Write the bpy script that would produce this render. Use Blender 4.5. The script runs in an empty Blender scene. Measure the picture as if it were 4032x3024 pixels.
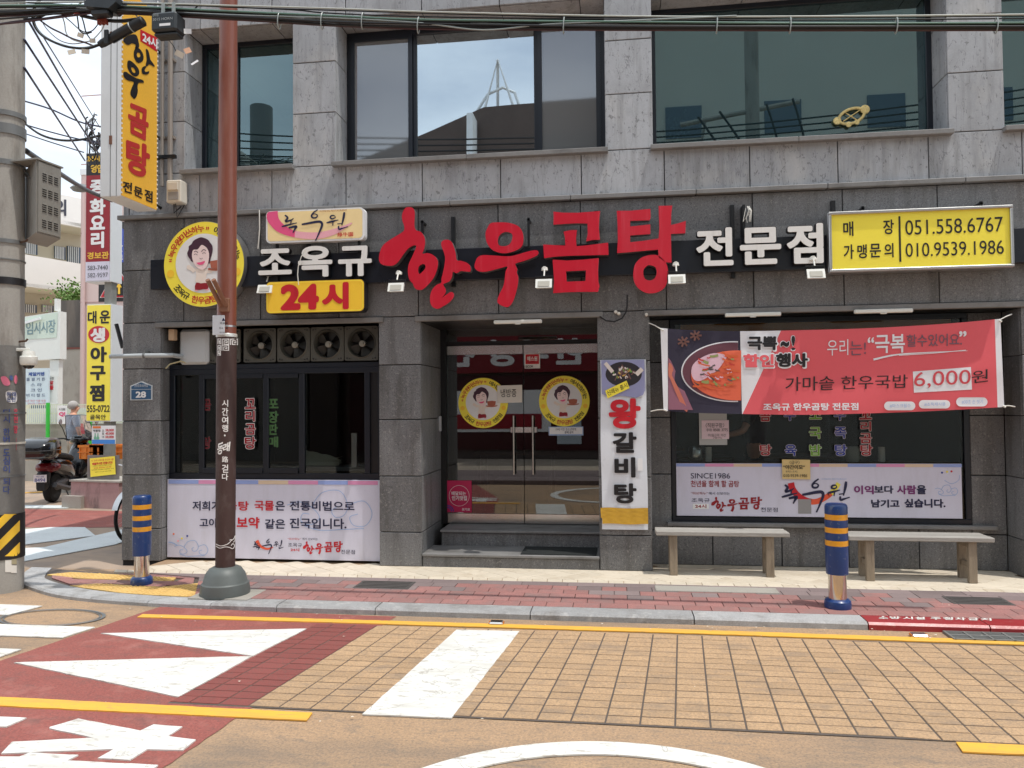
import bpy, math, random
import numpy as np
from mathutils import Vector, Matrix
from mathutils.geometry import tessellate_polygon, delaunay_2d_cdt
R = math.radians
rnd = random.Random(7)
SC = bpy.context.scene
COL = SC.collection
# ------------------------------------------------------------------ camera, sky, sun, exposure
FPX, CX, CY = 3028.0, 2016.0, 1512.0
yaw, pitch, roll = R(7.8), R(1.55), 0.0085
CAM = Vector((0, -8.19, 1.81))
fw = Vector((-math.sin(yaw)*math.cos(pitch), math.cos(yaw)*math.cos(pitch), math.sin(pitch)))
r0 = Vector((math.cos(yaw), math.sin(yaw), 0)); u0 = r0.cross(fw)
rt = r0*math.cos(roll) - u0*math.sin(roll); up = u0*math.cos(roll) + r0*math.sin(roll)
cd = bpy.data.cameras.new('camera'); cam = bpy.data.objects.new('camera', cd); COL.objects.link(cam)
cd.sensor_width = 36; cd.lens = FPX/4032*36; cd.clip_end = 2000; cd.clip_start = .05
M = Matrix((rt, up, -fw)).transposed().to_4x4(); M.translation = CAM; cam.matrix_world = M
SC.camera = cam
SUN = Vector((.30, -.15, 1)).normalized()
W = bpy.data.worlds.new('World'); SC.world = W; W.use_nodes = True
nt = W.node_tree; nt.nodes.clear()
def wn(t, **k):
    n = nt.nodes.new(t)
    for a, b in k.items(): setattr(n, a, b)
    return n
sky = wn('ShaderNodeTexSky', sky_type='NISHITA', sun_disc=False)
sky.sun_elevation = math.asin(SUN.z); sky.sun_rotation = math.atan2(SUN.x, SUN.y); sky.dust_density = 2.2; sky.air_density = 1.0
tc = wn('ShaderNodeTexCoord'); mp = wn('ShaderNodeMapping'); mp.inputs['Scale'].default_value = (1, 1, 2.6)
nz = wn('ShaderNodeTexNoise'); nz.inputs['Scale'].default_value = 2.1; nz.inputs['Detail'].default_value = 9; nz.inputs['Roughness'].default_value = .55
rp = wn('ShaderNodeValToRGB'); rp.color_ramp.elements[0].color = (.32, .32, .32, 1); rp.color_ramp.elements[0].position = .22; rp.color_ramp.elements[1].position = .60
mx = wn('ShaderNodeMixRGB'); mx.inputs[2].default_value = (8.2, 8.9, 9.7, 1)
bg = wn('ShaderNodeBackground'); bg.inputs['Strength'].default_value = .142; out = wn('ShaderNodeOutputWorld')
L = nt.links.new
L(tc.outputs['Generated'], mp.inputs[0]); L(mp.outputs[0], nz.inputs['Vector']); L(nz.outputs[0], rp.inputs[0])
L(rp.outputs[0], mx.inputs[0]); L(sky.outputs[0], mx.inputs[1]); L(mx.outputs[0], bg.inputs[0]); L(bg.outputs[0], out.inputs[0])
sl = bpy.data.lights.new('sun', 'SUN'); sl.energy = 2.75; sl.angle = R(.55); sl.color = (1, .955, .89)
so = bpy.data.objects.new('sun', sl); COL.objects.link(so); so.rotation_euler = SUN.to_track_quat('Z', 'Y').to_euler(); so.location = (3, -3, 12)
vs = SC.view_settings; vs.view_transform = 'Standard'; vs.look = 'None'; vs.exposure = 0.12; vs.gamma = 1; vs.use_curve_mapping = False
SC.cycles.max_bounces = 8; SC.cycles.transparent_max_bounces = 16; SC.cycles.use_denoising = True
# ------------------------------------------------------------------ survey helpers: a sighting in the photograph -> a point on a real plane
FR = dict(o=(0, 0, 1), z1=(0, 0, 2.212), z2=(0, 700, 2.074), z3=(0, 1450, 1.843), z4=(600, 780, 2.4578), z5=(1450, 780, 1.7015), z6=(2650, 750, 1.6006),
          z7=(600, 1200, 1.508), z8=(1650, 1200, 1.508), zb=(2500, 1200, 1.444), zc=(2500, 1600, 1.444), zd=(2640, 1640, 2.572), zg=(0, 2200, 1.7015),
          zh=(1200, 2200, 1.58), zi=(2500, 2200, 1.444), zu=(600, 0, 1.952), zv=(1300, 0, 1.58), zw=(2500, 0, 1.444), zm=(60, 1550, 3.53), zq=(0, 0, 3.16), zl=(800, 1200, 5.53), zk=(3300, 2380, 3.0219))
def ray(x, y, f='o'):
    ox, oy, s = FR[f]; x = ox + x/s; y = oy + y/s
    return fw + rt*((x-CX)/FPX) - up*((y-CY)/FPX)
def P(x, y, ax, c, f='o'):
    d = ray(x, y, f); return CAM + d*((c-CAM[ax])/d[ax])
def PD(x, y, depth, f='o'): return CAM + ray(x, y, f)*depth
def PV(x, y, o, n, f='o'):
    d = ray(x, y, f); return CAM + d*((o-CAM).dot(n)/d.dot(n))
def XZ(x, y, Y, f='o'):
    p = P(x, y, 1, Y, f); return p.x, p.z
# ------------------------------------------------------------------ materials
def lin(r, g=None, b=None):
    if g is None: r, g, b = r
    t = lambda v: ((v/255+.055)/1.055)**2.4 if v > 10.3 else v/255/12.92
    return (t(r), t(g), t(b), 1)
MC = {}
def mat(name, col, rough=.6, metal=0., var=.12, vs=6., fine=.06, fs=60., bump=0., bs=40., rand=0., spec=.5, coat=0., emit=0, stretch=None, trans=0):
    if name in MC: return MC[name]
    m = bpy.data.materials.new(name); m.use_nodes = True; t = m.node_tree; n = t.nodes; l = t.links.new
    b = n['Principled BSDF']; b.inputs['Roughness'].default_value = rough; b.inputs['Metallic'].default_value = metal
    b.inputs['Specular IOR Level'].default_value = spec; b.inputs['Coat Weight'].default_value = coat
    if emit: b.inputs['Emission Color'].default_value = col; b.inputs['Emission Strength'].default_value = emit
    g = n.new('ShaderNodeNewGeometry'); oi = n.new('ShaderNodeObjectInfo')
    ad = n.new('ShaderNodeVectorMath'); ad.operation = 'ADD'; l(g.outputs['Position'], ad.inputs[0])
    mu = n.new('ShaderNodeMath'); mu.operation = 'MULTIPLY'; mu.inputs[1].default_value = 37.0 if rand else 0.; l(oi.outputs['Random'], mu.inputs[0]); l(mu.outputs[0], ad.inputs[1])
    vec = ad.outputs[0]
    if stretch:
        mp = n.new('ShaderNodeMapping'); mp.inputs['Scale'].default_value = stretch; l(vec, mp.inputs[0]); vec = mp.outputs[0]
    def noise(s, d=4, r=.6):
        q = n.new('ShaderNodeTexNoise'); q.inputs['Scale'].default_value = s; q.inputs['Detail'].default_value = d; q.inputs['Roughness'].default_value = r; l(vec, q.inputs['Vector']); return q.outputs[0]
    def math_(op, a, b_):
        q = n.new('ShaderNodeMath'); q.operation = op
        for i, v in enumerate((a, b_)):
            if isinstance(v, (int, float)): q.inputs[i].default_value = v
            else: l(v, q.inputs[i])
        return q.outputs[0]
    k = math_('MULTIPLY_ADD', noise(vs), var*2); k.node.inputs[2].default_value = 1-var
    k2 = math_('MULTIPLY_ADD', noise(fs, 2, .7), fine*4); k2.node.inputs[2].default_value = 1-2*fine
    k = math_('MULTIPLY', k, k2)
    if rand:
        k3 = math_('MULTIPLY_ADD', oi.outputs['Random'], rand*2); k3.node.inputs[2].default_value = 1-rand
        k = math_('MULTIPLY', k, k3)
    vm = n.new('ShaderNodeVectorMath'); vm.operation = 'SCALE'; vm.inputs[0].default_value = col[:3]; l(k, vm.inputs['Scale'])
    l(vm.outputs[0], b.inputs['Base Color'])
    if bump:
        bp = n.new('ShaderNodeBump'); bp.inputs['Strength'].default_value = bump; bp.inputs['Distance'].default_value = .01
        l(noise(bs, 5, .65), bp.inputs['Height']); l(bp.outputs[0], b.inputs['Normal'])
    rr = math_('MULTIPLY_ADD', noise(vs*2.3), .2); rr.node.inputs[2].default_value = rough-.1; l(rr, b.inputs['Roughness'])
    m['vec'] = 1; MC[name] = m
    return m
def layer(m, kind, col, scale, lo, hi, amount=1., stretch=(1, 1, 1), det=3, dist=0.):
    """mix a second colour over a material by a thresholded texture (veins, pits, stains)"""
    t = m.node_tree; n = t.nodes; l = t.links.new; b = n['Principled BSDF']
    src = b.inputs['Base Color'].links[0].from_socket
    g = n.new('ShaderNodeNewGeometry'); oi = n.new('ShaderNodeObjectInfo'); ad = n.new('ShaderNodeVectorMath'); ad.operation = 'ADD'
    mu = n.new('ShaderNodeMath'); mu.operation = 'MULTIPLY'; mu.inputs[1].default_value = 21.; l(oi.outputs['Random'], mu.inputs[0]); l(g.outputs['Position'], ad.inputs[0]); l(mu.outputs[0], ad.inputs[1])
    mp = n.new('ShaderNodeMapping'); mp.inputs['Scale'].default_value = stretch; l(ad.outputs[0], mp.inputs[0])
    if kind == 'vein':
        q = n.new('ShaderNodeTexNoise'); q.inputs['Scale'].default_value = scale; q.inputs['Detail'].default_value = det; q.inputs['Distortion'].default_value = dist; l(mp.outputs[0], q.inputs['Vector'])
        a = n.new('ShaderNodeMath'); a.operation = 'SUBTRACT'; a.inputs[1].default_value = .5; l(q.outputs[0], a.inputs[0])
        a2 = n.new('ShaderNodeMath'); a2.operation = 'ABSOLUTE'; l(a.outputs[0], a2.inputs[0]); v = a2.outputs[0]
    elif kind == 'noise':
        q = n.new('ShaderNodeTexNoise'); q.inputs['Scale'].default_value = scale; q.inputs['Detail'].default_value = det; q.inputs['Roughness'].default_value = .65; l(mp.outputs[0], q.inputs['Vector']); v = q.outputs[0]
    else:
        q = n.new('ShaderNodeTexVoronoi'); q.inputs['Scale'].default_value = scale; l(mp.outputs[0], q.inputs['Vector']); v = q.outputs['Distance']
    mr = n.new('ShaderNodeMapRange'); mr.inputs[1].default_value = lo; mr.inputs[2].default_value = hi; mr.inputs[3].default_value = amount if kind != 'noise' else 0; mr.inputs[4].default_value = 0 if kind != 'noise' else amount
    l(v, mr.inputs[0]); mi = n.new('ShaderNodeMixRGB'); mi.inputs[2].default_value = col; l(mr.outputs[0], mi.inputs[0]); l(src, mi.inputs[1]); l(mi.outputs[0], b.inputs['Base Color'])
    return m
def glass(name, tint, base=.06, k=1., rough=0., gloss=(1, 1, 1, 1), haze=None, hz=0.):
    if name in MC: return MC[name]
    m = bpy.data.materials.new(name); m.use_nodes = True; t = m.node_tree; n = t.nodes; l = t.links.new; n.clear()
    tr = n.new('ShaderNodeBsdfTransparent'); tr.inputs[0].default_value = tint; gl = n.new('ShaderNodeBsdfGlossy'); gl.inputs['Roughness'].default_value = rough; gl.inputs['Color'].default_value = gloss
    # a little waviness of the sheet
    g = n.new('ShaderNodeNewGeometry'); q = n.new('ShaderNodeTexNoise'); q.inputs['Scale'].default_value = .8; q.inputs['Detail'].default_value = 1; l(g.outputs['Position'], q.inputs['Vector'])
    bp = n.new('ShaderNodeBump'); bp.inputs['Strength'].default_value = .035; bp.inputs['Distance'].default_value = .02; l(q.outputs[0], bp.inputs['Height']); l(bp.outputs[0], gl.inputs['Normal'])
    fr = n.new('ShaderNodeFresnel'); fr.inputs[0].default_value = 1.5
    mu = n.new('ShaderNodeMath'); mu.operation = 'MULTIPLY_ADD'; mu.inputs[1].default_value = k; mu.inputs[2].default_value = base; mu.use_clamp = True; l(fr.outputs[0], mu.inputs[0])
    mi = n.new('ShaderNodeMixShader'); l(mu.outputs[0], mi.inputs[0]); l(tr.outputs[0], mi.inputs[1]); l(gl.outputs[0], mi.inputs[2]); last = mi.outputs[0]
    if haze:
        df = n.new('ShaderNodeBsdfDiffuse'); df.inputs[0].default_value = haze; m2 = n.new('ShaderNodeMixShader'); m2.inputs[0].default_value = hz; l(last, m2.inputs[1]); l(df.outputs[0], m2.inputs[2]); last = m2.outputs[0]
    o = n.new('ShaderNodeOutputMaterial'); l(last, o.inputs[0]); MC[name] = m
    return m
def flat(name, rgb, rough=.5, **k):
    k.setdefault('var', .05); k.setdefault('fine', .02)
    return mat(name, lin(*rgb), rough, **k)
# ------------------------------------------------------------------ mesh kit
ORI = {}
def tag(o, label=None, cat=None, group=None, kind=None):
    if label: o['label'] = label
    if cat: o['category'] = cat
    if group: o['group'] = group
    if kind: o['kind'] = kind
    return o
def root(name, loc, label=None, cat=None, group=None, kind=None):
    o = bpy.data.objects.new(name, None); COL.objects.link(o); o.location = loc; o.empty_display_size = .1
    ORI[o] = Vector(loc); return tag(o, label, cat, group, kind)
class MB:
    def __init__(s): s.v = []; s.f = []; s.m = []; s.cur = 0
    def add(s, vs, fs):
        b = len(s.v); s.v += [tuple(v) for v in vs]; s.f += [tuple(b+i for i in f) for f in fs]; s.m += [s.cur]*len(fs); return s
    def box(s, x0, x1, y0, y1, z0, z1, c=0.):
        x0, x1 = sorted((x0, x1)); y0, y1 = sorted((y0, y1)); z0, z1 = sorted((z0, z1))
        if c <= 0:
            v = [(x, y, z) for z in (z0, z1) for y in (y0, y1) for x in (x0, x1)]
            return s.add(v, [(0, 2, 3, 1), (4, 5, 7, 6), (0, 1, 5, 4), (2, 6, 7, 3), (0, 4, 6, 2), (1, 3, 7, 5)])
        c = min(c, (x1-x0)/2.1, (y1-y0)/2.1, (z1-z0)/2.1); X = (x0, x1); Y = (y0, y1); Z = (z0, z1); v = []; ix = {}
        for i in (0, 1):
            for j in (0, 1):
                for k in (0, 1):
                    sx, sy, sz = (1-2*i)*c, (1-2*j)*c, (1-2*k)*c
                    for a, d in enumerate(((0, sy, sz), (sx, 0, sz), (sx, sy, 0))):
                        ix[i, j, k, a] = len(v); v.append((X[i]+d[0], Y[j]+d[1], Z[k]+d[2]))
        F = []
        q = lambda a, n: [ix[p+(a,)] for p in n]
        for i in (0, 1): F.append(q(0, [(i, 0, 0), (i, 1, 0), (i, 1, 1), (i, 0, 1)][::(1 if i else -1)]))
        for j in (0, 1): F.append(q(1, [(0, j, 0), (0, j, 1), (1, j, 1), (1, j, 0)][::(1 if j else -1)]))
        for k in (0, 1): F.append(q(2, [(0, 0, k), (1, 0, k), (1, 1, k), (0, 1, k)][::(1 if k else -1)]))
        for i in (0, 1):
            for j in (0, 1): F.append([ix[i, j, 0, 0], ix[i, j, 1, 0], ix[i, j, 1, 1], ix[i, j, 0, 1]])
            for k in (0, 1): F.append([ix[i, 0, k, 0], ix[i, 1, k, 0], ix[i, 1, k, 2], ix[i, 0, k, 2]])
        for j in (0, 1):
            for k in (0, 1): F.append([ix[0, j, k, 1], ix[1, j, k, 1], ix[1, j, k, 2], ix[0, j, k, 2]])
        for i in (0, 1):
            for j in (0, 1):
                for k in (0, 1): F.append([ix[i, j, k, 0], ix[i, j, k, 1], ix[i, j, k, 2]])
        return s.add(v, F)
    def tube(s, pts, r, n=8, cap=True, closed=False):
        pts = [Vector(p) for p in pts]; rs = r if isinstance(r, (list, tuple)) else [r]*len(pts); V = []; F = []; N = len(pts); pn = None
        for i, p in enumerate(pts):
            a = pts[(i-1) % N] if (i or closed) else p; b = pts[(i+1) % N] if (i < N-1 or closed) else p
            t = (b-a).normalized()
            if pn is None: pn = t.orthogonal().normalized()
            else:
                pn = pn - t*pn.dot(t); pn = pn.normalized() if pn.length > 1e-6 else t.orthogonal().normalized()
            q = t.cross(pn)
            for k in range(n):
                an = 2*math.pi*k/n; V.append(p + (pn*math.cos(an)+q*math.sin(an))*rs[i])
        for i in range(N if closed else N-1):
            for k in range(n):
                j = (i+1) % N; F.append((i*n+k, i*n+(k+1) % n, j*n+(k+1) % n, j*n+k))
        if cap and not closed: F.append(tuple(range(n))[::-1]); F.append(tuple((N-1)*n+k for k in range(n)))
        return s.add(V, F)
    def lathe(s, c, prof, n=24, ax='z', sx=1, sy=1, cap=True):
        V = []; F = []; c = Vector(c)
        for r, z in prof:
            for k in range(n):
                a = 2*math.pi*k/n; x, y = r*math.cos(a)*sx, r*math.sin(a)*sy
                V.append(c + (Vector((x, y, z)) if ax == 'z' else Vector((x, z, -y)) if ax == 'y' else Vector((z, x, y))))
        for i in range(len(prof)-1):
            for k in range(n): F.append((i*n+k, i*n+(k+1) % n, (i+1)*n+(k+1) % n, (i+1)*n+k))
        if cap and prof[0][0] > 1e-5: F.append(tuple(range(n))[::-1])
        if cap and prof[-1][0] > 1e-5: F.append(tuple((len(prof)-1)*n+k for k in range(n)))
        return s.add(V, F)
    def poly(s, loops, d=None):
        """loops of 3-D points in one plane; extruded by the vector d when given"""
        loops = [[Vector(p) for p in lp] for lp in loops]; tri = tessellate_polygon(loops); V = [p for lp in loops for p in lp]; n = len(V)
        if d is None: return s.add(V, [tuple(t) for t in tri])
        d = Vector(d); V2 = V + [p+d for p in V]; F = [tuple(t) for t in tri] + [tuple(i+n for i in reversed(t)) for t in tri]; b = 0
        for lp in loops:
            k = len(lp)
            for i in range(k): F.append((b+i, b+(i+1) % k, n+b+(i+1) % k, n+b+i))
            b += k
        return s.add(V2, F)
    def quads(s, fn, nu, nv):
        V = [fn(i/nu, j/nv) for j in range(nv+1) for i in range(nu+1)]
        return s.add(V, [(j*(nu+1)+i, j*(nu+1)+i+1, (j+1)*(nu+1)+i+1, (j+1)*(nu+1)+i) for j in range(nv) for i in range(nu)])
    def build(s, name, m, parent=None, smooth=False, label=None, cat=None, group=None, kind=None, ang=35, recalc=True):
        me = bpy.data.meshes.new(name); o = ORI.get(parent, Vector((0, 0, 0))) if parent else Vector((0, 0, 0))
        if not parent and s.v:
            a = np.array(s.v); c = (a.min(0)+a.max(0))/2; o = Vector((c[0], c[1], a[:, 2].min()))
        me.from_pydata([(v[0]-o.x, v[1]-o.y, v[2]-o.z) for v in s.v], [], s.f)
        for x in (m if isinstance(m, (list, tuple)) else [m]): me.materials.append(x)
        if isinstance(m, (list, tuple)): me.polygons.foreach_set('material_index', s.m)
        if recalc:
            import bmesh
            b = bmesh.new(); b.from_mesh(me); bmesh.ops.recalc_face_normals(b, faces=b.faces); b.to_mesh(me); b.free()
        if smooth:
            me.polygons.foreach_set('use_smooth', [True]*len(me.polygons)); me.set_sharp_from_angle(angle=R(ang))
        ob = bpy.data.objects.new(name, me); COL.objects.link(ob)
        if parent: ob.parent = parent; ORI[ob] = o
        else: ob.location = o; ORI[ob] = o
        return tag(ob, label, cat, group, kind)
def piece(name, mesh, world, parent, rz=0.):
    o = bpy.data.objects.new(name, mesh); COL.objects.link(o); o.parent = parent; o.location = Vector(world)-ORI[parent]; o.rotation_euler.z = rz; return o
def copy_tree(src, loc=None, rz=None, **tags):
    r_ = src.copy(); COL.objects.link(r_)
    def kids(a, b):
        for c in list(a.children):
            k = c.copy(); COL.objects.link(k); k.parent = b; kids(c, k)
    kids(src, r_)
    if loc is not None: r_.location = loc
    if rz is not None: r_.rotation_euler.z = rz
    return tag(r_, **tags)
def cbox_mesh(cache, m, w, d, h, c):
    k = (m.name, round(w, 3), round(d, 3), round(h, 3))
    if k not in cache:
        b = MB().box(-w/2, w/2, 0, d, -h/2, h/2, c); me = bpy.data.meshes.new('slab'); me.from_pydata(b.v, [], b.f); me.materials.append(m)
        import bmesh
        q = bmesh.new(); q.from_mesh(me); bmesh.ops.recalc_face_normals(q, faces=q.faces); q.to_mesh(me); q.free(); cache[k] = me
    return cache[k]
# ------------------------------------------------------------------ lettering
TXT = {}
TSC = bpy.data.scenes.new('lettering_workbench')
_c = bpy.data.curves.new('t', 'FONT'); _c.size = 1; _c.resolution_u = 4; TOB = bpy.data.objects.new('t', _c); TSC.collection.objects.link(TOB)
def tmesh(s, bold=0.):
    k = (s, bold)
    if k in TXT: return TXT[k]
    if bold <= .004: return tmesh_raw(s)
    # a bold face: every outline edge widened and merged with the letter into one clean flat shape
    v, f, sz = tmesh_raw(s); v = v*sz; es = {(q[i], q[(i+1) % len(q)]) for q in f for i in range(len(q))}; es = [e for e in es if (e[1], e[0]) not in es]
    V = [Vector(p) for p in v]; F = []; a0 = p0 = 0
    for q in f:
        ar = sum(v[q[i]][0]*v[q[(i+1) % len(q)]][1]-v[q[(i+1) % len(q)]][0]*v[q[i]][1] for i in range(len(q)))/2; a0 += abs(ar)
        if abs(ar) > 1e-7: F.append(list(q) if ar > 0 else list(q)[::-1])
    p0 = sum(math.hypot(*(v[a]-v[b])) for a, b in es)
    for a, b in es:
        p, q = Vector(v[a]), Vector(v[b]); d = q-p
        if d.length < 1e-5: continue
        d = d.normalized()*bold; n = Vector((-d.y, d.x)); k0 = len(V); sq = .42
        V += [p-n, q-n, q-n*sq+d*.9, q+n*sq+d*.9, q+n, p+n, p+n*sq-d*.9, p-n*sq-d*.9]; F.append(list(range(k0, k0+8)))
    ov, oe, of, _v, _e, src = delaunay_2d_cdt(V, [], F, 0, 1e-5); of = [q for q, s_ in zip(of, src) if s_]
    ov = np.array([(p.x, p.y) for p in ov]); lo, hi = ov.min(0), ov.max(0); 
    ar = sum(abs(sum(ov[q[i]][0]*ov[q[(i+1) % len(q)]][1]-ov[q[(i+1) % len(q)]][0]*ov[q[i]][1] for i in range(len(q))))/2 for q in of)
    if ar > (a0+p0*bold)*1.12: print('BOLD FALLBACK', s, bold); TXT[k] = tmesh_raw(s); return TXT[k]
    TXT[k] = ((ov-lo)/np.maximum(hi-lo, 1e-6), [tuple(q) for q in of], hi-lo)
    return TXT[k]
def tmesh_raw(s, bold=0.):
    k = (s, bold, 'raw') if bold > 0 else (s, bold)
    if k not in TXT:
        o = TOB; c = o.data; c.body = s; c.offset = bold; TSC.view_layers[0].update()
        me = bpy.data.meshes.new_from_object(o.evaluated_get(TSC.view_layers[0].depsgraph))
        v = np.array([(p.co.x, p.co.y) for p in me.vertices]) if len(me.vertices) else np.zeros((1, 2)); f = [tuple(p.vertices) for p in me.polygons]
        bpy.data.meshes.remove(me)
        lo, hi = v.min(0), v.max(0); TXT[k] = ((v-lo)/np.maximum(hi-lo, 1e-6), f, (hi-lo))
    return TXT[k]
def put(mb, s, fn, bold=0., depth=None, ext=None):
    """fn(u,v)->point on the real surface (v up); ext: vector to give the letters depth"""
    v, f, _ = tmesh(s, bold); V = [Vector(fn(a, b)) for a, b in v]
    if ext is None: return mb.add(V, f)
    ext = Vector(ext); n = len(V); cnt = {}
    for q in f:
        for i in range(len(q)):
            e = (q[i], q[(i+1) % len(q)]); cnt[e] = 1
    side = [(a, b, b+n, a+n) for a, b in cnt if (b, a) not in cnt]
    return mb.add(V+[p+ext for p in V], list(f)+[tuple(i+n for i in q[::-1]) for q in f]+side)
def T(mb, s, f, x0, y0, x1, y1, Y, bold=.02, ext=None):
    ym = (y0+y1)/2; xm = (x0+x1)/2; a = P(x0, ym, 1, Y, f).x; b = P(x1, ym, 1, Y, f).x; zt = P(xm, y0, 1, Y, f).z; zb_ = P(xm, y1, 1, Y, f).z
    return put(mb, s, lambda u, v: (a+(b-a)*u, Y, zb_+(zt-zb_)*v), bold, ext=ext)
def TQ(mb, s, pt, TL, TR, BR, BL, bold=.02):
    """text in any quadrilateral sighted in the photo, laid on the surface pt(x,y)"""
    def fn(u, v):
        v = 1-v; x = (TL[0]*(1-u)+TR[0]*u)*(1-v)+(BL[0]*(1-u)+BR[0]*u)*v; y = (TL[1]*(1-u)+TR[1]*u)*(1-v)+(BL[1]*(1-u)+BR[1]*u)*v; return pt(x, y)
    return put(mb, s, fn, bold)
def TV(mb, s, f, x0, x1, y0, y1, Y, bold=.02, gap=.12, ext=None):
    n = len(s); h = (y1-y0)/(n-gap)
    for i, ch in enumerate(s): T(mb, ch, f, x0, y0+h*i, x1, y0+h*(i+1-gap), Y, bold, ext)
def rect(mb, f, x0, y0, x1, y1, Y, th=0.):
    a, b = XZ(x0, (y0+y1)/2, Y, f)[0], XZ(x1, (y0+y1)/2, Y, f)[0]; zt = XZ((x0+x1)/2, y0, Y, f)[1]; z0 = XZ((x0+x1)/2, y1, Y, f)[1]
    if th: return mb.box(a, b, Y, Y+th, z0, zt)
    return mb.add([(a, Y, z0), (b, Y, z0), (b, Y, zt), (a, Y, zt)], [(0, 1, 2, 3)])
def stroke(mb, pts, w, pt, n=6, ext=None):
    """brush stroke: a polyline widened in sighted units and laid on a surface"""
    pts = smooth(pts, n); L_ = []; R_ = []; N = len(pts)
    for i, (x, y) in enumerate(pts):
        a = pts[max(i-1, 0)]; b = pts[min(i+1, N-1)]; dx, dy = b[0]-a[0], b[1]-a[1]; d = math.hypot(dx, dy) or 1; ww = w(i/(N-1)) if callable(w) else w
        nx, ny = -dy/d*ww/2, dx/d*ww/2; L_.append((x+nx, y+ny)); R_.append((x-nx, y-ny))
    V = [pt(*p) for p in L_]+[pt(*p) for p in R_]; F = [(i, i+1, N+i+1, N+i) for i in range(N-1)]
    return mb.add(V, F)
def smooth(p, n=6):
    if len(p) < 3: return p
    o = []; p = [tuple(q) for q in p]; q = [p[0]]+p+[p[-1]]
    for i in range(1, len(q)-2):
        for k in range(n):
            t = k/n; o.append(tuple(.5*((2*b)+(-a+c)*t+(2*a-5*b+4*c-d)*t*t+(-a+3*b-3*c+d)*t**3) for a, b, c, d in zip(q[i-1], q[i], q[i+1], q[i+2])))
    return o+[p[-1]]
def closed(p, n=4):
    N = len(p); o = []
    for i in range(N):
        a, b, c, d = p[i-1], p[i], p[(i+1) % N], p[(i+2) % N]
        for k in range(n):
            t = k/n; o.append(tuple(.5*((2*B)+(-A+C)*t+(2*A-5*B+4*C-D)*t*t+(-A+3*B-3*C+D)*t**3) for A, B, C, D in zip(a, b, c, d)))
    return o
def ell(cx, cy, rx, ry, n=32, a0=0, a1=2*math.pi): return [(cx+rx*math.cos(a0+(a1-a0)*i/n), cy+ry*math.sin(a0+(a1-a0)*i/n)) for i in range(n + (a1-a0 < 6.2))]
def onY(f, Y): return lambda x, y: P(x, y, 1, Y, f)
def onG(f, z=0.): return lambda x, y: P(x, y, 2, z, f)
def shp(mb, pts, pt, d=None): return mb.poly([[pt(*p) for p in pts]], d)
def clip(poly, A, B):
    """keep the part of poly left of the line A->B"""
    o = []; s = lambda p: (B[0]-A[0])*(p[1]-A[1])-(B[1]-A[1])*(p[0]-A[0])
    for i, p in enumerate(poly):
        q = poly[(i+1) % len(poly)]; a, b = s(p), s(q)
        if a >= 0: o.append(p)
        if a*b < 0: t = a/(a-b); o.append((p[0]+(q[0]-p[0])*t, p[1]+(q[1]-p[1])*t))
    return o
def clipc(poly, reg):
    for i in range(len(reg)):
        poly = clip(poly, reg[i], reg[(i+1) % len(reg)])
        if len(poly) < 3: return []
    return poly
def area(p): return abs(sum(p[i][0]*p[(i+1) % len(p)][1]-p[(i+1) % len(p)][0]*p[i][1] for i in range(len(p))))/2
def inset(p, g):
    c = (sum(q[0] for q in p)/len(p), sum(q[1] for q in p)/len(p)); o = []
    n = len(p); sgn = 1 if sum(p[i][0]*p[(i+1) % n][1]-p[(i+1) % n][0]*p[i][1] for i in range(n)) > 0 else -1
    for i in range(n):
        a, b, c_ = p[i-1], p[i], p[(i+1) % n]; e1 = Vector((b[0]-a[0], b[1]-a[1])); e2 = Vector((c_[0]-b[0], c_[1]-b[1]))
        if e1.length < 1e-6 or e2.length < 1e-6: o.append(b); continue
        n1 = Vector((-e1.y, e1.x)).normalized()*sgn; n2 = Vector((-e2.y, e2.x)).normalized()*sgn; m_ = (n1+n2)
        if m_.length < .3: o.append(b); continue
        m_ = m_/max(m_.length_squared/2, .35); o.append((b[0]+m_.x*g, b[1]+m_.y*g))
    return o
def tiles(polys, mats, name, parent, z0, z1, gap, pick=None, ch=.002, nmax=298):
    """each polygon becomes one laid piece with its own edges; the largest in view first"""
    polys = [p for p in polys if len(p) >= 3 and area(p) > 2e-4]
    def size(p):
        c = Vector((sum(q[0] for q in p)/len(p), sum(q[1] for q in p)/len(p), z1)); d = c-CAM; z = d.dot(fw)
        if z < .3: return 0
        x = CX+FPX*d.dot(rt)/z; y = CY-FPX*d.dot(up)/z
        return area(p)/z**3*(1 if (-60 < x < 4092 and y < 3080) else .001)
    polys.sort(key=size, reverse=True); rest = [MB() for _ in mats]
    for i, p in enumerate(polys):
        k = pick(p) if pick else 0; q = inset(p, gap/2); t = inset(p, gap/2+ch); n = len(p); c = (sum(a[0] for a in q)/n, sum(a[1] for a in q)/n)
        dz = rnd.uniform(-.0012, .0012); V = [(a, b, z0) for a, b in q]+[(a, b, z1-ch+dz) for a, b in q]+[(a, b, z1+dz) for a, b in t]
        F = [tuple(2*n+j for j in range(n))]+[(r_*n+j, r_*n+(j+1) % n, (r_+1)*n+(j+1) % n, (r_+1)*n+j) for r_ in (0, 1) for j in range(n)]
        if i < nmax:
            mb = MB().add([(a-c[0], b-c[1], h) for a, b, h in V], F); me = bpy.data.meshes.new(name); me.from_pydata(mb.v, [], mb.f); me.materials.append(mats[k]); piece(name, me, (c[0], c[1], 0), parent)
        else: rest[k].add(V, F)
    for k, mb in enumerate(rest):
        if mb.v: mb.build(name+'_field', mats[k], parent, kind='stuff')
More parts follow.
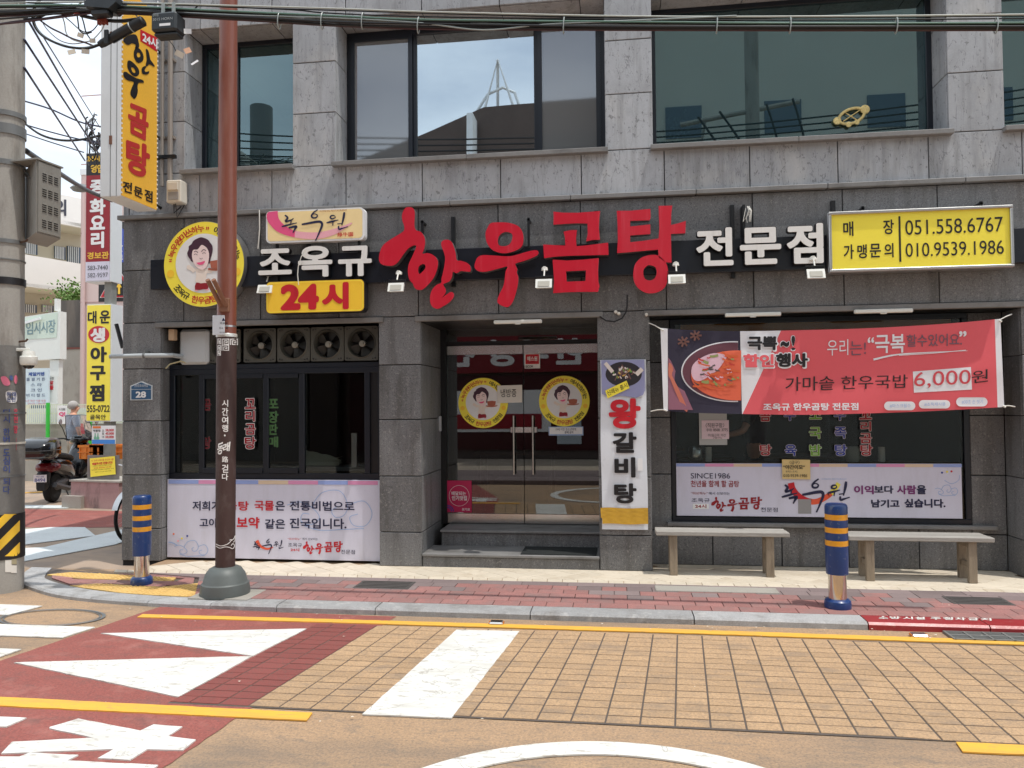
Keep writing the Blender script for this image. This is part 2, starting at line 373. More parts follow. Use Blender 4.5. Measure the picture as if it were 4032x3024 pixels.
# ------------------------------------------------------------------ palette
m_tan = mat('tan_asphalt', (.425, .285, .175, 1), .85, var=.16, vs=1.3, fine=.26, fs=75, bump=.35, bs=260, spec=.25)
layer(m_tan, 'noise', (.15, .135, .12, 1), 1.3, .46, .66, .55, (.5, 1.5, 1), 10); layer(m_tan, 'noise', (.16, .14, .12, 1), 55, .50, .62, .42, (1, 1, 1), 3); layer(m_tan, 'noise', (.17, .15, .13, 1), 6.3, .54, .68, .5, (1, 2.2, 1), 8); layer(m_tan, 'noise', (.12, .11, .10, 1), 210, .60, .74, .5, det=2)
m_tanslab = mat('tan_slab', (.455, .305, .18, 1), .85, var=.13, vs=2.2, fine=.24, fs=75, bump=.3, bs=260, rand=.07, spec=.25)
layer(m_tanslab, 'noise', (.17, .145, .12, 1), 60, .52, .63, .38, (1, 1, 1), 3); layer(m_tanslab, 'noise', (.20, .165, .135, 1), 3.1, .50, .68, .5, (1, 1.8, 1), 8); layer(m_tanslab, 'noise', (.14, .12, .11, 1), 210, .62, .76, .45, det=2)
m_red = mat('red_asphalt', (.30, .098, .082, 1), .85, var=.16, vs=1.6, fine=.24, fs=75, bump=.3, bs=260, spec=.25)
layer(m_red, 'noise', (.13, .085, .08, 1), 60, .52, .64, .4, (1, 1, 1), 3); layer(m_red, 'noise', (.15, .10, .09, 1), 3.4, .52, .70, .55, (1, 2, 1), 8); layer(m_red, 'noise', (.50, .24, .20, 1), 4., .54, .72, .4, det=8)
m_redslab = mat('red_slab', (.25, .078, .068, 1), .85, var=.12, vs=2.2, fine=.18, fs=150, bump=.3, bs=260, rand=.05, spec=.25)
layer(m_redslab, 'noise', (.13, .09, .08, 1), 40, .52, .66, .5, det=8)
m_groove = mat('groove_dirt', (.105, .085, .072, 1), .95, var=.3, vs=5, fine=.15)
m_white = mat('white_paint', (.72, .72, .68, 1), .7, var=.08, vs=4, fine=.03, fs=120, bump=.12, bs=200)
layer(m_white, 'noise', (.50, .48, .43, 1), 4, .46, .66, .6, (.6, 2.2, 1), 10); layer(m_white, 'noise', (.36, .31, .26, 1), 14, .57, .64, .6, (.7, 2., 1), 5); layer(m_white, 'vein', (.33, .30, .26, 1), 1.5, .0, .004, .7, det=6, dist=.6)
m_yel = mat('yellow_paint', (.80, .43, .055, 1), .7, var=.08, vs=3, fine=.04, fs=120, bump=.12, bs=200)
layer(m_yel, 'noise', (.42, .28, .13, 1), 20, .57, .66, .6, (.7, 2, 1), 6); layer(m_yel, 'noise', (.58, .33, .09, 1), 4, .48, .68, .6, (.5, 3, 1), 8)
m_far = mat('far_ground', (.44, .37, .29, 1), .9, var=.15, vs=.7, fine=.12, fs=60); layer(m_far, 'noise', (.24, .21, .18, 1), .6, .5, .75, .6, det=7)
m_alley = mat('alley_asphalt', (.36, .27, .20, 1), .9, var=.15, vs=1.3, fine=.16, fs=110, bump=.3, bs=200); layer(m_alley, 'noise', (.20, .17, .15, 1), 1.4, .5, .7, .7, (1, 1.6, 1), 8)
m_kerb = mat('kerb_granite', (.36, .36, .36, 1), .75, var=.14, vs=6, fine=.2, fs=80, bump=.4, bs=110, rand=.12); layer(m_kerb, 'noise', (.16, .145, .13, 1), 4, .49, .68, .6, det=9); layer(m_kerb, 'noise', (.55, .54, .52, 1), 9, .56, .68, .5, det=6)
m_kred = mat('red_kerb_paint', (.33, .03, .035, 1), .35, var=.12, vs=5, fine=.05, bump=.15, bs=60); layer(m_kred, 'noise', (.45, .26, .22, 1), 12, .58, .68, .5, det=7)
m_cream = mat('cream_tile', (.68, .60, .48, 1), .45, var=.06, vs=5, fine=.05, fs=80, rand=.06, spec=.4); layer(m_cream, 'noise', (.46, .36, .24, 1), 2.5, .50, .70, .5, det=9); layer(m_cream, 'noise', (.30, .22, .15, 1), 11, .60, .70, .5, det=6)
m_joint = mat('tile_joint', (.34, .23, .14, 1), .95, var=.2, fine=.1)
m_pred = mat('red_paver', (.33, .155, .14, 1), .85, var=.16, vs=5, fine=.2, fs=80, bump=.3, bs=150, rand=.10); layer(m_pred, 'noise', (.22, .16, .15, 1), 3.2, .46, .66, .65, det=8)
m_pgrey = mat('grey_paver', (.22, .17, .165, 1), .85, var=.12, vs=5, fine=.14, fs=130, bump=.3, bs=150, rand=.16)
m_conc = mat('concrete', (.36, .34, .30, 1), .85, var=.15, vs=2, fine=.1, fs=70, bump=.25, bs=60); layer(m_conc, 'noise', (.16, .14, .12, 1), 2.2, .52, .75, .7, (1.5, 1.5, .5), 8)
m_tact = mat('tactile_yellow', (.66, .43, .14, 1), .75, var=.1, vs=6, fine=.06, bump=.2, bs=90, rand=.08); layer(m_tact, 'noise', (.33, .22, .10, 1), 5, .55, .75, .55, det=7)
m_stone = mat('light_stone', (.395, .408, .43, 1), .6, var=.16, vs=1.6, fine=.08, fs=90, bump=.08, bs=45, rand=.11, spec=.35)
layer(m_stone, 'noise', (.27, .275, .285, 1), 2.3, .46, .64, .6, (1, 1, .7), 7)
layer(m_stone, 'noise', (.58, .57, .55, 1), 1.5, .52, .70, .5, (1.4, 1, .8), 6)
layer(m_stone, 'vein', (.15, .15, .16, 1), 2.2, .0, .008, .75, (2.4, 2.4, .55), 6, 1.8)
layer(m_stone, 'noise', (.20, .20, .20, 1), 2.4, .50, .66, .55, (3.5, 3.5, .3), 7); layer(m_stone, 'noise', (.13, .13, .13, 1), 26, .61, .66, .6, (1, 1, .6), 3)
m_dark = mat('dark_granite', (.166, .165, .167, 1), .45, var=.16, vs=1.5, fine=.0, bump=.03, bs=90, rand=.16, spec=.45)
layer(m_dark, 'noise', (.30, .305, .31, 1), 120, .50, .66, .6, det=3); layer(m_dark, 'noise', (.045, .045, .045, 1), 70, .53, .64, .6, det=3); layer(m_dark, 'noise', (.07, .066, .06, 1), 2.2, .48, .66, .6, (3, 3, .35), 7); layer(m_dark, 'noise', (.36, .34, .32, 1), 38, .60, .66, .5, det=3); layer(m_dark, 'noise', (.16, .15, .14, 1), 1.3, .52, .8, .35, (1, 1, .5), 6)
m_wall = flat('wall_backing', (38, 38, 40), .9); m_trim = mat('ledge_stone', (.21, .205, .20, 1), .6, var=.2, vs=3, fine=.08, bump=.1, bs=60); layer(m_trim, 'noise', (.09, .085, .08, 1), 4, .50, .68, .6, (.6, 1, 1), 8)
m_frame = flat('window_frame', (22, 28, 38), .35, var=.12, vs=3); m_black = flat('black_metal', (18, 20, 24), .4, var=.2)
m_steel = mat('stainless_steel', (.62, .60, .57, 1), .24, 1., var=.05, vs=2, fine=.0); m_grey = flat('grey_metal', (120, 122, 122), .5, metal=.4)
m_int = flat('interior_dark', (44, 40, 38), .8, var=.2, vs=2); m_intw = flat('interior_wood', (110, 66, 34), .5, var=.2, vs=5)
g_clear = glass('shop_glass', (.74, .78, .78, 1), .0, .65); g_door = glass('door_glass', (.55, .58, .58, 1), .06, 1.5)
g_mirror = glass('upper_glass', (.40, .46, .48, 1), .5, 1.2, gloss=(.85, .95, 1, 1)); g_teal = glass('teal_glass', (.30, .50, .50, 1), .20, 1.1, gloss=(.62, .80, .84, 1), haze=(.035, .08, .09, 1), hz=.2)
g_screen = glass('screened_glass', (.35, .37, .38, 1), .30, 1., rough=.03, gloss=(.8, .85, .9, 1), haze=(.30, .31, .31, 1), hz=.45)
m_tubew = flat('white_plastic', (225, 225, 218), .4)
# ------------------------------------------------------------------ ground, road, markings
MB().add([(-300, -300, -.012), (300, -300, -.012), (300, 300, -.012), (-300, 300, -.012)], [(0, 1, 2, 3)]).build('ground', m_far, kind='structure')
MB().add([(-40, -7.2, 0), (40, -7.2, 0), (40, -.2, 0), (-40, -.2, 0)], [(0, 1, 2, 3)]).build('road', m_tan, kind='structure')
MB().add([(-15, -.198, .0), (-5.2, -.198, .0), (-5.2, 34, 0), (-15, 34, 0)], [(0, 1, 2, 3)]).build('alley_road', m_alley, kind='structure')
MB().box(-30, 30, -9.9, -7.2, -.2, .1).build('far_pavement', m_pgrey, kind='structure')
def sheet(name, polys, m, z):
    mb = MB()
    for p in polys: mb.poly([[(a, b, z) for a, b in p]], (0, 0, -.008) if z > .008 else None)
    return mb.build(name, m, kind='structure')
def ragged(p, amp=.004, step=.07):
    o = []
    for i in range(len(p)):
        a = p[i]; b = p[(i+1) % len(p)]; n = max(1, int(math.hypot(b[0]-a[0], b[1]-a[1])/step))
        for k in range(n):
            j = amp if k else 0
            o.append((a[0]+(b[0]-a[0])*k/n+rnd.uniform(-j, j), a[1]+(b[1]-a[1])*k/n+rnd.uniform(-j, j)))
    return o
g2 = lambda x, y, f='zg': tuple(P(x, y, 2, 0, f)[:2])
redp = [(-4.13, -1.60), (-4.27, -2.35), (-4.44, -3.30), (-4.75, -5.2), (-5.3, -7.15), (-3.2, -7.15), (-2.50, -5.2), (-2.27, -4.50), (-2.22, -3.93), (-2.08, -3.0), (-1.95, -2.06), (-1.90, -1.74), (-3.0, -1.72)]
sheet('red_crossing_paint', [ragged(redp, .006)], m_red, .004)
mk = [[(-4.13, -1.925), (-4.12, -2.02), (-2.4, -1.995), (.3, -1.985), (5.8, -2.045), (5.8, -1.945), (.3, -1.885), (-2.4, -1.90)], [(-5.9, -3.79), (-5.9, -3.93), (-3.78, -3.94), (-1.79, -3.93), (-1.80, -3.82), (-3.84, -3.81)], [(1.75, -3.80), (1.735, -3.915), (5.0, -3.915), (5.0, -3.80)]]
sheet('yellow_line_marking', [ragged(p, .003) for p in mk], m_yel, .0115)
wm = [[(-1.30, -2.085), (-.795, -2.075), (-.97, -3.80), (-1.50, -3.81)], [(-4.12, -2.49), (-2.52, -2.19), (-2.635, -2.885)], [(-4.27, -3.21), (-2.64, -2.89), (-2.73, -3.68)],
      [(-6.9, -1.72), (-5.23, -1.76), (-5.31, -2.07), (-6.9, -2.07)], [(-6.9, -2.35), (-4.285, -2.335), (-4.35, -2.63), (-6.9, -2.64)], [(-6.9, -2.93), (-4.45, -2.93), (-4.48, -3.15), (-6.9, -3.2)],
      [g2(-200, 1062), g2(178, 1078), g2(40, 1138), g2(-200, 1130)], [g2(333, 1140), g2(525, 1083), g2(940, 1165), g2(1030, 1122), g2(1222, 1137), g2(1125, 1202), g2(1312, 1225), g2(1225, 1295), g2(985, 1290), g2(870, 1362), g2(655, 1350), g2(765, 1287), g2(8, 1318), g2(80, 1240), g2(620, 1212), g2(330, 1148)],
      [g2(130, 1340), g2(200, 1312), g2(525, 1328), g2(450, 1366), g2(1060, 1396), g2(1000, 1440), g2(-300, 1460), g2(-300, 1335)]]
arc = ell(-.02, -5.35, 1.34, 1.34, 96); arci = ell(-.02, -5.35, 1.19, 1.19, 96)
sheet('white_road_marking', [ragged(p, .003) for p in wm], m_white, .0115)
mb = MB(); mb.poly([[(a, b, .0115) for a, b in arc], [(a, b, .0115) for a, b in arci]], (0, 0, -.008)); mb.build('white_ring_marking', m_white, kind='structure')
# stamped slabs: the rows run along the kerb, the cross joints lean a little
tops = [.44+.186*k for k in range(-12, 8)]
def col_line(k, blk=0):
    if blk == 0: return (.44+.186*k, -2.03), (.297+.1945*k, -3.76)
    return (1.735+.186*k, -2.05), (1.69+.190*k, -3.78)
def rows(t0, t1, tt0, tt1, n):
    c = []
    for i in range(n):
        a, b = i/n, (i+1)/n; l = lambda p, q, t: (p[0]+(q[0]-p[0])*t, p[1]+(q[1]-p[1])*t)
        c.append([l(t0, t1, b), l(tt0, tt1, b), l(tt0, tt1, a), l(t0, t1, a)])
    return c
cells = []
for k in range(-17, 6):
    a0, a1 = col_line(k); b0, b1 = col_line(k+1); cells += rows(a0, a1, b0, b1, 16)
for k in range(0, 20):
    a0, a1 = col_line(k, 1); b0, b1 = col_line(k+1, 1); cells += rows(a0, a1, b0, b1, 16)
def cen(p): return (sum(q[0] for q in p)/len(p), sum(q[1] for q in p)/len(p))
def xr(y): return -1.95-(y+2.06)*-.153 if y > -3.9 else -2.2   # red edge
a0, a1 = col_line(6); b0, b1 = col_line(0, 1); cells += rows(a0, a1, b0, b1, 16)
greg = [(-2.50, -2.03), (-2.75, -3.77), (1.6, -3.78), (5.0, -3.80), (5.0, -2.03)]
out_ = [c for c in (clipc(c if True else c, greg) for c in cells) if c]
bed = MB().poly([[(x, y, .0045) for x, y in greg]]).build('stamped_paving', m_groove, kind='structure')
tiles(out_, [m_tanslab, m_redslab], 'paving_slab', bed, .001, .0085, .0105, pick=lambda p: 1 if cen(p)[0] < xr(cen(p)[1]) else 0, ch=.002)
# round painted-over manhole at the corner
mb = MB(); mb.poly([[(a, b, .008) for a, b in ell(-4.87, -2.09, .47, .27, 48)], [(a, b, .008) for a, b in ell(-4.87, -2.09, .44, .245, 48)]]); mb.poly([[(a, b, .008) for a, b in ell(-4.87, -2.09, .43, .235, 48)], [(a, b, .008) for a, b in ell(-4.87, -2.09, .415, .225, 48)]])
mb.build('manhole_rim', m_grey, label='grey round manhole rim set in the tan road at the corner', cat='manhole rim')
# ------------------------------------------------------------------ kerb and pavement
HK = .06
ko = [(6.9, -1.72), (3.5, -1.715), (-3.0, -1.71), (-4.08, -1.66), (-4.88, -1.56), (-5.43, -1.40), (-6.02, -1.06), (-6.28, -.83), (-6.52, -.37)]
ki = [(6.9, -1.50), (3.5, -1.50), (-3.0, -1.50), (-4.0, -1.47), (-4.73, -1.38), (-5.33, -1.20), (-5.86, -.92), (-6.06, -.70), (-6.24, -.38)]
kerb = root('kerb', (0, -1.6, 0), kind='structure')
def dens(p, n=8): return smooth(p, n)
kod, kid = dens(ko), dens(ki)
def kh(x): return HK if x > -3 else max(.047, HK-(-3-x)*.01)
def kstone(i0, i1, mm, j):
    mb = MB(); V = []; n = i1-i0+1
    for i in range(i0, i1+1):
        o, q = Vector(kod[i]), Vector(kid[i]); e_ = Vector((kod[min(i+1, len(kod)-1)][0]-kod[max(i-1, 0)][0], kod[min(i+1, len(kod)-1)][1]-kod[max(i-1, 0)][1])).normalized()*(.005 if i == i0 else -.005 if i == i1 else 0); o = o+e_; q = q+e_; h = kh(o.x); d = (q-o)
        for p, z in ((o, -.01), (o, h-.018), (o+d*.09, h), (q, h), (q, 0)): V.append((p.x, p.y, z))
    # a small gap between neighbouring stones
    F = [(a*5+k, a*5+k+1, a*5+k+6, a*5+k+5) for a in range(n-1) for k in range(4)]+[tuple(range(5)), tuple((n-1)*5+k for k in range(5))[::-1]]
    mb.add(V, F); return mb.build('kerb_stone', mm, kerb, smooth=True, ang=30)
def resample(a, b, xs):
    pass
# straight run in stones of about 1 m, then the curve
def along(pl):
    s = [0]
    for i in range(1, len(pl)): s.append(s[-1]+math.hypot(pl[i][0]-pl[i-1][0], pl[i][1]-pl[i-1][1]))
    return s
def resamp(pl, n):
    s = along(pl); o = []
    for k in range(n+1):
        t = s[-1]*k/n
        for i in range(1, len(s)):
            if s[i] >= t-1e-9:
                u = (t-s[i-1])/max(s[i]-s[i-1], 1e-9); o.append((pl[i-1][0]+(pl[i][0]-pl[i-1][0])*u, pl[i-1][1]+(pl[i][1]-pl[i-1][1])*u)); break
    return o
n_k = 150
xs = [6.9-(9.9/110)*i for i in range(111)]
kod = [(x, -1.72+.01*max(0, (3.5-x))/6.5) for x in xs]; kid = [(x, -1.50) for x in xs]
co = resamp(smooth(ko[2:], 8), 44); ci = resamp(smooth(ki[2:], 8), 44); kod += co[1:]; kid += ci[1:]
redx = 1.93; js = []
i = 0; cuts = [0]
for i in range(1, len(kod)):
    x = kod[i][0]
    if (kod[cuts[-1]][0]-x) >= (1.28 if x > -3 else .62) or (abs(x-redx) < .05 and i-cuts[-1] > 2) or i == len(kod)-1: cuts.append(i)
for a, b in zip(cuts, cuts[1:]): kstone(a, b, m_kred if kod[b][0] > redx-.06 else m_kerb, a)
pav = [(a, b) for a, b in kid if a > -6.5]
base = [(6.9, -1.50)]+kid[1:]+[(-6.24, -.38), (-5.43, -.54), (6.9, -.57)]
side = root('sidewalk', (0, -1, 0), kind='structure')
mb = MB(); mb.poly([[(a, b, kh(a)-.012) for a, b in base]]); 
bedo = MB()
# sidewalk bed as a strip following the kerb height
V = []; F = []
for i in range(len(kid)):
    x, y = kid[i]; yb = -.565 if x > -5.43 else -.54+(x+5.43)*-.2; yb = max(yb, y+.005); h_ = HK-.012 if x > -3.9 else .036; V += [(x, y, h_), (x, yb, h_)]
F = [(2*i, 2*i+1, 2*i+3, 2*i+2) for i in range(len(kid)-1)]
bedo.add(V, F).build('bed', m_groove, side)
# pavers
def strip(reg, w, h, x0, x1, y0, y1, off=.5):
    o = []; j = 0; y = y0
    while y < y1:
        x = x0+(off*w if j % 2 else 0)
        while x < x1:
            c = clipc([(x, y), (x+w, y), (x+w, y+h), (x, y+h)], reg)
            if c: o.append(c)
            x += w
        y += h; j += 1
    return o
pv = strip([(-3.9, -1.495), (4.6, -1.495), (4.6, -.72), (-4.3, -.72)], .235, .155, -4.4, 4.6, -1.495, -.72)
def pkp(p):
    x, y = cen(p); t = (y+1.5)/.78
    return 1 if rnd.random() < (0 if t < .4 else .18 if t < .62 else .55) else 0
tiles(pv, [m_pred, m_pgrey], 'paver', side, .03, HK+.001, .006, pick=pkp, nmax=290)
tiles(strip([(-4.3, -.72), (4.6, -.72), (4.6, -.575), (-5.0, -.575)], .45, .148, -5.0, 4.6, -.72, -.575), [m_pgrey], 'edge_slab', side, .03, HK+.001, .004, nmax=60)
MB().box(4.61, 6.9, -1.495, -.58, .03, HK).build('paved_field', m_pred, side, kind='stuff')
# corner: dark red pavers, yellow tactile tiles
creg = [(-3.95, -1.47), (-4.4, -.62), (-5.4, -.58), (-6.05, -.62), (-5.86, -.86), (-5.33, -1.18), (-4.73, -1.37)]
cp = strip(creg, .235, .155, -6.1, -3.8, -1.495, -.5)
t1 = [(-6.03, -.72), (-5.85, -.585), (-4.55, -.72), (-4.50, -.88), (-5.55, -.86)][::-1]
t2 = [(-5.42, -1.17), (-4.73, -1.38), (-4.46, -1.42), (-4.46, -1.12), (-5.2, -1.05)]; t3 = [(-4.46, -1.42), (-4.0, -1.46), (-3.86, -1.40), (-4.12, -.88), (-4.46, -1.12)]
inside = lambda p, q: len(clipc(p, q)) > 2 and area(clipc(p, q)) > .6*area(p)
hz = .050
tiles([c for c in cp if not inside(c, t1) and not inside(c, t2) and not inside(c, t3)], [m_pred], 'corner_paver', side, .0, hz, .006, nmax=90)
ty = strip(t1, .30, .30, -6.1, -4.4, -.93, -.5, 0)+strip(t2, .30, .30, -5.5, -3.8, -1.5, -.8, 0)+strip(t3, .30, .30, -5.5, -3.8, -1.5, -.8, 0)
tiles(ty, [m_tact], 'tactile_tile', side, .0, hz+.002, .006, nmax=60)
mb = MB()
for reg in (t1, t2, t3):
    y = -1.5
    while y < -.5:
        x = -6.1
        while x < -3.8:
            q = [(x, y), (x+.042, y), (x+.042, y+.030), (x, y+.030)]; c = clipc(q, reg)
            if len(c) == 4 and area(c) > .0011: mb.box(x+.008, x+.034, y+.006, y+.024, hz, hz+.008, .004)
            x += .05
        y += .05
mb.build('tactile_studs', m_tact, side, kind='stuff')
# cream tiles in front of the shop
apron = MB().poly([[(-5.43, -.55, HK-.008), (6.9, -.57, HK-.008), (6.9, .5, HK-.008), (-5.2, .5, HK-.008), (-5.2, -.30, HK-.008)]]).build('tile_apron', m_joint, kind='structure')
bt = []
x = -5.36
while x < 4.6: bt.append([(x, -.570), (x+.150, -.570), (x+.150+.06*min(0, x)/5, -.455), (x+.06*min(0, x)/5, -.455)]); x += .150
tiles(bt, [m_cream], 'border_tile', apron, HK-.03, HK+.001, .005, nmax=80)
dt = []; s_ = .30; 
for i in range(-20, 19):
    for j in range(-2, 5):
        for o_ in (0, 1):
            cx_, cy_ = i*s_+o_*s_/2, -.45+j*.24+o_*.12
            reg = [(-5.42, -.455), (4.6, -.455), (4.6, .40), (-5.15, .40), (-5.15, -.25)]
            c = clipc([(cx_-s_/2, cy_), (cx_, cy_-.12), (cx_+s_/2, cy_), (cx_, cy_+.12)], reg)
            if not c or area(c) < 6e-4: continue
            x, y = cen(c)
            if y > .03 and not (.36 < x < 3.95): continue
            dt.append(c)
tiles(dt, [m_cream], 'diamond_tile', apron, HK-.03, HK+.001, .005, nmax=215)
# covers and the grate in the gutter
m_cov = flat('cover_iron', (78, 74, 72), .8, var=.2, vs=8, fine=.1)
def cover(x0, x1, y0, y1, lab, mm):
    mb = MB().box(x0, x1, y0, y1, HK-.02, HK+.006, .004)
    for k in range(5): mb.box(x0+.03, x1-.03, y0+(y1-y0)*(k+.5)/5.2, y0+(y1-y0)*(k+.5)/5.2+.008, HK+.005, HK+.010)
    return mb.build('utility_cover', mm, label=lab, cat='utility cover', group='covers set in the pavement')
cover(-2.55, -2.0, -1.02, -.72, 'dark ribbed cover in the red pavement behind the lamp post', m_cov)
cover(2.85, 3.35, -1.06, -.80, 'dark square cover in the pavement right of the blue bollard', m_cov)
MB().box(.33, 1.45, -.85, -.66, HK-.02, HK+.012, .006).build('drain_slab', m_conc, label='long weathered concrete drain slab beside the cream tiles', cat='drain cover')
gr = root('gutter_grate', (2.9, -1.85, 0), 'grey iron gutter grate beside the red kerb', 'grate')
mb = MB(); gx0, gx1, gy0, gy1 = 2.50, 3.62, -1.945, -1.735
mb.box(gx0, gx1, gy0, gy0+.015, .0, .02); mb.box(gx0, gx1, gy1-.015, gy1, .0, .02); mb.box(gx0, gx1, (gy0+gy1)/2-.01, (gy0+gy1)/2+.01, .0, .02)
x = gx0
while x <= gx1+.001: mb.box(x-.008, x+.008, gy0, gy1, 0, .0205); x += .14
mb.build('frame', mat('grate_iron', (.24, .25, .24, 1), .6, .5, var=.2, fine=.1), gr)
mb = MB(); x = gx0+.012
for c in range(8):
    for r_ in range(2):
        for k in range(3): y = gy0+.022+r_*.103+k*.026; mb.box(x, x+.115, y, y+.012, 0, .018)
    x += .14
mb.build('bar', MC['grate_iron'], gr); MB().box(gx0, gx1, gy0, gy1, .003, .008).build('pit', m_black, gr)
def stud(x, y, lab):
    r_ = root('road_stud', (x, y, 0), lab, 'road stud', 'road studs along the yellow line')
    MB().box(x-.06, x+.06, y-.045, y+.045, .004, .03, .012).build('body', m_steel, r_)
    MB().box(x-.062, x-.045, y-.03, y+.03, .010, .024).build('reflector', flat('amber_reflector', (200, 110, 20), .2), r_); MB().box(x+.045, x+.062, y-.03, y+.03, .010, .024).build('reflector', MC['amber_reflector'], r_)
stud(-1.01, -1.88, 'silver road stud beside the top of the broad white stripe'); stud(2.27, -1.87, 'silver road stud beside the gutter grate')
# litter and chips on the ground
mb = MB()
for k in range(60):
    x, y = rnd.uniform(-4.5, 4), rnd.choice((rnd.uniform(-1.95, -1.73), rnd.uniform(-4.2, -.7))); z = HK+.002 if y > -1.5 else .018; a = rnd.uniform(0, 3); s_ = rnd.uniform(.004, .012)
    mb.add([(x+s_*math.cos(a), y+s_*math.sin(a), z), (x-s_*math.sin(a), y+s_*.6*math.cos(a), z+.002), (x-s_*math.cos(a), y-s_*math.sin(a), z), (x+s_*math.sin(a), y-s_*.6*math.cos(a), z+.003)], [(0, 1, 2, 3)])
mb.build('litter', flat('litter_pale', (220, 212, 195), .8), kind='stuff')
# crossing beyond the corner
sheet('far_crossing_paint', [[(-12.5, 4.6), (-8.1, 4.25), (-7.2, 2.7), (-8.1, 2.5), (-9.06, 2.49), (-13, 2.45)]], m_red, .004)
sheet('alley_crossing_marking', [[(-8.9, 1.04), (-7.86, 1.04), (-7.35, 1.85), (-8.02, 2.53), (-8.56, 2.49), (-9.4, 1.74)], [(-8.2, -.15), (-6.99, .06), (-6.6, 1.2), (-6.75, 2.6), (-7.3, 2.6), (-7.41, .95), (-8.3, .55)], [(-13, 4.5), (-9.9, 4.55), (-9.9, 4.9), (-13, 4.9)]], mat('worn_white', (.62, .66, .66, 1), .8, var=.15, vs=3, fine=.1), .012)
sheet('alley_yellow_line_marking', [[(-13.5, 6.1), (-11.9, 7.3), (-11.8, 7.5), (-13.6, 6.3)]], m_yel, .012)
# ------------------------------------------------------------------ the restaurant building
B = root('restaurant_building', (0, 0, 0), 'grey two-tone stone-clad restaurant building with big dark windows', 'building')
CACHE = {}
def clad(x0, x1, z0, z1, xs, zs, y, m, th=.03, gap=.010, name='stone_panel'):
    X = [x0]+[x for x in sorted(xs) if x0+.06 < x < x1-.06]+[x1]; Z = [z0]+[z for z in sorted(zs) if z0+.06 < z < z1-.06]+[z1]
    for a, b in zip(X, X[1:]):
        for c, d in zip(Z, Z[1:]): piece(name, cbox_mesh(CACHE, m, b-a-gap, th, d-c-gap, .004), ((a+b)/2, y+rnd.uniform(-.0008, .0008), (c+d)/2), B)
Lx = [-4.72+.873*k for k in range(-2, 14)]; Dx = [-4.91, -3.98, -3.06, -2.15, -1.26, -.37, .52, 1.41, 2.30, 3.21, 4.12, 5.0, 5.9]; Dz = [.43, 1.04, 1.66, 2.26, 2.76]
WL, WR = -5.67, 6.8
# openings (X0,X1,Z0,Z1)
W1, W2, W3, W4 = (-4.90, -3.60), (-3.09, -.095), (.405, 3.33), (3.86, 6.4)
SZ, TZ = 4.53, 6.17
OA, OB, OC = (-5.19, -2.605), (-2.125, -.205), (.345, 3.955)
LZ = 2.76
clad(WL, WR, 4.04, SZ-.02, Lx, [], 0, m_stone)
for a, b in ((WL, W1[0]), (W1[1], W2[0]), (W2[1], W3[0]), (W3[1], W4[0]), (W4[1], WR)): clad(a, b, SZ-.02, TZ, [], [5.11, 5.69], 0, m_stone)
clad(WL, WR, TZ, 7.0, Lx, [], 0, m_stone); clad(WL, WR, 7.0, 9.2, Lx, [7.6, 8.2, 8.8], 0, m_stone)
clad(WL, WR, LZ+.03, 3.985, Dx, [3.40], 0, m_dark)
for a, b in ((WL, OA[0]), (OA[1], OB[0]), (OB[1], OC[0]), (OC[1], WR)): clad(a, b, HK, LZ+.03, [], Dz, 0, m_dark)
# wall behind the cladding
mb = MB()
for z0, z1 in ((LZ+.035, 4.0), (4.05, SZ-.03), (TZ+.005, 9.2)): mb.box(WL+.005, WR, .028, .34, z0, z1)
for a, b in ((WL+.005, W1[0]-.028), (W1[1]+.028, W2[0]-.028), (W2[1]+.028, W3[0]-.028), (W3[1]+.028, W4[0]-.028)): mb.box(a, b, .028, .36, SZ-.03, TZ+.005)
for a, b in ((WL+.005, OA[0]-.028), (OA[1]+.028, OB[0]-.028), (OB[1]+.028, OC[0]-.028), (OC[1]+.028, WR)): mb.box(a, b, .028, .34, .0, LZ+.035)
mb.box(WL+.005, WL+.3, .34, 11, 0, 9.2); mb.box(WR-.3, WR, .34, 11, 0, 9.2); mb.box(WL+.3, WR-.3, 10.8, 11, 0, 9.2); mb.box(WL, WR, 0, 11, 9.2, 9.4)
mb.build('wall', m_wall, B)
clad_side = MB().box(WL-.0, WL+.004, .03, 11, 4.05, 9.2).build('side_cladding', m_stone, B); MB().box(WL-.0, WL+.004, .03, 11, 0, 4.0).build('side_cladding', m_dark, B)
# ledge between the two stones
x = WL-.04
while x < WR: MB().box(x, min(x+1.31, WR)-.006, -.055, .03, 3.987, 4.038, .006).build('ledge', m_trim, B); x += 1.31
# reveals of the upper windows
def reveal(x0, x1, z0, z1, d, m, sidez=(), topx=(), left=True, right=True, top=True):
    Z = [z0]+[z for z in sidez if z0 < z < z1]+[z1]
    for a, b in zip(Z, Z[1:]):
        if left: MB().box(x0-.026, x0, .031, d, a+.004, b-.004, .003).build('reveal_panel', m, B)
        if right: MB().box(x1, x1+.026, .031, d, a+.004, b-.004, .003).build('reveal_panel', m, B)
    if top:
        X = [x0]+[x for x in topx if x0 < x < x1]+[x1]
        for a, b in zip(X, X[1:]): MB().box(a+.004, b-.004, .031, d, z1, z1+.026, .003).build('soffit_panel', m, B)
for w in (W1, W2, W3, W4):
    reveal(w[0], w[1], SZ, TZ, .46, m_stone, [5.11, 5.69], Lx)
    xa = w[0]-.03; xm_ = (w[0]+w[1])/2 if w[1]-w[0] > 2 else None; xb = w[1]+.03
    for a, b in ([(xa, xm_), (xm_, xb)] if xm_ else [(xa, xb)]): MB().box(a+.002, b-.002, -.075, .40, SZ-.052, SZ-.001, .005).build('window_sill', m_trim, B)
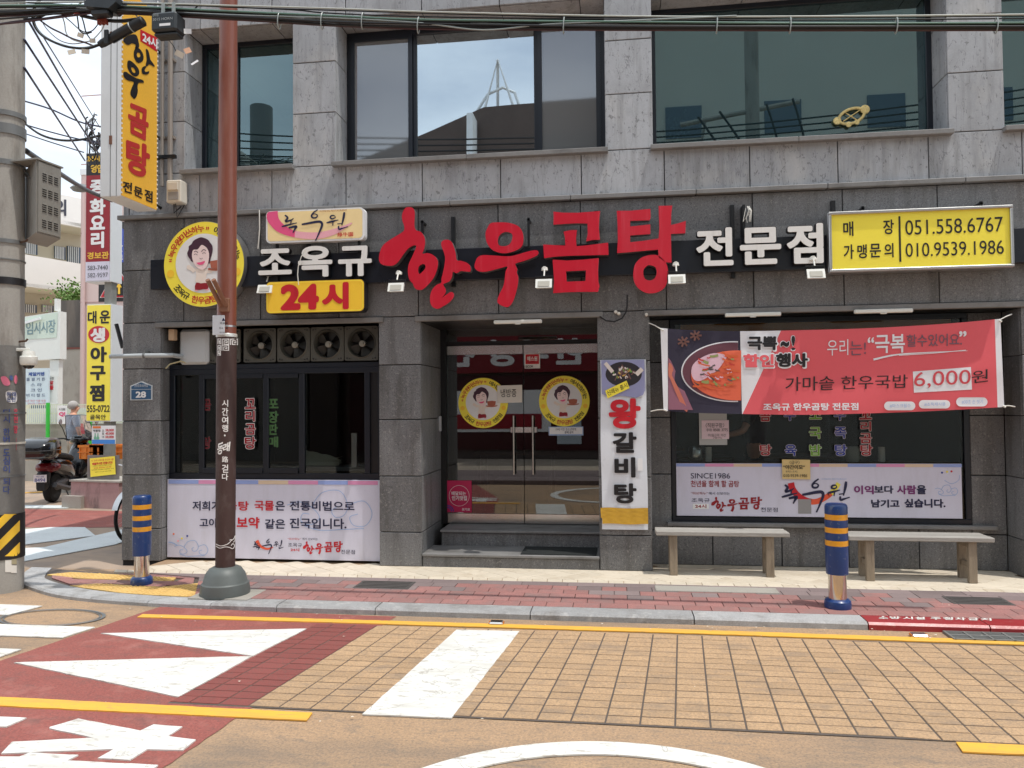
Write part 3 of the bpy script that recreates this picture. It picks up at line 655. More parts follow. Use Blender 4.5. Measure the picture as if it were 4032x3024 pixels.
def window(x0, x1, z0, z1, y, bars=(), panes=None, fr=.05, th=.06, gl=None, m=m_frame):
    mb = MB().box(x0, x1, y, y+th, z0, z0+fr, .004).box(x0, x1, y, y+th, z1-fr, z1, .004).box(x0, x0+fr, y+.001, y+th-.001, z0+fr, z1-fr, .004).box(x1-fr, x1, y+.001, y+th-.001, z0+fr, z1-fr, .004)
    for b in bars: mb.box(b-fr/2, b+fr/2, y+.002, y+th-.002, z0+fr, z1-fr, .004)
    w = mb.build('window', m, B); e = [x0]+list(bars)+[x1]
    for i, (a, b) in enumerate(zip(e, e[1:])):
        g_ = panes[i] if panes else gl
        if g_: MB().box(a+fr*.4, b-fr*.4, y+th*.5-.003, y+th*.5+.003, z0+fr*.8, z1-fr*.8).build('pane', g_, w)
    return w
xw = lambda x, f, Y=.36: XZ(x, 550, Y, f)[0]
w1 = window(W1[0]+.001, W1[1]-.001, SZ+.001, TZ-.001, .36, gl=g_teal, bars=[-4.46], fr=.055)
wa, wb_ = XZ(520, 500, .36, 'zv')[0], XZ(1285, 500, .36, 'zv')[0]
w2 = window(W2[0]+.001, W2[1]-.001, SZ+.001, TZ-.001, .36, bars=[wa, wb_], panes=[None, g_mirror, None], fr=.065)
for a, b in ((W2[0]+.05, wa-.01), (wb_+.01, W2[1]-.05)):
    s = MB().poly([[(x, .335, z) for x, z in ((a, SZ+.05), (b, SZ+.05), (b, TZ-.05), (a, TZ-.05))], [(x, .335, z) for x, z in ((a+.05, SZ+.11), (b-.05, SZ+.11), (b-.05, TZ-.12), (a+.05, TZ-.12))]], (0, .025, 0)).build('sash', m_frame, w2)
    MB().box(a+.03, b-.03, .350, .356, SZ+.09, TZ-.1).build('pane', g_screen, w2)
w3 = window(W3[0]+.001, W3[1]-.001, SZ+.001, TZ-.001, .36, gl=g_teal, fr=.055)
w4 = window(W4[0]+.001, W4[1]-.001, SZ+.001, TZ-.001, .36, gl=g_teal, fr=.055)
# ground floor lintel trim and reveals
for a, b in (OA, OB, OC): MB().box(a-.06, b+.06, -.035, .03, LZ-.03, LZ+.028, .006).build('lintel_trim', m_trim, B)
reveal(OA[0], OA[1], HK, LZ-.03, .40, m_dark, Dz, []); reveal(OB[0], OB[1], HK, LZ-.03, 1.05, m_dark, Dz, []); reveal(OC[0], OC[1], HK, LZ-.03, .37, m_dark, Dz, [], top=False)
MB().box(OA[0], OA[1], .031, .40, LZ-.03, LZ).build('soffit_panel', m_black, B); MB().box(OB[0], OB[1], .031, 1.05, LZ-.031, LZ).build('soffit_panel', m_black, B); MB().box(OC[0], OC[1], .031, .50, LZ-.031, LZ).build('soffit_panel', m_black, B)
# kitchen front: windows under a row of fans
ka = lambda x: XZ(x, 700, .17, 'z7')[0]
MB().box(OA[0], OA[1], .30, .40, HK, .98).build('dado', m_wall, B); MB().box(OA[0]+.001, OA[1]-.001, .171, .245, 2.255, 2.305).build('transom', m_frame, B)
kx0, kx1 = OA[0]+.001, OA[1]-.001
w = window(kx0, kx1, .985, 2.254, .17, bars=[ka(290), ka(672), ka(885), ka(1275)], panes=[g_clear, g_clear, g_clear, g_clear, None], fr=.065)
for a, b in ((ka(305), ka(655)), (ka(690), ka(865))):
    for z0, z1 in ((1.05, 1.11), (2.14, 2.19)): MB().box(a, b, .155, .17, z0, z1, .003).build('sash_rail', m_frame, w)
MB().box(kx0, kx1, .40, .42, 2.30, 2.73).build('fan_backing', m_int, B)
MB().box(ka(1275), kx1, .20, .22, .99, 2.25).build('dark_infill', m_black, B)
# entrance
xm = -1.115
st = MB().box(OB[0]+.002, OB[1]-.002, .012, .50, HK-.02, .172, .008); st.build('stone_step', m_dark, B); MB().box(OB[0]+.002, OB[1]-.002, -.012, .50, .174, .205, .006).build('step_tread', m_trim, B)
MB().box(OB[0]+.10, OB[1]-.002, .50, 1.4, HK, .352, .008).build('stone_step', m_dark, B); MB().box(OB[0]+.09, OB[1]-.002, .475, 1.4, .354, .383, .006).build('step_tread', m_trim, B)
D = .95
dz0, dz1 = .392, 2.53
MB().box(OB[0]+.001, OB[0]+.07, D-.02, D+.08, .384, LZ-.032).box(OB[1]-.012, OB[1]-.001, D-.02, D+.08, .384, LZ-.032).box(OB[0]+.07, OB[1]-.012, D-.02, D+.08, dz1+.006, dz1+.05).build('door_frame', m_black, B)
MB().box(OB[0]+.07, OB[1]-.012, D+.02, D+.03, dz1+.05, LZ-.032).build('transom_pane', g_door, B)
for a, b, s in ((OB[0]+.075, xm-.004, 1), (xm+.004, OB[1]-.016, -1)):
    d = root('door', ((a+b)/2, D, dz0)); d.parent = B
    MB().box(a, b, D, D+.04, dz1-.11, dz1, .003).build('rail', m_steel, d); MB().box(a, b, D, D+.04, dz0, dz0+.115, .003).build('rail', m_steel, d)
    MB().box(a, b, D+.014, D+.026, dz0+.1, dz1-.1).build('pane', g_door, d)
    hx = xm-.115 if s > 0 else xm+.115
    MB().tube([(hx, D-.055, .98), (hx, D-.055, 1.68)], .013, 12).tube([(hx, D+.02, 1.12), (hx, D-.055, 1.12)], .008).tube([(hx, D+.02, 1.54), (hx, D-.055, 1.54)], .008).build('handle', m_steel, d, smooth=True)
    MB().box(xm-.16 if s > 0 else xm+.004, xm-.004 if s > 0 else xm+.16, D-.014, D+.012, 1.475, 1.545, .004).lathe((xm-.085*s, D-.02, 1.51), [(.0, -.003), (.024, -.003), (.024, .004), (.03, .004), (.03, .01)], 20, 'y').build('lock', m_steel, d, smooth=True)
# bench bay: back wall and shop window
cx0, cx1 = .575, 3.615; wz0 = .53
clad(OC[0], cx0, HK, LZ-.03, [], Dz, .37, m_dark); clad(cx1, OC[1], HK, LZ-.03, [], Dz, .37, m_dark); clad(cx0, cx1, HK, wz0-.05, [1.0, 1.72, 2.4, 3.1], [], .37, m_dark)
mb = MB().box(OC[0], cx0-.005, .402, .5, 0, LZ).box(cx1+.005, OC[1], .402, .5, 0, LZ).box(cx0, cx1, .402, .5, 0, wz0-.055); mb.build('bay_wall', m_wall, B)
MB().box(cx0-.06, cx1+.22, .30, .42, wz0-.045, wz0-.003, .006).build('window_sill', m_trim, B)
w = window(cx0, cx1, wz0, LZ-.032, .36, gl=g_clear, fr=.055)
MB().box(cx0+.06, cx1-.06, .362, .368, wz0+.6, wz0+.605).build('glazing_bar', m_frame, w)
# rooms behind the glass
def room(x0, x1, y0, y1, z0, z1, mw, mf, lab):
    mb = MB(); t = .05
    mb.box(x0-t, x0, y0, y1, z0, z1).box(x1, x1+t, y0, y1, z0, z1).box(x0-t, x1+t, y1, y1+t, z0, z1).box(x0-t, x1+t, y0, y1, z1, z1+t); mb.build('interior_wall', mw, B); MB().box(x0-t, x1+t, y0, y1, z0-t, z0).build('interior_floor', mf, B)
kl_ = root('kerb_lettering', (2.9, -1.6, HK), 'white Korean lettering printed on top of the red kerb', 'lettering')
pk = onG('zk', HK+.002)
for ch, x0, x1, y in (('소', 478, 592, 140), ('방', 612, 738, 142), ('시', 768, 888, 146), ('설', 908, 1032, 148), ('주', 1096, 1222, 150), ('정', 1244, 1366, 152), ('차', 1388, 1516, 156), ('금', 1542, 1668, 158), ('지', 1692, 1822, 162)):
    TQ(MB(), ch, pk, (x0, y-2), (x1, y), (x1+6, y+31), (x0+6, y+29), .03).build('letter', m_white, kl_)
room(-5.3, -2.4, .43, 3.2, .2, 2.76, m_int, m_int, 'kitchen'); room(-2.35, 3.95, 1.42, 7, .38, 2.80, m_int, flat('interior_floor_tile', (70, 62, 55), .4), 'hall')
MB().box(-2.36, -2.30, .5, 1.42, .2, 2.8).box(.1, .15, .5, 1.42, .2, 2.8).box(.15, 3.95, .52, 1.42, .33, .38).box(.15, 3.95, .52, 1.42, 2.80, 2.84).build('interior_wall', m_int, B)
room(-5.3, 6.4, .47, 6.2, 4.45, 6.5, flat('upstairs_wall', (96, 96, 92), .8, var=.2), m_intw, 'upstairs')
MB().box(.7, 3.5, .46, .50, 2.50, 2.72, .01).build('ceiling_glow_board', flat('ceiling_glow_orange', (226, 140, 58), .35, var=.2, vs=4), B); MB().box(.65, 3.55, .44, .75, 1.12, 1.16, .006).build('counter', m_intw, B)  # board added for the lit wood ceiling; its warm glow is in the orange
MB().box(.65, 3.55, 1.1, 1.5, .38, 1.0).build('booth_back', m_int, B)
# ------------------------------------------------------------------ colours of print
K = flat('print_black', (28, 26, 30), .5); RD = flat('print_red', (200, 30, 45), .4); WH = flat('print_white', (236, 236, 236), .45); YE = flat('sign_yellow', (255, 236, 78), .35)
YO = flat('sign_orange_yellow', (254, 206, 60), .35); NV = flat('print_navy', (30, 34, 70), .5); CRM = flat('sign_cream', (250, 224, 165), .4); PK = flat('print_pink', (238, 90, 140), .4); PKL = flat('print_pale_pink', (244, 178, 190), .4)
LAV = layer(flat('panel_lavender', (214, 212, 228), .5, var=.04, vs=2), 'noise', (.48, .46, .50, 1), 2.5, .50, .75, .35, (2.5, 2.5, .5), 7); BLU = flat('print_blue', (40, 60, 150), .5); GRN = flat('print_green', (110, 165, 50), .5); MAR = flat('print_dark_red', (150, 22, 36), .5)
PUR = flat('print_purple', (120, 40, 110), .5); CLB = flat('print_pale_blue', (160, 184, 222), .5); LTR = layer(flat('letter_face', (232, 230, 226), .4), 'noise', (.45, .44, .42, 1), 3, .55, .8, .45, (5, 5, .3), 6); REDL = layer(flat('letter_red', (202, 26, 50), .32, coat=.2, var=.08, vs=3), 'noise', (.70, .10, .14, 1), 3, .55, .8, .5, (5, 5, .25), 5)
SIL = mat('sign_aluminium', (.52, .52, .52, 1), .32, .9, var=.12, vs=5); WBX = flat('sign_box_white', (226, 230, 232), .45, var=.06); SKIN = flat('cartoon_skin', (246, 222, 220), .5); HAIR = flat('cartoon_hair', (70, 38, 58), .5)
def rrect(x0, x1, z0, z1, r, n=6):
    o = []
    for cx_, cz, a in ((x1-r, z1-r, 0), (x0+r, z1-r, 90), (x0+r, z0+r, 180), (x1-r, z0+r, 270)):
        for k in range(n+1): t = R(a+90*k/n); o.append((cx_+r*math.cos(t), cz+r*math.sin(t)))
    return o
# traced outlines of the big letters (sighted in frame z5)
HAN1 = [(265,60),(298,66),(311,100),(308,180),(320,215),(350,225),(373,255),(380,300),(372,345),(362,372),(400,368),(440,385),(465,420),(462,470),(440,530),(400,580),(362,612),(325,612),(305,592),(300,575),(275,545),(265,490),(272,440),(290,400),(308,360),(322,320),(300,318),(270,335),(240,370),(205,420),(170,450),(120,452),(83,438),(71,400),(85,340),(110,305),(160,270),(215,237),(240,215),(240,185),(228,150),(226,110),(243,72)]
HAN1H = [(355,445),(375,442),(384,460),(375,480),(345,508),(334,490),(338,460)]
HAN2 = [(505,282),(530,278),(555,290),(570,320),(585,370),(592,415),(620,420),(660,433),(682,455),(685,490),(660,492),(620,488),(600,500),(580,500),(567,492),(560,530),(540,560),(503,576),(518,610),(515,640),(492,668),(525,645),(555,628),(572,640),(570,665),(540,700),(500,725),(465,742),(430,728),(415,695),(415,650),(430,610),(460,580),(488,568),(490,540),(500,500),(510,450),(515,400),(505,360),(490,320),(490,296)]
U1 = [(820,168),(870,162),(940,165),(1000,185),(1030,220),(1040,270),(1030,320),(990,350),(930,368),(880,366),(830,345),(795,300),(785,240),(798,200)]
U1H = [(905,230),(940,228),(965,245),(962,280),(945,310),(915,322),(880,318),(868,295),(875,255)]
U2 = [(735,395),(770,382),(850,385),(930,390),(985,382),(1060,360),(1115,349),(1138,356),(1135,380),(1085,405),(1030,425),(985,440),(998,475),(995,500),(1005,530),(1002,580),(985,650),(965,700),(938,729),(905,725),(870,705),(865,680),(880,640),(905,590),(915,530),(920,490),(932,458),(880,470),(820,485),(770,494),(730,485),(712,462),(718,425)]
GO1 = [(1240,90),(1300,97),(1400,98),(1480,92),(1554,86),(1548,140),(1545,200),(1552,278),(1500,280),(1460,290),(1470,240),(1468,170),(1400,168),(1320,172),(1240,178),(1242,130)]
GO2 = [(1308,225),(1350,215),(1398,214),(1392,270),(1395,322),(1450,318),(1530,308),(1607,298),(1610,380),(1500,382),(1350,386),(1250,392),(1178,402),(1172,310),(1250,315),(1320,318),(1318,265)]
GO3 = [(1235,412),(1330,418),(1440,412),(1545,402),(1540,480),(1542,560),(1550,590),(1540,628),(1440,628),(1340,630),(1238,637),(1245,560),(1240,480)]
GO3H = [(1325,490),(1458,484),(1455,555),(1330,560)]
TA1 = [(1665,85),(1760,84),(1890,72),(1892,130),(1885,148),(1755,152),(1755,190),(1890,176),(1890,240),(1755,250),(1755,296),(1850,285),(1945,270),(1950,200),(1945,52),(2037,50),(2030,110),(2028,180),(2080,168),(2128,152),(2124,235),(2028,240),(2030,340),(2032,432),(1992,430),(1945,395),(1942,345),(1850,352),(1750,362),(1667,368),(1672,280),(1670,180)]
TA2 = [(1850,390),(1900,380),(1944,386),(1992,430),(2008,480),(2005,550),(1985,600),(1940,630),(1880,638),(1830,620),(1790,580),(1775,520),(1785,450),(1815,410)]
TA2H = [(1870,452),(1895,450),(1925,465),(1932,500),(1920,535),(1890,552),(1860,545),(1845,520),(1845,480)]
WORD = [('한', [([closed(HAN1, 3), closed(HAN1H, 3)]), ([closed(HAN2, 3)])]), ('우', [([closed(U1, 3), closed(U1H, 3)]), ([closed(U2, 3)])]), ('곰', [[GO1], [GO2], [GO3, GO3H]]), ('탕', [[TA1], [closed(TA2, 3), closed(TA2H, 3)]])]
def word_logo(mb, pt, x0, y0, x1, y1):
    """the same lettering printed small: maps the big word's box (71..2128, 50..742) to a box in the sighting frame"""
    for _, parts in WORD:
        for loops in parts: mb.poly([[pt(x0+(x1-x0)*(a-71)/2057, y0+(y1-y0)*(b-50)/692) for a, b in lp] for lp in loops])
# ------------------------------------------------------------------ main storefront sign
SG = root('storefront_sign', (-.3, 0, 3.1), 'long black signboard with big red and white raised Korean letters over the entrance', 'shop sign')
bx0 = P(328*1.8228, 1050, 1, -.10).x
MB().box(-5.25, 2.32, -.115, -.045, 3.155, 3.495, .004).build('backing_board', flat('signboard_black', (24, 28, 38), .3, var=.2, vs=2), SG)
MB().box(3.78, 5.2, -.115, -.045, 3.155, 3.495, .004).build('backing_board', MC['signboard_black'], SG)
for x in (-4.9, -3.4, -1.75, -.2, 1.2, 2.2, 4.3): MB().box(x-.02, x+.02, -.045, 0, 3.1, 3.86).build('bracket', m_black, SG)
YL = -.23
for i, (ch, parts) in enumerate(WORD):
    mb = MB(); rim = MB()
    for loops in parts:
        pl = [[P(a, b, 1, YL, 'z5') for a, b in lp] for lp in loops]; mb.poly(pl, (0, .012, 0))
        c = sum((p for p in pl[0]), Vector())/len(pl[0])
        rim.poly([[p+Vector((0, .0125, 0)) for p in lp] for lp in pl], (0, .085, 0))
    o = mb.build('letter', REDL, SG); rim.build('letter_side', mat('letter_side_metal', (.30, .28, .28, 1), .35, .7), o)
def chletter(ch, f, x0, y0, x1, y1):
    o = T(MB(), ch, f, x0, y0, x1, y1, -.205, .032, (0, .012, 0)).build('letter', LTR, SG)
    T(MB(), ch, f, x0-4, y0-4, x1+4, y1+4, -.192, .045, (0, .07, 0)).build('letter_side', K, o)
for ch, b in zip('조옥규', ((1025, 490, 1345, 740), (1410, 462, 1738, 762), (1797, 462, 2120, 755))): chletter(ch, 'z4', *b)
for ch, b in zip('전문점', ((147, 235, 380, 474), (422, 232, 682, 465), (718, 208, 948, 460))): chletter(ch, 'z6', *b)
# ------------------------------------------------------------------ calligraphy 녹우원 and its swoosh, in frame z4 units
NOK = [([(1282, 165), (1308, 190), (1290, 226), (1345, 212), (1365, 195)], 15), ([(1345, 205), (1338, 252)], 14), ([(1252, 276), (1320, 258), (1398, 240)], 13), ([(1318, 288), (1390, 274), (1378, 300), (1360, 334)], 17),
       ([(1600, 112), (1560, 140), (1540, 170), (1552, 190), (1585, 188), (1596, 166), (1570, 152), (1548, 162)], 12), ([(1445, 255), (1500, 246), (1590, 230), (1630, 232), (1642, 262), (1620, 320), (1596, 375), (1578, 412)], 18),
       ([(1760, 168), (1730, 172), (1722, 192), (1745, 200), (1770, 186), (1760, 168)], 11), ([(1685, 240), (1740, 226), (1800, 212)], 13), ([(1748, 226), (1745, 266)], 13), ([(1858, 135), (1850, 190), (1832, 262)], 16), ([(1790, 250), (1836, 244)], 11), ([(1802, 268), (1806, 300), (1840, 292), (1892, 276)], 13)]
def nokuwon(mb, pt, x0, y0, x1, y1, k=1.):
    sx = (x1-x0)/640; sy = (y1-y0)/300
    for p, w in NOK: stroke(mb, [(x0+(a-1252)*sx, y0+(b-112)*sy) for a, b in p], lambda t, w=w: w*sx*k*(.65+.7*math.sin(math.pi*min(1, t*1.05+.1))), pt)
# small sign over the white letters
S1 = root('small_rounded_sign', (-3.2, 0, 3.6), 'small cream rounded sign with a pink swoosh above the white letters', 'shop sign')
a, b = XZ(1100, 260, -.2, 'z4')[0], XZ(2050, 260, -.2, 'z4')[0]; zt, z0 = XZ(1570, 108, -.2, 'z4')[1], XZ(1570, 420, -.2, 'z4')[1]
MB().poly([[(x, -.2, z) for x, z in rrect(a, b, z0, zt, .05)]], (0, .10, 0)).build('box', WH, S1)
MB().poly([[(x, -.203, z) for x, z in rrect(a+.02, b-.02, z0+.02, zt-.015, .04)]]).build('face', CRM, S1)
pt = onY('z4', -.206); mb = MB(); mb.cur = 0
up_ = smooth([(1212, 125), (1225, 200), (1290, 270), (1400, 320), (1600, 330), (1780, 290), (1930, 235)], 8); lo_ = smooth([(1106, 190), (1130, 245), (1220, 330), (1400, 385), (1600, 395), (1780, 345), (1935, 245)], 8)
n = len(up_)
mb.poly([[pt(1120, 135), pt(1212, 125)]+[pt(*p) for p in up_[1:24]]+[pt(*p) for p in lo_[:24][::-1]]+[pt(1106, 160)]]); mb.build('swoosh', PK, S1)
MB().poly([[pt(*p) for p in up_[23:]]+[pt(*p) for p in lo_[23:][::-1]]]).build('swoosh', PKL, S1)
mb = MB(); nokuwon(mb, onY('z4', -.210), 1252, 112, 1892, 412); mb.build('lettering', NV, S1)
mb = MB(); T(mb, '綠牛園', 'z4', 1790, 330, 1942, 372, -.208, .01); mb.build('lettering', RD, S1); T(MB(), 'KOREAN RESTAURANT', 'z4', 1620, 112, 1882, 130, -.208, 0).build('lettering', flat('print_brown', (170, 120, 90), .5), S1)
for x in (1205, 2000): xx = P(x, 450, 1, -.14, 'z4').x; MB().box(xx-.012, xx+.012, -.15, -.116, 3.1, z0+.03).build('bracket', m_black, S1)
# 24 hour sign
S2 = root('hours_sign', (-3.2, 0, 2.9), 'yellow rounded sign reading 24 in red under the white letters', 'shop sign')
a, b = XZ(1100, 950, -.2, 'z4')[0], XZ(2052, 950, -.2, 'z4')[0]; zt, z0 = XZ(1570, 797, -.2, 'z4')[1], XZ(1570, 1108, -.2, 'z4')[1]
MB().poly([[(x, -.2, z) for x, z in rrect(a, b, z0, zt, .05)]], (0, .13, 0)).build('box', K, S2)
MB().poly([[(x, -.203, z) for x, z in rrect(a+.004, b-.004, z0+.004, zt-.004, .048)]]).build('face', YO, S2)
MB().poly([[(x, -.206, z) for x, z in rrect(a+.012, b-.012, z0+.012, zt-.012, .044)], [(x, -.206, z) for x, z in rrect(a+.02, b-.02, z0+.02, zt-.02, .04)]]).build('border', YE, S2)
T(T(MB(), '24', 'z4', 1240, 832, 1612, 1082, -.207, .06), '시', 'z4', 1640, 815, 1900, 1078, -.207, .055).build('lettering', RD, S2)
# phone number sign
S3 = root('phone_number_sign', (3.0, 0, 3.1), 'yellow sign with two phone numbers in a silver frame', 'shop sign')
a, b = XZ(984, 330, -.22, 'z6')[0], XZ(2150, 300, -.22, 'z6')[0]; zt, z0 = XZ(1570, 112, -.22, 'z6')[1], XZ(1570, 498, -.22, 'z6')[1]
MB().box(a, b, -.18, -.04, z0, zt, .004).build('box', SIL, S3)
fr_ = MB(); w_ = .028
fr_.box(a, b, -.225, -.181, z0, z0+w_, .006).box(a, b, -.225, -.181, zt-w_, zt, .006).box(a, a+w_, -.224, -.181, z0+w_, zt-w_, .006).box(b-w_, b, -.224, -.181, z0+w_, zt-w_, .006); fr_.build('frame', SIL, S3)
MB().box(a+w_, b-w_, -.200, -.185, z0+w_, zt-w_).build('face', YE, S3)
mb = MB()
for s, q in (('매', (1073, 195, 1137, 288)), ('장', (1325, 183, 1392, 276)), ('가', (1076, 340, 1140, 432)), ('맹', (1162, 340, 1222, 428)), ('문', (1240, 335, 1310, 422)), ('의', (1332, 332, 1390, 422))): T(mb, s, 'z6', *q, -.203, .018)
T(mb, '051.558.6767', 'z6', 1464, 176, 2080, 270, -.203, .0); T(mb, '010.9539.1986', 'z6', 1466, 322, 2085, 410, -.203, .0); rect(mb, 'z6', 1424, 162, 1436, 450, -.203); mb.build('lettering', K, S3)
for x in (2.45, 3.55): MB().box(x-.015, x+.015, -.16, 0, zt+.03, zt+.05).box(x-.012, x+.012, -.16, -.13, zt-.02, zt+.06).build('bracket', m_black, S3)
# ------------------------------------------------------------------ round emblem with the smiling cook
def emblem(r_, cx_, cz, rad, Y, stick=False):
    q = lambda x, z, d=0.: (cx_+rad*x, Y-d, cz+rad*z); e = .0015 if stick else .003
    MB().poly([[q(math.cos(t), math.sin(t)) for t in [2*math.pi*i/72 for i in range(72)]]]).build('disc', YE, r_)
    MB().poly([[q(.70*math.cos(t), .02+.70*math.sin(t), e) for t in [2*math.pi*i/64 for i in range(64)]]]).build('disc', WH, r_)
    def arc_text(mb, s, a0, a1, h, rr, flip=False, b=.02):
        n = len(s)
        for i, ch in enumerate(s):
            if ch == ' ': continue
            t = R(a0+(a1-a0)*(i+.5)/n)
            w = h*(.45 if ch in '“”' else 1.0); hh = h*(.45 if ch in '“”' else 1.0)
            rad_ = Vector((math.cos(t), math.sin(t))); tan = Vector((math.sin(t), -math.cos(t)))
            if flip: rad_, tan = -rad_, -tan
            c = Vector((math.cos(t), math.sin(t)))*rr
            put(mb, ch, lambda u, v: q(*(c+tan*(u-.5)*w+rad_*(v-.5)*hh), e), b)
    mb = MB(); arc_text(mb, '“녹우원미쓰하누”', 178, 78, .17, .845); arc_text(mb, '한우곰탕', 250, 293, .17, .85, True); mb.build('lettering', RD, r_)
    mb = MB(); arc_text(mb, '에서선보이는', 72, 6, .17, .845); arc_text(mb, '조옥규', 216, 244, .16, .85, True); arc_text(mb, '전문점', 299, 328, .16, .85, True); mb.build('lettering', K, r_)
    mb = MB()
    for s in (-1, 1): mb.poly([[q(s*.83+.09*math.cos(t), -.2+.09*math.sin(t), e) for t in [2*math.pi*i/16 for i in range(16)]]])
    mb.build('dot', YO, r_)
    Z = lambda pts, d: [q((x-495)/395, (640-y)/415, d) for x, y in pts]
    body = [(420, 700), (395, 720), (370, 700), (352, 690), (330, 680), (332, 650), (352, 640), (372, 655), (400, 672), (430, 680), (520, 690), (560, 690), (590, 700), (575, 725), (530, 730), (520, 780), (535, 825), (500, 835), (460, 822), (425, 818), (415, 800), (425, 750)]
    MB().poly([Z(body, e*2)]).build('figure', flat('cartoon_shirt', (240, 226, 214), .5), r_)
    MB().poly([Z(closed([(425, 818), (470, 828), (535, 825), (545, 880), (500, 885), (415, 888)], 2), e*3)]).build('skirt', MAR, r_)
    MB().poly([Z([(415, 888), (440, 888), (445, 900), (410, 900)], e*3)]).poly([Z([(515, 885), (548, 882), (552, 896), (518, 898)], e*3)]).build('shoe', PKL, r_)
    MB().poly([Z(closed([(470, 377), (500, 385), (515, 390), (545, 408), (560, 430), (582, 462), (588, 500), (580, 545), (566, 590), (556, 640), (520, 620), (390, 615), (366, 590), (345, 560), (336, 525), (350, 490), (352, 460), (378, 440), (395, 410), (430, 390)], 3), e*3)]).build('hair', HAIR, r_)
    MB().poly([Z(closed([(395, 500), (440, 495), (475, 455), (500, 460), (535, 490), (553, 540), (550, 600), (535, 660), (500, 692), (465, 690), (430, 665), (400, 620), (384, 560)], 3), e*4)]).build('face', SKIN, r_)
    mb = MB(); pz = lambda x, y: q((x-495)/395, (640-y)/415, e*5)
    for p, w in (([(405, 520), (425, 512), (445, 528)], 6), ([(478, 520), (500, 500), (525, 512)], 6), ([(405, 548), (422, 540), (440, 552)], 4), ([(488, 540), (505, 530), (522, 540)], 4), ([(462, 580), (475, 592), (492, 582)], 4)): stroke(mb, p, w, pz)
    mb.build('face_line', HAIR, r_); MB().poly([Z(closed([(430, 625), (470, 622), (515, 610), (500, 640), (470, 648), (448, 642)], 2), e*5)]).build('mouth', PK, r_)
    MB().poly([Z([(560, 615), (640, 605), (700, 615), (690, 680), (640, 692), (572, 680)], e*4)]).poly([Z(closed([(545, 680), (640, 690), (720, 680), (720, 695), (640, 710), (550, 700)], 2), e*3)]).build('pot', flat('pot_brown', (178, 100, 78), .5), r_)
cxx, czz = XZ(497, 640, -.18, 'z4'); RS = root('round_emblem_sign', (cxx, 0, czz-.44), 'round yellow and white sign with a cartoon cook beside the brown pole', 'shop sign')
rad = (XZ(500, 224, -.18, 'z4')[1]-XZ(500, 1055, -.18, 'z4')[1])/2
MB().lathe((cxx, 0, czz), [(rad-.004, -.178), (rad, -.17), (rad, -.03)], 72, 'y').build('box', SIL, RS, smooth=True); emblem(RS, cxx, czz, rad-.005, -.181)
for f, cx_, cy_, r_px, lab in (('z8', 380, 583, 149, 'round yellow cook sticker on the left door, partly under a paper'), ('z8', 862, 572, 150, 'round yellow cook sticker on the right door')):
    Yd = D+.008; x, z = XZ(cx_, cy_, Yd, f); rr = XZ(cx_, cy_-r_px, Yd, f)[1]-z; s_ = root('round_sticker', (x, Yd, z-rr), lab, 'sticker', 'round stickers on the glass doors'); emblem(s_, x, z, rr, Yd, True)
# ------------------------------------------------------------------ papers and small stickers
def paper(name, f, x0, y0, x1, y1, Y, m, lab, cat='notice', th=.001, rot=0):
    a, z1_ = XZ(x0, (y0+y1)/2, Y, f)[0], XZ((x0+x1)/2, y0, Y, f)[1]; b, z0_ = XZ(x1, (y0+y1)/2, Y, f)[0], XZ((x0+x1)/2, y1, Y, f)[1]
    r_ = root(name, ((a+b)/2, Y, z0_), lab, cat)
    mb = MB().quads(lambda u, v: (a+(b-a)*u, Y-(.004 if cat == 'note' else .001)*math.sin(math.pi*u)*math.sin(math.pi*v)-(.003 if rot else 0), z0_+(z1_-z0_)*v+rot*(u-.5)), 4, 4); mb.build('sheet', m, r_); return r_
PAP = flat('paper_white', (228, 224, 216), .8); PAPP = flat('paper_pink', (226, 206, 216), .8); PAPK = flat('paper_kraft', (222, 196, 136), .8); m_taped = flat('tape_clear', (200, 190, 170), .4)
s = paper('handwritten_note', 'z8', 465, 478, 612, 582, D-.006, PAP, 'white handwritten note taped across the two glass doors', 'note', rot=.006)
T(MB(), '냉방중', 'z8', 485, 500, 578, 548, D-.017, .0).build('lettering', K, s)
s = paper('security_sticker', 'z8', 627, 290, 718, 378, D+.006, WH, 'red and white security company sticker at the top of the right door', 'sticker')
rect(MB(), 'z8', 632, 294, 712, 352, D+.003).build('panel', RD, s); T(MB(), '에스원', 'z8', 642, 306, 702, 334, D+.001, .03).build('lettering', WH, s); T(T(MB(), 'SECOM', 'z8', 632, 360, 676, 374, D+.001, .02), 'CCTV', 'z8', 650, 338, 690, 346, D+.0008, .0).build('lettering', K, s)
s = paper('age_notice_sticker', 'z8', 770, 724, 975, 776, D+.006, CLB, 'narrow pale blue notice under the right round sticker', 'sticker')
rect(MB(), 'z8', 775, 728, 970, 768, D+.003).build('panel', WH, s); T(T(MB(), '19세 미만 청소년에게', 'z8', 812, 731, 932, 748, D+.001, .01), '판매 금지', 'z8', 865, 750, 915, 765, D+.001, .02).build('lettering', NV, s)
s = paper('delivery_poster', 'z8', 165, 1044, 312, 1232, D+.006, flat('poster_pink', (196, 30, 86), .4), 'square dark pink poster low on the left door', 'poster')
mb = T(T(T(MB(), '배달되는', 'z8', 193, 1108, 278, 1132, D+.003, .02), '인기맛집', 'z8', 195, 1135, 284, 1162, D+.003, .03), '요기요', 'z8', 255, 1207, 302, 1223, D+.003, .03)
for t in (62, 59.5): pass
x, z = XZ(238, 1134, D+.003, 'z8'); rr = XZ(238, 1072, D+.003, 'z8')[1]-z
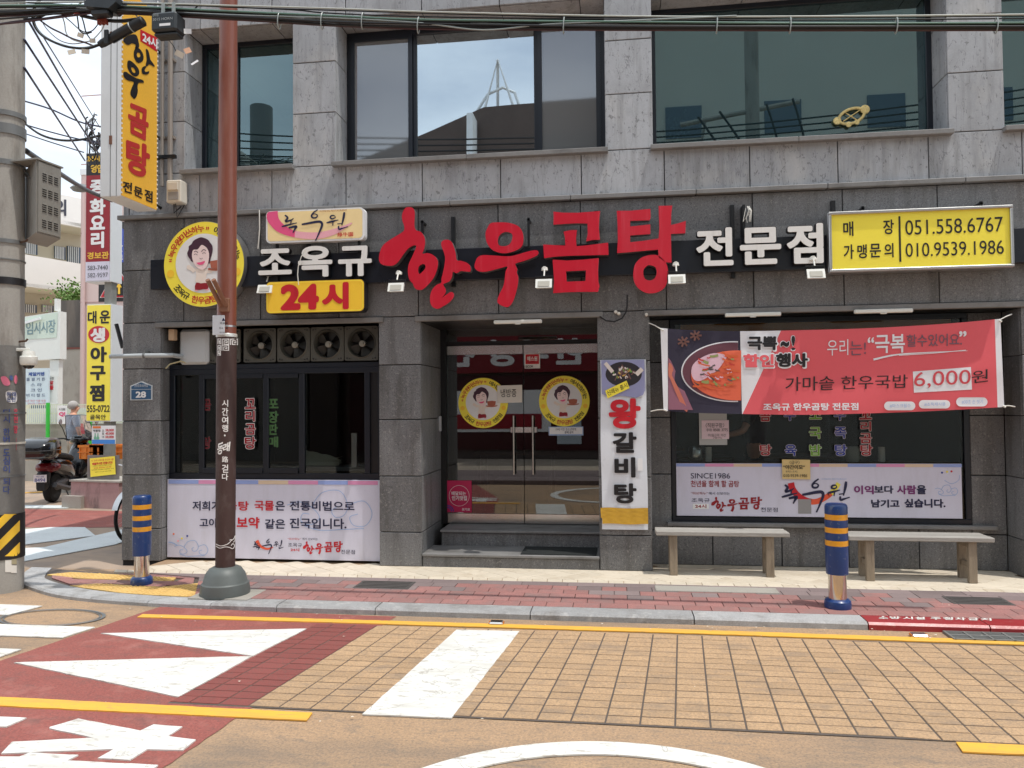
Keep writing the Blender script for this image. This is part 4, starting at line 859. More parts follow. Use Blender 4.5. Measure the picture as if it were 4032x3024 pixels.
mb.poly([[(x+rr*math.cos(t), D+.003, z+rr*math.sin(t)) for t in [2*math.pi*i/40 for i in range(40)]], [(x+rr*.97*math.cos(t), D+.003, z+rr*.97*math.sin(t)) for t in [2*math.pi*i/40 for i in range(40)]]]); mb.build('lettering', WH, s)
mb = MB()
for k in (1, .7): stroke(mb, [(167+38*k*math.cos(R(a)), 1230-38*k*math.sin(R(a))) for a in range(5, 90, 12)], 6, onY('z8', D+.003))
mb.build('arc', BLU, s)
# blue and white letters on the shop window glass
def glyphs(name, f, items, Y, col, lab, edge=WH, group=None):
    x = XZ(items[0][1], items[0][2], Y, f); s = root(name, (x[0], Y, x[1]), lab, 'window lettering', group)
    o = MB(); n = MB()
    for ch, x0, y0, x1, y1 in items: T(o, ch, f, x0-3, y0-3, x1+3, y1+3, Y, .055); T(n, ch, f, x0, y0, x1, y1, Y-.002, .028)
    o.build('outline', edge, s); n.build('lettering', col, s)
Yw = .352
glyphs('window_lettering', 'zd', [('곰', 905, -60, 1015, 48), ('탕', 903, 282, 1025, 396)], Yw, MAR, 'dark red outlined word ending 탕, leftmost column under the red banner')
glyphs('window_lettering', 'zd', [('수', 1148, -70, 1270, 42), ('육', 1157, 284, 1277, 398)], Yw, BLU, 'blue outlined word 수육 above the kraft note')
glyphs('window_lettering', 'zd', [('소', 1405, -85, 1530, 28), ('국', 1403, 108, 1528, 225), ('밥', 1407, 282, 1530, 398)], Yw, GRN, 'green outlined word ending 국밥 on the shop window')
glyphs('window_lettering', 'zd', [('우', 1655, -70, 1775, 40), ('족', 1660, 106, 1782, 222), ('탕', 1664, 282, 1788, 398)], Yw, BLU, 'blue outlined word 우족탕 on the shop window')
glyphs('window_lettering', 'zd', [('꼬', 1912, -80, 2038, 32), ('리', 1924, 50, 2032, 148), ('곰', 1916, 168, 2040, 272), ('탕', 1922, 282, 2048, 398)], Yw, MAR, 'dark red outlined word 꼬리곰탕 at the right of the shop window')
glyphs('window_lettering', 'z7', [('꼬', 550, 557, 610, 618), ('리', 552, 630, 608, 692), ('곰', 550, 706, 612, 772), ('탕', 548, 784, 614, 856)], .148, MAR, 'dark red outlined 꼬리곰탕 on the kitchen window right of the pole')
glyphs('window_lettering', 'z7', [('포', 686, 560, 748, 614), ('장', 686, 632, 748, 702), ('판', 686, 708, 744, 772), ('매', 688, 784, 746, 845)], .198, flat('print_dull_green', (70, 110, 62), .6), 'dull green word 포장판매 on the kitchen window', flat('outline_dull', (60, 70, 60), .7))
glyphs('window_lettering', 'z7', [('곰', 300, 560, 348, 628), ('탕', 300, 785, 348, 856)], .198, flat('print_dull_red', (110, 30, 40), .6), 'dull red letters on the kitchen window left of the pole', flat('outline_dull2', (110, 105, 105), .7))
s = paper('blank_paper', 'zd', 290, -60, 572, 288, .350, flat('paper_grey', (180, 184, 184), .8), 'plain grey sheet behind the pink job notice', 'paper')
s = paper('job_notice', 'zd', 316, 38, 592, 228, .343, PAPP, 'pale pink handwritten job notice at the left of the shop window', 'note')
T(T(T(T(MB(), '〈직원구함〉', 'zd', 355, 65, 545, 112, .334, .0), '010. 8508. 3775', 'zd', 368, 122, 580, 150, .334, .0), '주5일근무, 야간', 'zd', 378, 176, 562, 206, .334, .0), '(협의)', 'zd', 435, 208, 520, 226, .334, .0).build('lettering', K, s)
s = paper('night_shift_note', 'zd', 1130, 436, 1415, 634, .325, PAPK, 'kraft coloured handwritten note over the printed window panel', 'note', rot=-.004)
T(T(T(T(MB(), '〈급구〉', 'zd', 1205, 446, 1308, 484, .314, .0), '“야간이모”', 'zd', 1142, 490, 1362, 536, .314, .02), '9시~7시', 'zd', 1168, 545, 1282, 570, .314, .0), '010-9539-1986', 'zd', 1145, 584, 1385, 614, .314, .0).build('lettering', K, s)
# ------------------------------------------------------------------ printed panels
def cloud(mb, pt, cx_, cy_, s, w):
    for q in ([(0, 0), (30, -8), (60, 5), (80, 30), (60, 48), (35, 40), (38, 22), (55, 22)], [(60, 5), (85, -30), (130, -35), (150, 0), (140, 25), (120, 30), (110, 15), (122, 5)], [(150, 0), (190, -10), (210, 20), (195, 50), (165, 50), (155, 30), (175, 22)], [(35, 48), (80, 62), (140, 60), (190, 58)]): stroke(mb, [(cx_+a*s, cy_+b*s) for a, b in q], w, pt)
def topband(s, f, x0, x1, ya, yb, Y, cols):
    n = len(cols)
    for i, c in enumerate(cols):
        mb = MB(); x = XZ(x0, 0, Y, f); 
        a = XZ(x0+(x1-x0)*i/n, ya, Y, f)[0]; b = XZ(x0+(x1-x0)*(i+1)/n, ya, Y, f)[0]; zt = XZ((x0+x1)/2, ya, Y, f)[1]; zb_ = XZ((x0+x1)/2, yb, Y, f)[1]
        mb.add([(a, Y, zb_), (b, Y, zb_), (b, Y, zt), (a, Y, zt)], [(0, 1, 2, 3)]); mb.build('colour_band', c, s)
BB, BP, BC = flat('band_blue', (150, 168, 222), .5), flat('band_pink', (224, 150, 190), .5), flat('band_cream', (222, 198, 170), .5)
S5 = root('kitchen_panel', (-3.9, .12, .08), 'large lavender printed panel under the kitchen window', 'printed panel')
pa, pb = OA[0]+.012, OA[1]-.006
MB().box(pa, pb, .12, .15, .085, .982, .002).build('board', LAV, S5); topband(S5, 'z7', 97, 1338, 1043, 1066, .117, [BB, BP, BB, BC, BP, BB, BP])
mb = MB()
for s, q in (('저희가', (238, 1166, 405, 1222)), ('은', (730, 1166, 786, 1222)), ('전통비법으로', (815, 1166, 1200, 1224)), ('고아낸', (280, 1268, 440, 1322)), ('같은', (668, 1272, 788, 1330)), ('진국입니다.', (815, 1268, 1152, 1330))): T(mb, s, 'z7', *q, .116, .022)
T(mb, '전문점', 'z7', 1120, 1455, 1202, 1480, .116, 0); T(mb, '조옥규', 'z7', 806, 1415, 888, 1438, .116, .0); T(mb, '에서 선보이는', 'z7', 890, 1384, 982, 1398, .116, .0); nokuwon(mb, onY('z7', .1155), 596, 1390, 778, 1480, 1.2); mb.build('lettering', NV, S5)
mb = MB(); T(mb, '곰탕', 'z7', 440, 1166, 572, 1222, .116, .022); T(mb, '국물', 'z7', 606, 1164, 722, 1222, .116, .022); T(mb, '보약', 'z7', 500, 1260, 636, 1328, .116, .03); T(mb, '24시', 'z7', 820, 1446, 872, 1464, .116, .03); T(mb, '“미쓰하누”', 'z7', 803, 1384, 882, 1398, .116, .0); word_logo(mb, onY('z7', .116), 893, 1404, 1130, 1482); mb.build('lettering', RD, S5)
mb = MB(); stroke(mb, [(620, 1400), (640, 1432), (680, 1450), (715, 1440)], lambda t: 20*(1-t*.6), onY('z7', .1165)); mb.build('swoosh', flat('swoosh_orange', (232, 92, 60), .5), S5)
mb = MB(); cloud(mb, onY('z7', .1165), 130, 1435, .95, 3.5); cloud(mb, onY('z7', .1165), 800, 1190, 2.4, 4); stroke(mb, [(95, 1410), (120, 1414), (150, 1430)], 6, onY('z7', .1165)); mb.build('cloud_line', CLB, S5)
for (x, y), c in zip(((126, 1361), (152, 1402), (175, 1387), (207, 1373)), (flat('dot_orange', (240, 130, 90), .5), PKL, YE, BLU)): mb = MB(); mb.poly([[P(x+6*math.cos(t), y+6*math.sin(t), 1, .1165, 'z7') for t in [k*math.pi/6 for k in range(12)]]]); mb.build('dot', c, S5)
S6 = root('window_panel', (2, .35, .6), 'long lavender printed panel covering the lower shop window behind the benches', 'printed panel')
a, b = XZ(60, 700, .34, 'zd')[0], XZ(1860, 480, .34, 'zc')[0]; zt, z0 = XZ(1050, 325, .34, 'zc')[1], XZ(1050, 630, .34, 'zc')[1]
MB().box(a, b, .34, .358, z0, zt, .002).build('board', LAV, S6); Yp = .336
topband(S6, 'zc', 236, 1858, 327, 344, .337, [BB, BP, BC, BB, BP, BC, BB, BP, BC, BB])
mb = MB()
T(mb, 'SINCE1986', 'zd', 206, 574, 604, 628, Yp, .03); T(mb, '에서 선보이는', 'zd', 388, 764, 602, 794, Yp, .0); T(mb, '조옥규', 'zd', 213, 828, 398, 868, Yp, .0); T(mb, '전문점', 'zd', 914, 922, 1086, 966, Yp, 0)
nokuwon(mb, onY('zd', Yp-.001), 1126, 632, 1816, 970, 1.25); T(mb, '보다', 'zc', 1360, 450, 1470, 496, Yp, .035); T(mb, '을', 'zc', 1602, 448, 1656, 500, Yp, .035); T(mb, '남기고', 'zc', 1343, 530, 1505, 576, Yp, .04); T(mb, '싶습니다.', 'zc', 1532, 526, 1766, 576, Yp, .04); mb.build('lettering', NV, S6)
mb = MB(); T(mb, '천년을 함께 할 곰탕', 'zd', 206, 648, 695, 714, Yp, .012); T(mb, '“미쓰하누”', 'zd', 208, 764, 376, 792, Yp, .0); T(mb, '24시', 'zd', 248, 890, 364, 928, Yp, .03); word_logo(mb, onY('zd', Yp), 412, 812, 928, 966); T(mb, '綠牛園', 'zd', 1620, 872, 1745, 888, Yp, 0); mb.build('lettering', MAR, S6)
mb = MB(); T(mb, '이익', 'zc', 1246, 450, 1358, 500, Yp, .035); T(mb, '사람', 'zc', 1490, 448, 1600, 500, Yp, .035); mb.build('lettering', PUR, S6)
T(MB(), 'KOREAN RESTAURANT', 'zd', 1532, 626, 1784, 640, Yp, 0).build('lettering', CLB, S6)
for c, t0, t1 in ((RD, 0, .45), (MC['swoosh_orange'], .42, .75), (flat('swoosh_yellow', (240, 226, 90), .5), .72, 1)):
    pts = smooth([(1220, 672), (1240, 740), (1310, 815), (1410, 860), (1500, 855), (1600, 800), (1665, 735), (1705, 676)], 6); k0, k1 = int(t0*len(pts)), int(t1*len(pts))
    mb = MB(); stroke(mb, pts[k0:k1+1], lambda t: 66-14*(t0+(t1-t0)*t)*1.4, onY('zd', Yp+.0012), n=1); mb.build('swoosh', c, S6)
mb = MB(); cloud(mb, onY('zc', Yp+.001), 1705, 470, .62, 3); stroke(mb, [(1760, 420), (1800, 440), (1840, 420), (1845, 390)], 3, onY('zc', Yp+.001)); mb.build('cloud_line', CLB, S6)
rect(MB(), 'zd', 1293, 838, 1425, 984, Yp+.001).build('silver_label', flat('label_silver', (150, 148, 148), .5), S6); rect(MB(), 'zd', 226, 884, 388, 936, Yp+.001).build('label_box', WH, S6)
for (x, y), c in zip(((1746, 377), (1775, 372), (1800, 370)), (BLU, YE, RD)): mb = MB(); mb.poly([[P(x+6*math.cos(t), y+6*math.sin(t), 1, Yp, 'zc') for t in [k*math.pi/6 for k in range(12)]]]); mb.build('dot', c, S6)
# ------------------------------------------------------------------ vertical menu banner on the pillar
S7 = root('pillar_banner', (.06, -.02, .5), 'tall white menu banner taped to the pillar right of the doors', 'banner')
a, b = XZ(1080, 800, -.02, 'z8')[0], XZ(1352, 800, -.02, 'z8')[0]; zt, z0 = XZ(1215, 326, -.02, 'z8')[1], XZ(1215, 1335, -.02, 'z8')[1]
MB().quads(lambda u, v: (a+(b-a)*u+.004*math.sin(9*v), -.016-.010*math.sin(math.pi*u)*(.6+.4*math.sin(14*v))-.004*math.sin(17*v+3*u), z0+(zt-z0)*v), 8, 40).build('sheet', flat('vinyl_white', (222, 226, 232), .3, spec=.6), S7, smooth=True, ang=180, recalc=False)
Y7 = -.033
bgc = flat('photo_grey_violet', (150, 152, 190), .5); pt = onY('z8', Y7); x0, x1 = 1082, 1340
mb = MB(); shp(mb, [(1082, 330), (1338, 326), (1342, 505), (1330, 535), (1290, 552), (1200, 540), (1130, 548), (1086, 530)], onY('z8', Y7)); mb.build('photo_background', bgc, S7)
mb = MB(); shp(mb, ell(1215, 412, 108, 74, 28), onY('z8', Y7-.001)); mb.build('photo_bowl', flat('bowl_dark', (48, 44, 50), .4), S7)
for c, n_, k in ((flat('meat_brown', (120, 86, 82), .6), 16, 60), (flat('bone_pale', (226, 214, 206), .6), 14, 44), (flat('leek_green', (120, 158, 84), .6), 10, 34), (flat('egg_yellow', (226, 184, 96), .6), 8, 36)):
    mb = MB()
    for i in range(n_):
        t = rnd.uniform(0, 6.28); r_ = rnd.uniform(.05, .75); x = 1215+90*r_*math.cos(t); y = 405+48*r_*math.sin(t); an = rnd.uniform(0, 3.1); l_ = rnd.uniform(.3, .7)*k; w_ = rnd.uniform(5, 11)
        stroke(mb, [(x-l_/2*math.cos(an), y-l_/2*math.sin(an)), (x, y+rnd.uniform(-4, 4)), (x+l_/2*math.cos(an), y+l_/2*math.sin(an))], w_, onY('z8', Y7-.002-.0005*i), 2)
    mb.build('photo_food', c, S7)
mb = MB(); stroke(mb, [(1105, 345), (1150, 400)], 22, onY('z8', Y7-.009)); stroke(mb, [(1325, 380), (1290, 415)], 26, onY('z8', Y7-.009)); mb.build('photo_food', MC['bone_pale'], S7)
mb = MB(); shp(mb, [(1105, 510), (1232, 450), (1250, 495), (1120, 556)], onY('z8', Y7-.010)); mb.build('yellow_flag', YE, S7)
TQ(MB(), '신메뉴 출시', onY('z8', Y7-.012), (1112, 513), (1230, 462), (1240, 488), (1124, 542), .0).build('lettering', K, S7)
T(MB(), '왕', 'z8', 1126, 556, 1316, 736, Y7-.002, .045).build('letter', RD, S7)
for ch, q in (('갈', (1150, 757, 1292, 880)), ('비', (1160, 905, 1285, 1026)), ('탕', (1158, 1060, 1292, 1180))): T(MB(), ch, 'z8', *q, Y7-.002, .04).build('letter', K, S7)
ta = MB(); n = 0
for y0, y1, x0 in ((1207, 1240, 1080), (1232, 1268, 1082), (1258, 1302, 1090)):
    za, zb_ = XZ(1215, y0, -.04, 'z8')[1], XZ(1215, y1, -.04, 'z8')[1]; xa = XZ(x0-2, 1250, -.04, 'z8')[0]; xb = XZ(1360, 1250, -.04, 'z8')[0]
    ta.quads(lambda u, v: (xa+(xb-xa)*u, -.036-.003*n-.004*math.sin(23*u+5*v)*math.sin(math.pi*v), zb_+(za-zb_)*v+.004*math.sin(8*u)), 14, 4); n += 1
ta.build('tape', flat('tape_amber', (206, 160, 52), .25, spec=.7), S7, smooth=True, ang=180)
rect(MB(), 'z8', 1298, 912, 1328, 985, Y7-.001).build('small_label', WH, S7)
# ------------------------------------------------------------------ hanging red promotional banner
S8 = root('promotional_banner', (2.1, -.05, 1.7), 'wide coral red promotional banner tied across the shop window', 'banner')
tz = smooth([(145, 132), (300, 143), (600, 150), (1000, 143), (1400, 130), (1800, 105), (2075, 80)], 10); bz = smooth([(163, 603), (330, 614), (610, 621), (1000, 625), (1500, 612), (1850, 596), (2100, 581)], 10)
def yat(cu, x):
    for i in range(1, len(cu)):
        if cu[i][0] >= x or i == len(cu)-1:
            t = (x-cu[i-1][0])/(cu[i][0]-cu[i-1][0]); return cu[i-1][1]+(cu[i][1]-cu[i-1][1])*t
def bs(off):
    def fn(x, y):
        u = (x-145)/1950; v = (y-130)/480
        d = -.075 - .012*math.sin(u*7+.5)-.010*math.sin(u*19+v*3) + .008*math.sin((u*9+v*5))*(1-abs(2*v-1)) - .006*math.sin(40*(u-.1*v))*max(0, 1-u*6) - .006*math.sin(34*(u+.12*v))*max(0, u*6-5)
        return P(x, y, 1, d, 'zb')+Vector((0, -off, 0))
    return fn
def bquad(name, tl, tr, bl, br, m, off=0., nu=30, nv=10):
    f = bs(off)
    def fn(u, v):
        xt, xb = tl+(tr-tl)*u, bl+(br-bl)*u; x = xb+(xt-xb)*v; y = yat(bz, x)+(yat(tz, x)-yat(bz, x))*v; return f(x, y)
    MB().quads(fn, nu, nv).build(name, m, S8, smooth=True, ang=180, recalc=False)
CLO = flat('cloth_white', (232, 232, 236), .8); COR = flat('cloth_coral', (226, 96, 104), .8, var=.03); PDK = flat('cloth_photo_dark', (52, 48, 66), .8)
bquad('cloth', 145, 186, 163, 188, CLO, 0, 6, 24); bquad('cloth', 186, 598, 188, 609, PDK, 0, 44, 24); bquad('cloth', 598, 830, 609, 612, CLO, 0, 24, 24); bquad('cloth', 830, 2046, 612, 2062, COR, 0, 110, 24); bquad('cloth', 2046, 2078, 2062, 2100, CLO, 0, 6, 24)
def bp(name, pts, m, off):
    mb = MB(); f = bs(off); mb.poly([[f(*p) for p in pts]]); mb.build(name, m, S8)
bp('printed_table', [(189, 300), (205, 320), (330, 598), (190, 596)], flat('cloth_mauve', (150, 100, 118), .8), .004)
bp('printed_spoon', closed([(192, 330), (212, 345), (218, 375), (210, 400), (250, 480), (300, 597), (278, 597), (232, 500), (200, 420), (190, 400)], 2), flat('cloth_copper', (206, 120, 100), .8), .006)
def half(cx_, cy_, rx, ry, n=40): return [(cx_+rx*math.cos(t), cy_+ry*math.sin(t)) for t in [math.pi/2+math.pi*i/n for i in range(n+1)]]
def bowl(cx_, rx, cy_, ry):
    p = [(x, y) for x, y in ell(cx_, cy_, rx, ry, 72) if x <= 606]; p.sort(key=lambda q: math.atan2(q[1]-cy_, q[0]-cx_) % (2*math.pi)); return p
bp('printed_bowl', bowl(560, 297, 380, 173), CLO, .004); bp('printed_bowl', bowl(560, 289, 380, 166), flat('cloth_maroon', (104, 62, 74), .8), .007)
bp('printed_soup', bowl(580, 262, 402, 142), flat('cloth_orange', (226, 104, 74), .8), .010); bp('printed_soup', closed([(330, 340), (380, 300), (450, 275), (520, 290), (500, 330), (470, 370), (430, 400), (380, 430), (340, 430), (320, 390)], 3), flat('cloth_pale_pink', (222, 184, 198), .8), .013)
for c, n_, l_, w_ in ((flat('cloth_carrot', (214, 100, 56), .8), 16, 70, 11), (flat('cloth_leaf', (148, 156, 96), .8), 9, 50, 14), (flat('cloth_mush', (96, 84, 84), .8), 8, 34, 10), (MC['cloth_pale_pink'], 8, 26, 8), (flat('cloth_red', (196, 58, 50), .8), 10, 30, 8)):
    mb = MB()
    for i in range(n_):
        x, y = rnd.uniform(350, 575), rnd.uniform(285, 470); an = rnd.uniform(-.3, .8); l = l_*rnd.uniform(.6, 1.1)
        stroke(mb, [(x-l/2*math.cos(an), y-l/2*math.sin(an)), (x, y+3), (min(604, x+l/2*math.cos(an)), y+l/2*math.sin(an))], w_*rnd.uniform(.6, 1.2), bs(.015+.0006*i), 3)
    mb.build('printed_food', c, S8)
for cx_, cy_ in ((275, 210), (345, 175)):
    mb = MB()
    for k in range(14): t = k*.449*2; stroke(mb, [(cx_+6*math.cos(t), cy_+5*math.sin(t)), (cx_+34*math.cos(t)*(.6+.4*(k % 2)), cy_+30*math.sin(t)*(.6+.4*(k % 2)))], 11, bs(.004+.0008*k))
    mb.build('printed_pine_cone', flat('cloth_brown', (120, 84, 78), .8), S8)
tq = lambda mb, s, x0, y0, x1, y1, off=.006, bold=.03, sl=0: TQ(mb, s, bs(off), (x0, y0), (x1, y0+sl), (x1, y1+sl), (x0, y1), bold)
mb = MB(); tq(mb, '극뽁', 632, 172, 816, 268, .009, .09); tq(mb, '~', 822, 204, 880, 244, .009, .08); tq(mb, '!', 884, 174, 912, 264, .009, .09); tq(mb, '할인', 606, 272, 796, 364, .009, .09); tq(mb, '행사', 794, 270, 992, 364, .009, .09); mb.build('outline', CLO, S8)
mb = MB(); tq(mb, '극뽁', 638, 180, 808, 258, .013, .05); tq(mb, '~', 826, 208, 876, 240, .013, .05); tq(mb, '!', 888, 178, 910, 258, .013, .06); tq(mb, '행사', 800, 276, 982, 355, .013, .05)
tq(mb, '가마솥', 855, 412, 1132, 492, .006, .0, -8); tq(mb, '한우국밥', 1172, 406, 1550, 482, .006, .0, -10); tq(mb, '원', 1914, 378, 2006, 448, .006, .0, -12); mb.build('lettering', K, S8)
tq(MB(), '할인', 614, 280, 790, 356, .013, .045).build('lettering', COR, S8)
f = bs(.002); MB().quads(lambda u, v: f(1580+330*u+6*v, 380+120*v-26*u+8*u*v), 30, 12).build('price_box', CLO, S8, smooth=True, ang=180); tq(MB(), '6,000', 1586, 384, 1908, 478, .007, .0, -16).build('lettering', flat('cloth_deep_coral', (206, 74, 84), .8), S8)
mb = MB(); tq(mb, '우리', 1092, 200, 1212, 290, .006, .0, -4); tq(mb, '“극복', 1322, 172, 1534, 278, .006, .02, -6); tq(mb, '”', 1842, 150, 1884, 182, .006, .03); tq(mb, '조옥규 한우곰탕 전문점', 728, 560, 1270, 602, .006, .03, -3)
stroke(mb, [(1355, 312), (1480, 285), (1650, 272), (1890, 262)], lambda t: 10*(1-t)+2, bs(.006)); stroke(mb, [(1500, 288), (1700, 275), (1880, 258)], 4, bs(.007)); mb.build('lettering', CLO, S8)
mb = MB(); tq(mb, '는!', 1222, 208, 1312, 288, .006, .0, -4); tq(mb, '할수있어요.', 1544, 170, 1858, 240, .006, .01, -8); mb.build('lettering', flat('cloth_grey_print', (120, 92, 104), .8), S8)
mb = MB(); mb2 = MB()
for s, x0, y0, x1, y1 in (('#마스크필수', 1415, 550, 1592, 600), ('#소독제사용', 1612, 542, 1790, 590), ('#30초 손 씻기', 1824, 526, 2002, 578)):
    r_ = (y1-y0)/2; p = [(x1-r_+r_*math.cos(t), y0+r_+r_*math.sin(t)) for t in [-math.pi/2+math.pi*i/10 for i in range(11)]]+[(x0+r_+r_*math.cos(t), y0+r_+r_*math.sin(t)) for t in [math.pi/2+math.pi*i/10 for i in range(11)]]
    f = bs(.010); mb.poly([[f(*q) for q in p]]); tq(mb2, s, x0+30, y0+14, x1-28, y1-14, .017, .0, -2)
mb.build('label_pill', CLO, S8); mb2.build('lettering', CLB, S8)
mb = MB(); f = bs(0)
for p, q in (((150, 140), (80, 104)), ((168, 596), (90, 606)), ((2068, 90), (2142, 54)), ((2090, 575), (2160, 580))):
    mb.tube([f(*p), (f(*p)+P(q[0], q[1], 1, -.03, 'zb'))/2+Vector((0, -.01, .006)), P(q[0], q[1], 1, -.02, 'zb')], .006, 6); mb.tube([f(*p)+Vector((0, -.01, 0)), f(*p)+Vector((.02, -.02, -.015))], .009, 6)
mb.build('rope', flat('rope_white', (222, 220, 212), .8), S8, smooth=True)
# ------------------------------------------------------------------ blade sign at the corner
BS = root('blade_sign', (-5.2, -.5, 3.9), 'tall yellow projecting sign with white box side at the building corner', 'shop sign')
XB = -5.10; yn = P(475, 772, 0, XB).y; yf = P(617, 835, 0, XB).y; zb0 = P(475, 772, 0, XB).z; zb1 = 6.25
MB().box(XB-.235, XB-.002, yn, yf, zb0, zb1, .006).build('box', WBX, BS)
for z in (zb0+.55, zb0+1.65): MB().box(XB-.13, XB-.10, yn-.008, yn+.001, z, z+.09).build('hinge', flat('rusty_steel', (120, 84, 66), .7, var=.3, vs=20), BS)
MB().box(XB-.12, XB-.115, yn-.003, yn+.001, zb0, zb1).box(XB-.05, XB-.046, yn-.003, yn+.001, zb0, zb1).build('seam', m_grey, BS)
MB().box(XB-.002, XB+.004, yn+.008, yf-.006, zb0+.012, zb1).build('face', mat('sign_faded_yellow', (.90, .50, .055, 1), .4, var=.12, vs=1.5), BS)
MB().box(XB-.004, XB+.004, yn+.004, yf-.002, zb0+.006, zb0+.47).build('face', YE, BS) if False else None
px = lambda f, off=.007: (lambda x, y: P(x, y, 0, XB+off, f))
mb = MB(); shp(mb, [(1222, 255), (1372, 330), (1368, 452), (1222, 358)], px('z1', .006)); mb.build('red_patch', RD, BS)
TQ(MB(), '24시', px('z1', .009), (1240, 272), (1372, 345), (1370, 432), (1242, 362), .04).build('lettering', WH, BS)
mb = MB(); zq = px('zq', .008)
for loops in ([closed([(1530, 500), (1600, 440), (1690, 430), (1725, 520), (1730, 590), (1680, 600), (1690, 560), (1640, 540), (1590, 560)], 3)], [closed([(1700, 590), (1740, 610), (1780, 670), (1785, 740), (1745, 780), (1700, 770), (1670, 710), (1665, 650), (1680, 610)], 3), closed([(1712, 655), (1740, 660), (1748, 690), (1735, 712), (1712, 710), (1702, 680)], 3)],
              [closed([(1815, 612), (1840, 620), (1860, 680), (1872, 740), (1900, 780), (1928, 825), (1900, 822), (1862, 800), (1830, 825), (1812, 815), (1825, 750), (1822, 680)], 3)], [closed([(1765, 850), (1800, 822), (1822, 830), (1800, 870), (1815, 895), (1855, 885), (1850, 915), (1810, 928), (1770, 912)], 3)],
              [closed([(1590, 760), (1625, 755), (1680, 800), (1725, 860), (1732, 915), (1700, 950), (1650, 940), (1610, 890), (1585, 830)], 3), closed([(1635, 838), (1665, 845), (1685, 880), (1682, 905), (1655, 900), (1638, 868)], 3)], [closed([(1535, 905), (1570, 893), (1620, 930), (1690, 970), (1775, 995), (1788, 1030), (1730, 1030), (1712, 1075), (1715, 1150), (1680, 1228), (1635, 1195), (1622, 1150), (1645, 1080), (1665, 1020), (1590, 1000), (1545, 960)], 3)]):
    mb.poly([[zq(*p) for p in lp] for lp in loops])
TQ(mb, '전', px('z2', .008), (1003, 22), (1082, 42), (1078, 132), (1005, 112), .03); TQ(mb, '문', px('z2', .008), (1094, 62), (1166, 90), (1166, 174), (1094, 140), .03); TQ(mb, '점', px('z2', .008), (1182, 88), (1248, 112), (1246, 208), (1180, 180), .03)
mb.build('lettering', K, BS)
mb = MB(); TQ(mb, '곰', px('z1', .008), (1115, 885), (1300, 960), (1290, 1240), (1118, 1150), .045); TQ(mb, '탕', px('z1', .008), (1098, 1195), (1310, 1270), (1300, 1570), (1100, 1500), .045); mb.build('lettering', flat('sign_brick_red', (186, 52, 50), .5), BS)
mb = MB()
for k in range(46):
    z = zb0+.03+k*.052
    for y in (yn+.004, yf-.004): mb.box(XB+.003, XB+.012, y-.006, y+.006, z, z+.018)
mb.build('clip', WH, BS)
MB().tube([(XB-.1, yf, zb0+.12), (XB-.1, .0, zb0+.10)], .018).tube([(XB-.1, yf, zb0+.9), (XB-.1, 0, zb0+.9)], .018).tube([(XB-.1, yf, zb0+1.9), (XB-.1, 0, zb0+1.9)], .018).build('arm', m_black, BS)
# pipes, meter box and small fittings on the upper wall
for x, r_, lab, cat in ((637, .022, 'thin grey conduit beside the blade sign, left one of the pair', 'pipe'), (669, .030, 'thicker grey conduit right of the thin one, ending at the meter box', 'pipe')):
    xx = P(x, 600, 1, -.06).x; zz = 4.17 if r_ > .025 else 4.35
    mb = MB().tube([(xx, -.055, zz), (xx, -.055, 9)], r_, 10)
    for z in (4.9, 5.8, 6.7): mb.box(xx-r_-.012, xx+r_+.012, -.06, -.0, z, z+.03)
    mb.build('conduit', flat('conduit_grey', (150, 142, 134), .6, metal=.3), smooth=True, label=lab, cat=cat)
mbx = root('meter_box', (-5.1, -.1, 4.1), 'cream plastic meter box on the wall by the blade sign', 'meter box')
a, b = XZ(100, 1460, -.17, 'zu')[0], XZ(215, 1460, -.17, 'zu')[0]; zt, z0 = XZ(157, 1380, -.17, 'zu')[1], XZ(157, 1553, -.17, 'zu')[1]; CB = flat('box_cream', (212, 206, 192), .5)
MB().box(a, b, -.16, -.02, z0, zt, .012).build('case', CB, mbx); MB().box(a+.03, b-.03, -.175, -.161, (z0+zt)/2+.01, zt-.03, .004).build('cover', CB, mbx); MB().box(a+.03, b-.03, -.165, -.16, z0+.03, (z0+zt)/2-.01).build('window', flat('box_grey', (150, 150, 150), .3), mbx)
MB().tube([(a+.05, -.08, z0), (a+.05, -.08, z0-.10), (a+.12, -.05, z0-.02)], .008).tube([(a+.08, -.1, z0), (a+.1, -.1, z0-.16), (a+.14, -.02, z0)], .006).build('cable', K, mbx, smooth=True)
# bracket for the blade sign
z = P(130, 1210, 1, -.05, 'zu').z; MB().box(-5.36, -4.97, -.09, -.05, z-.02, z+.02).build('sign_strut', m_black, label='short black slotted strut on the wall above the meter box', cat='bracket')
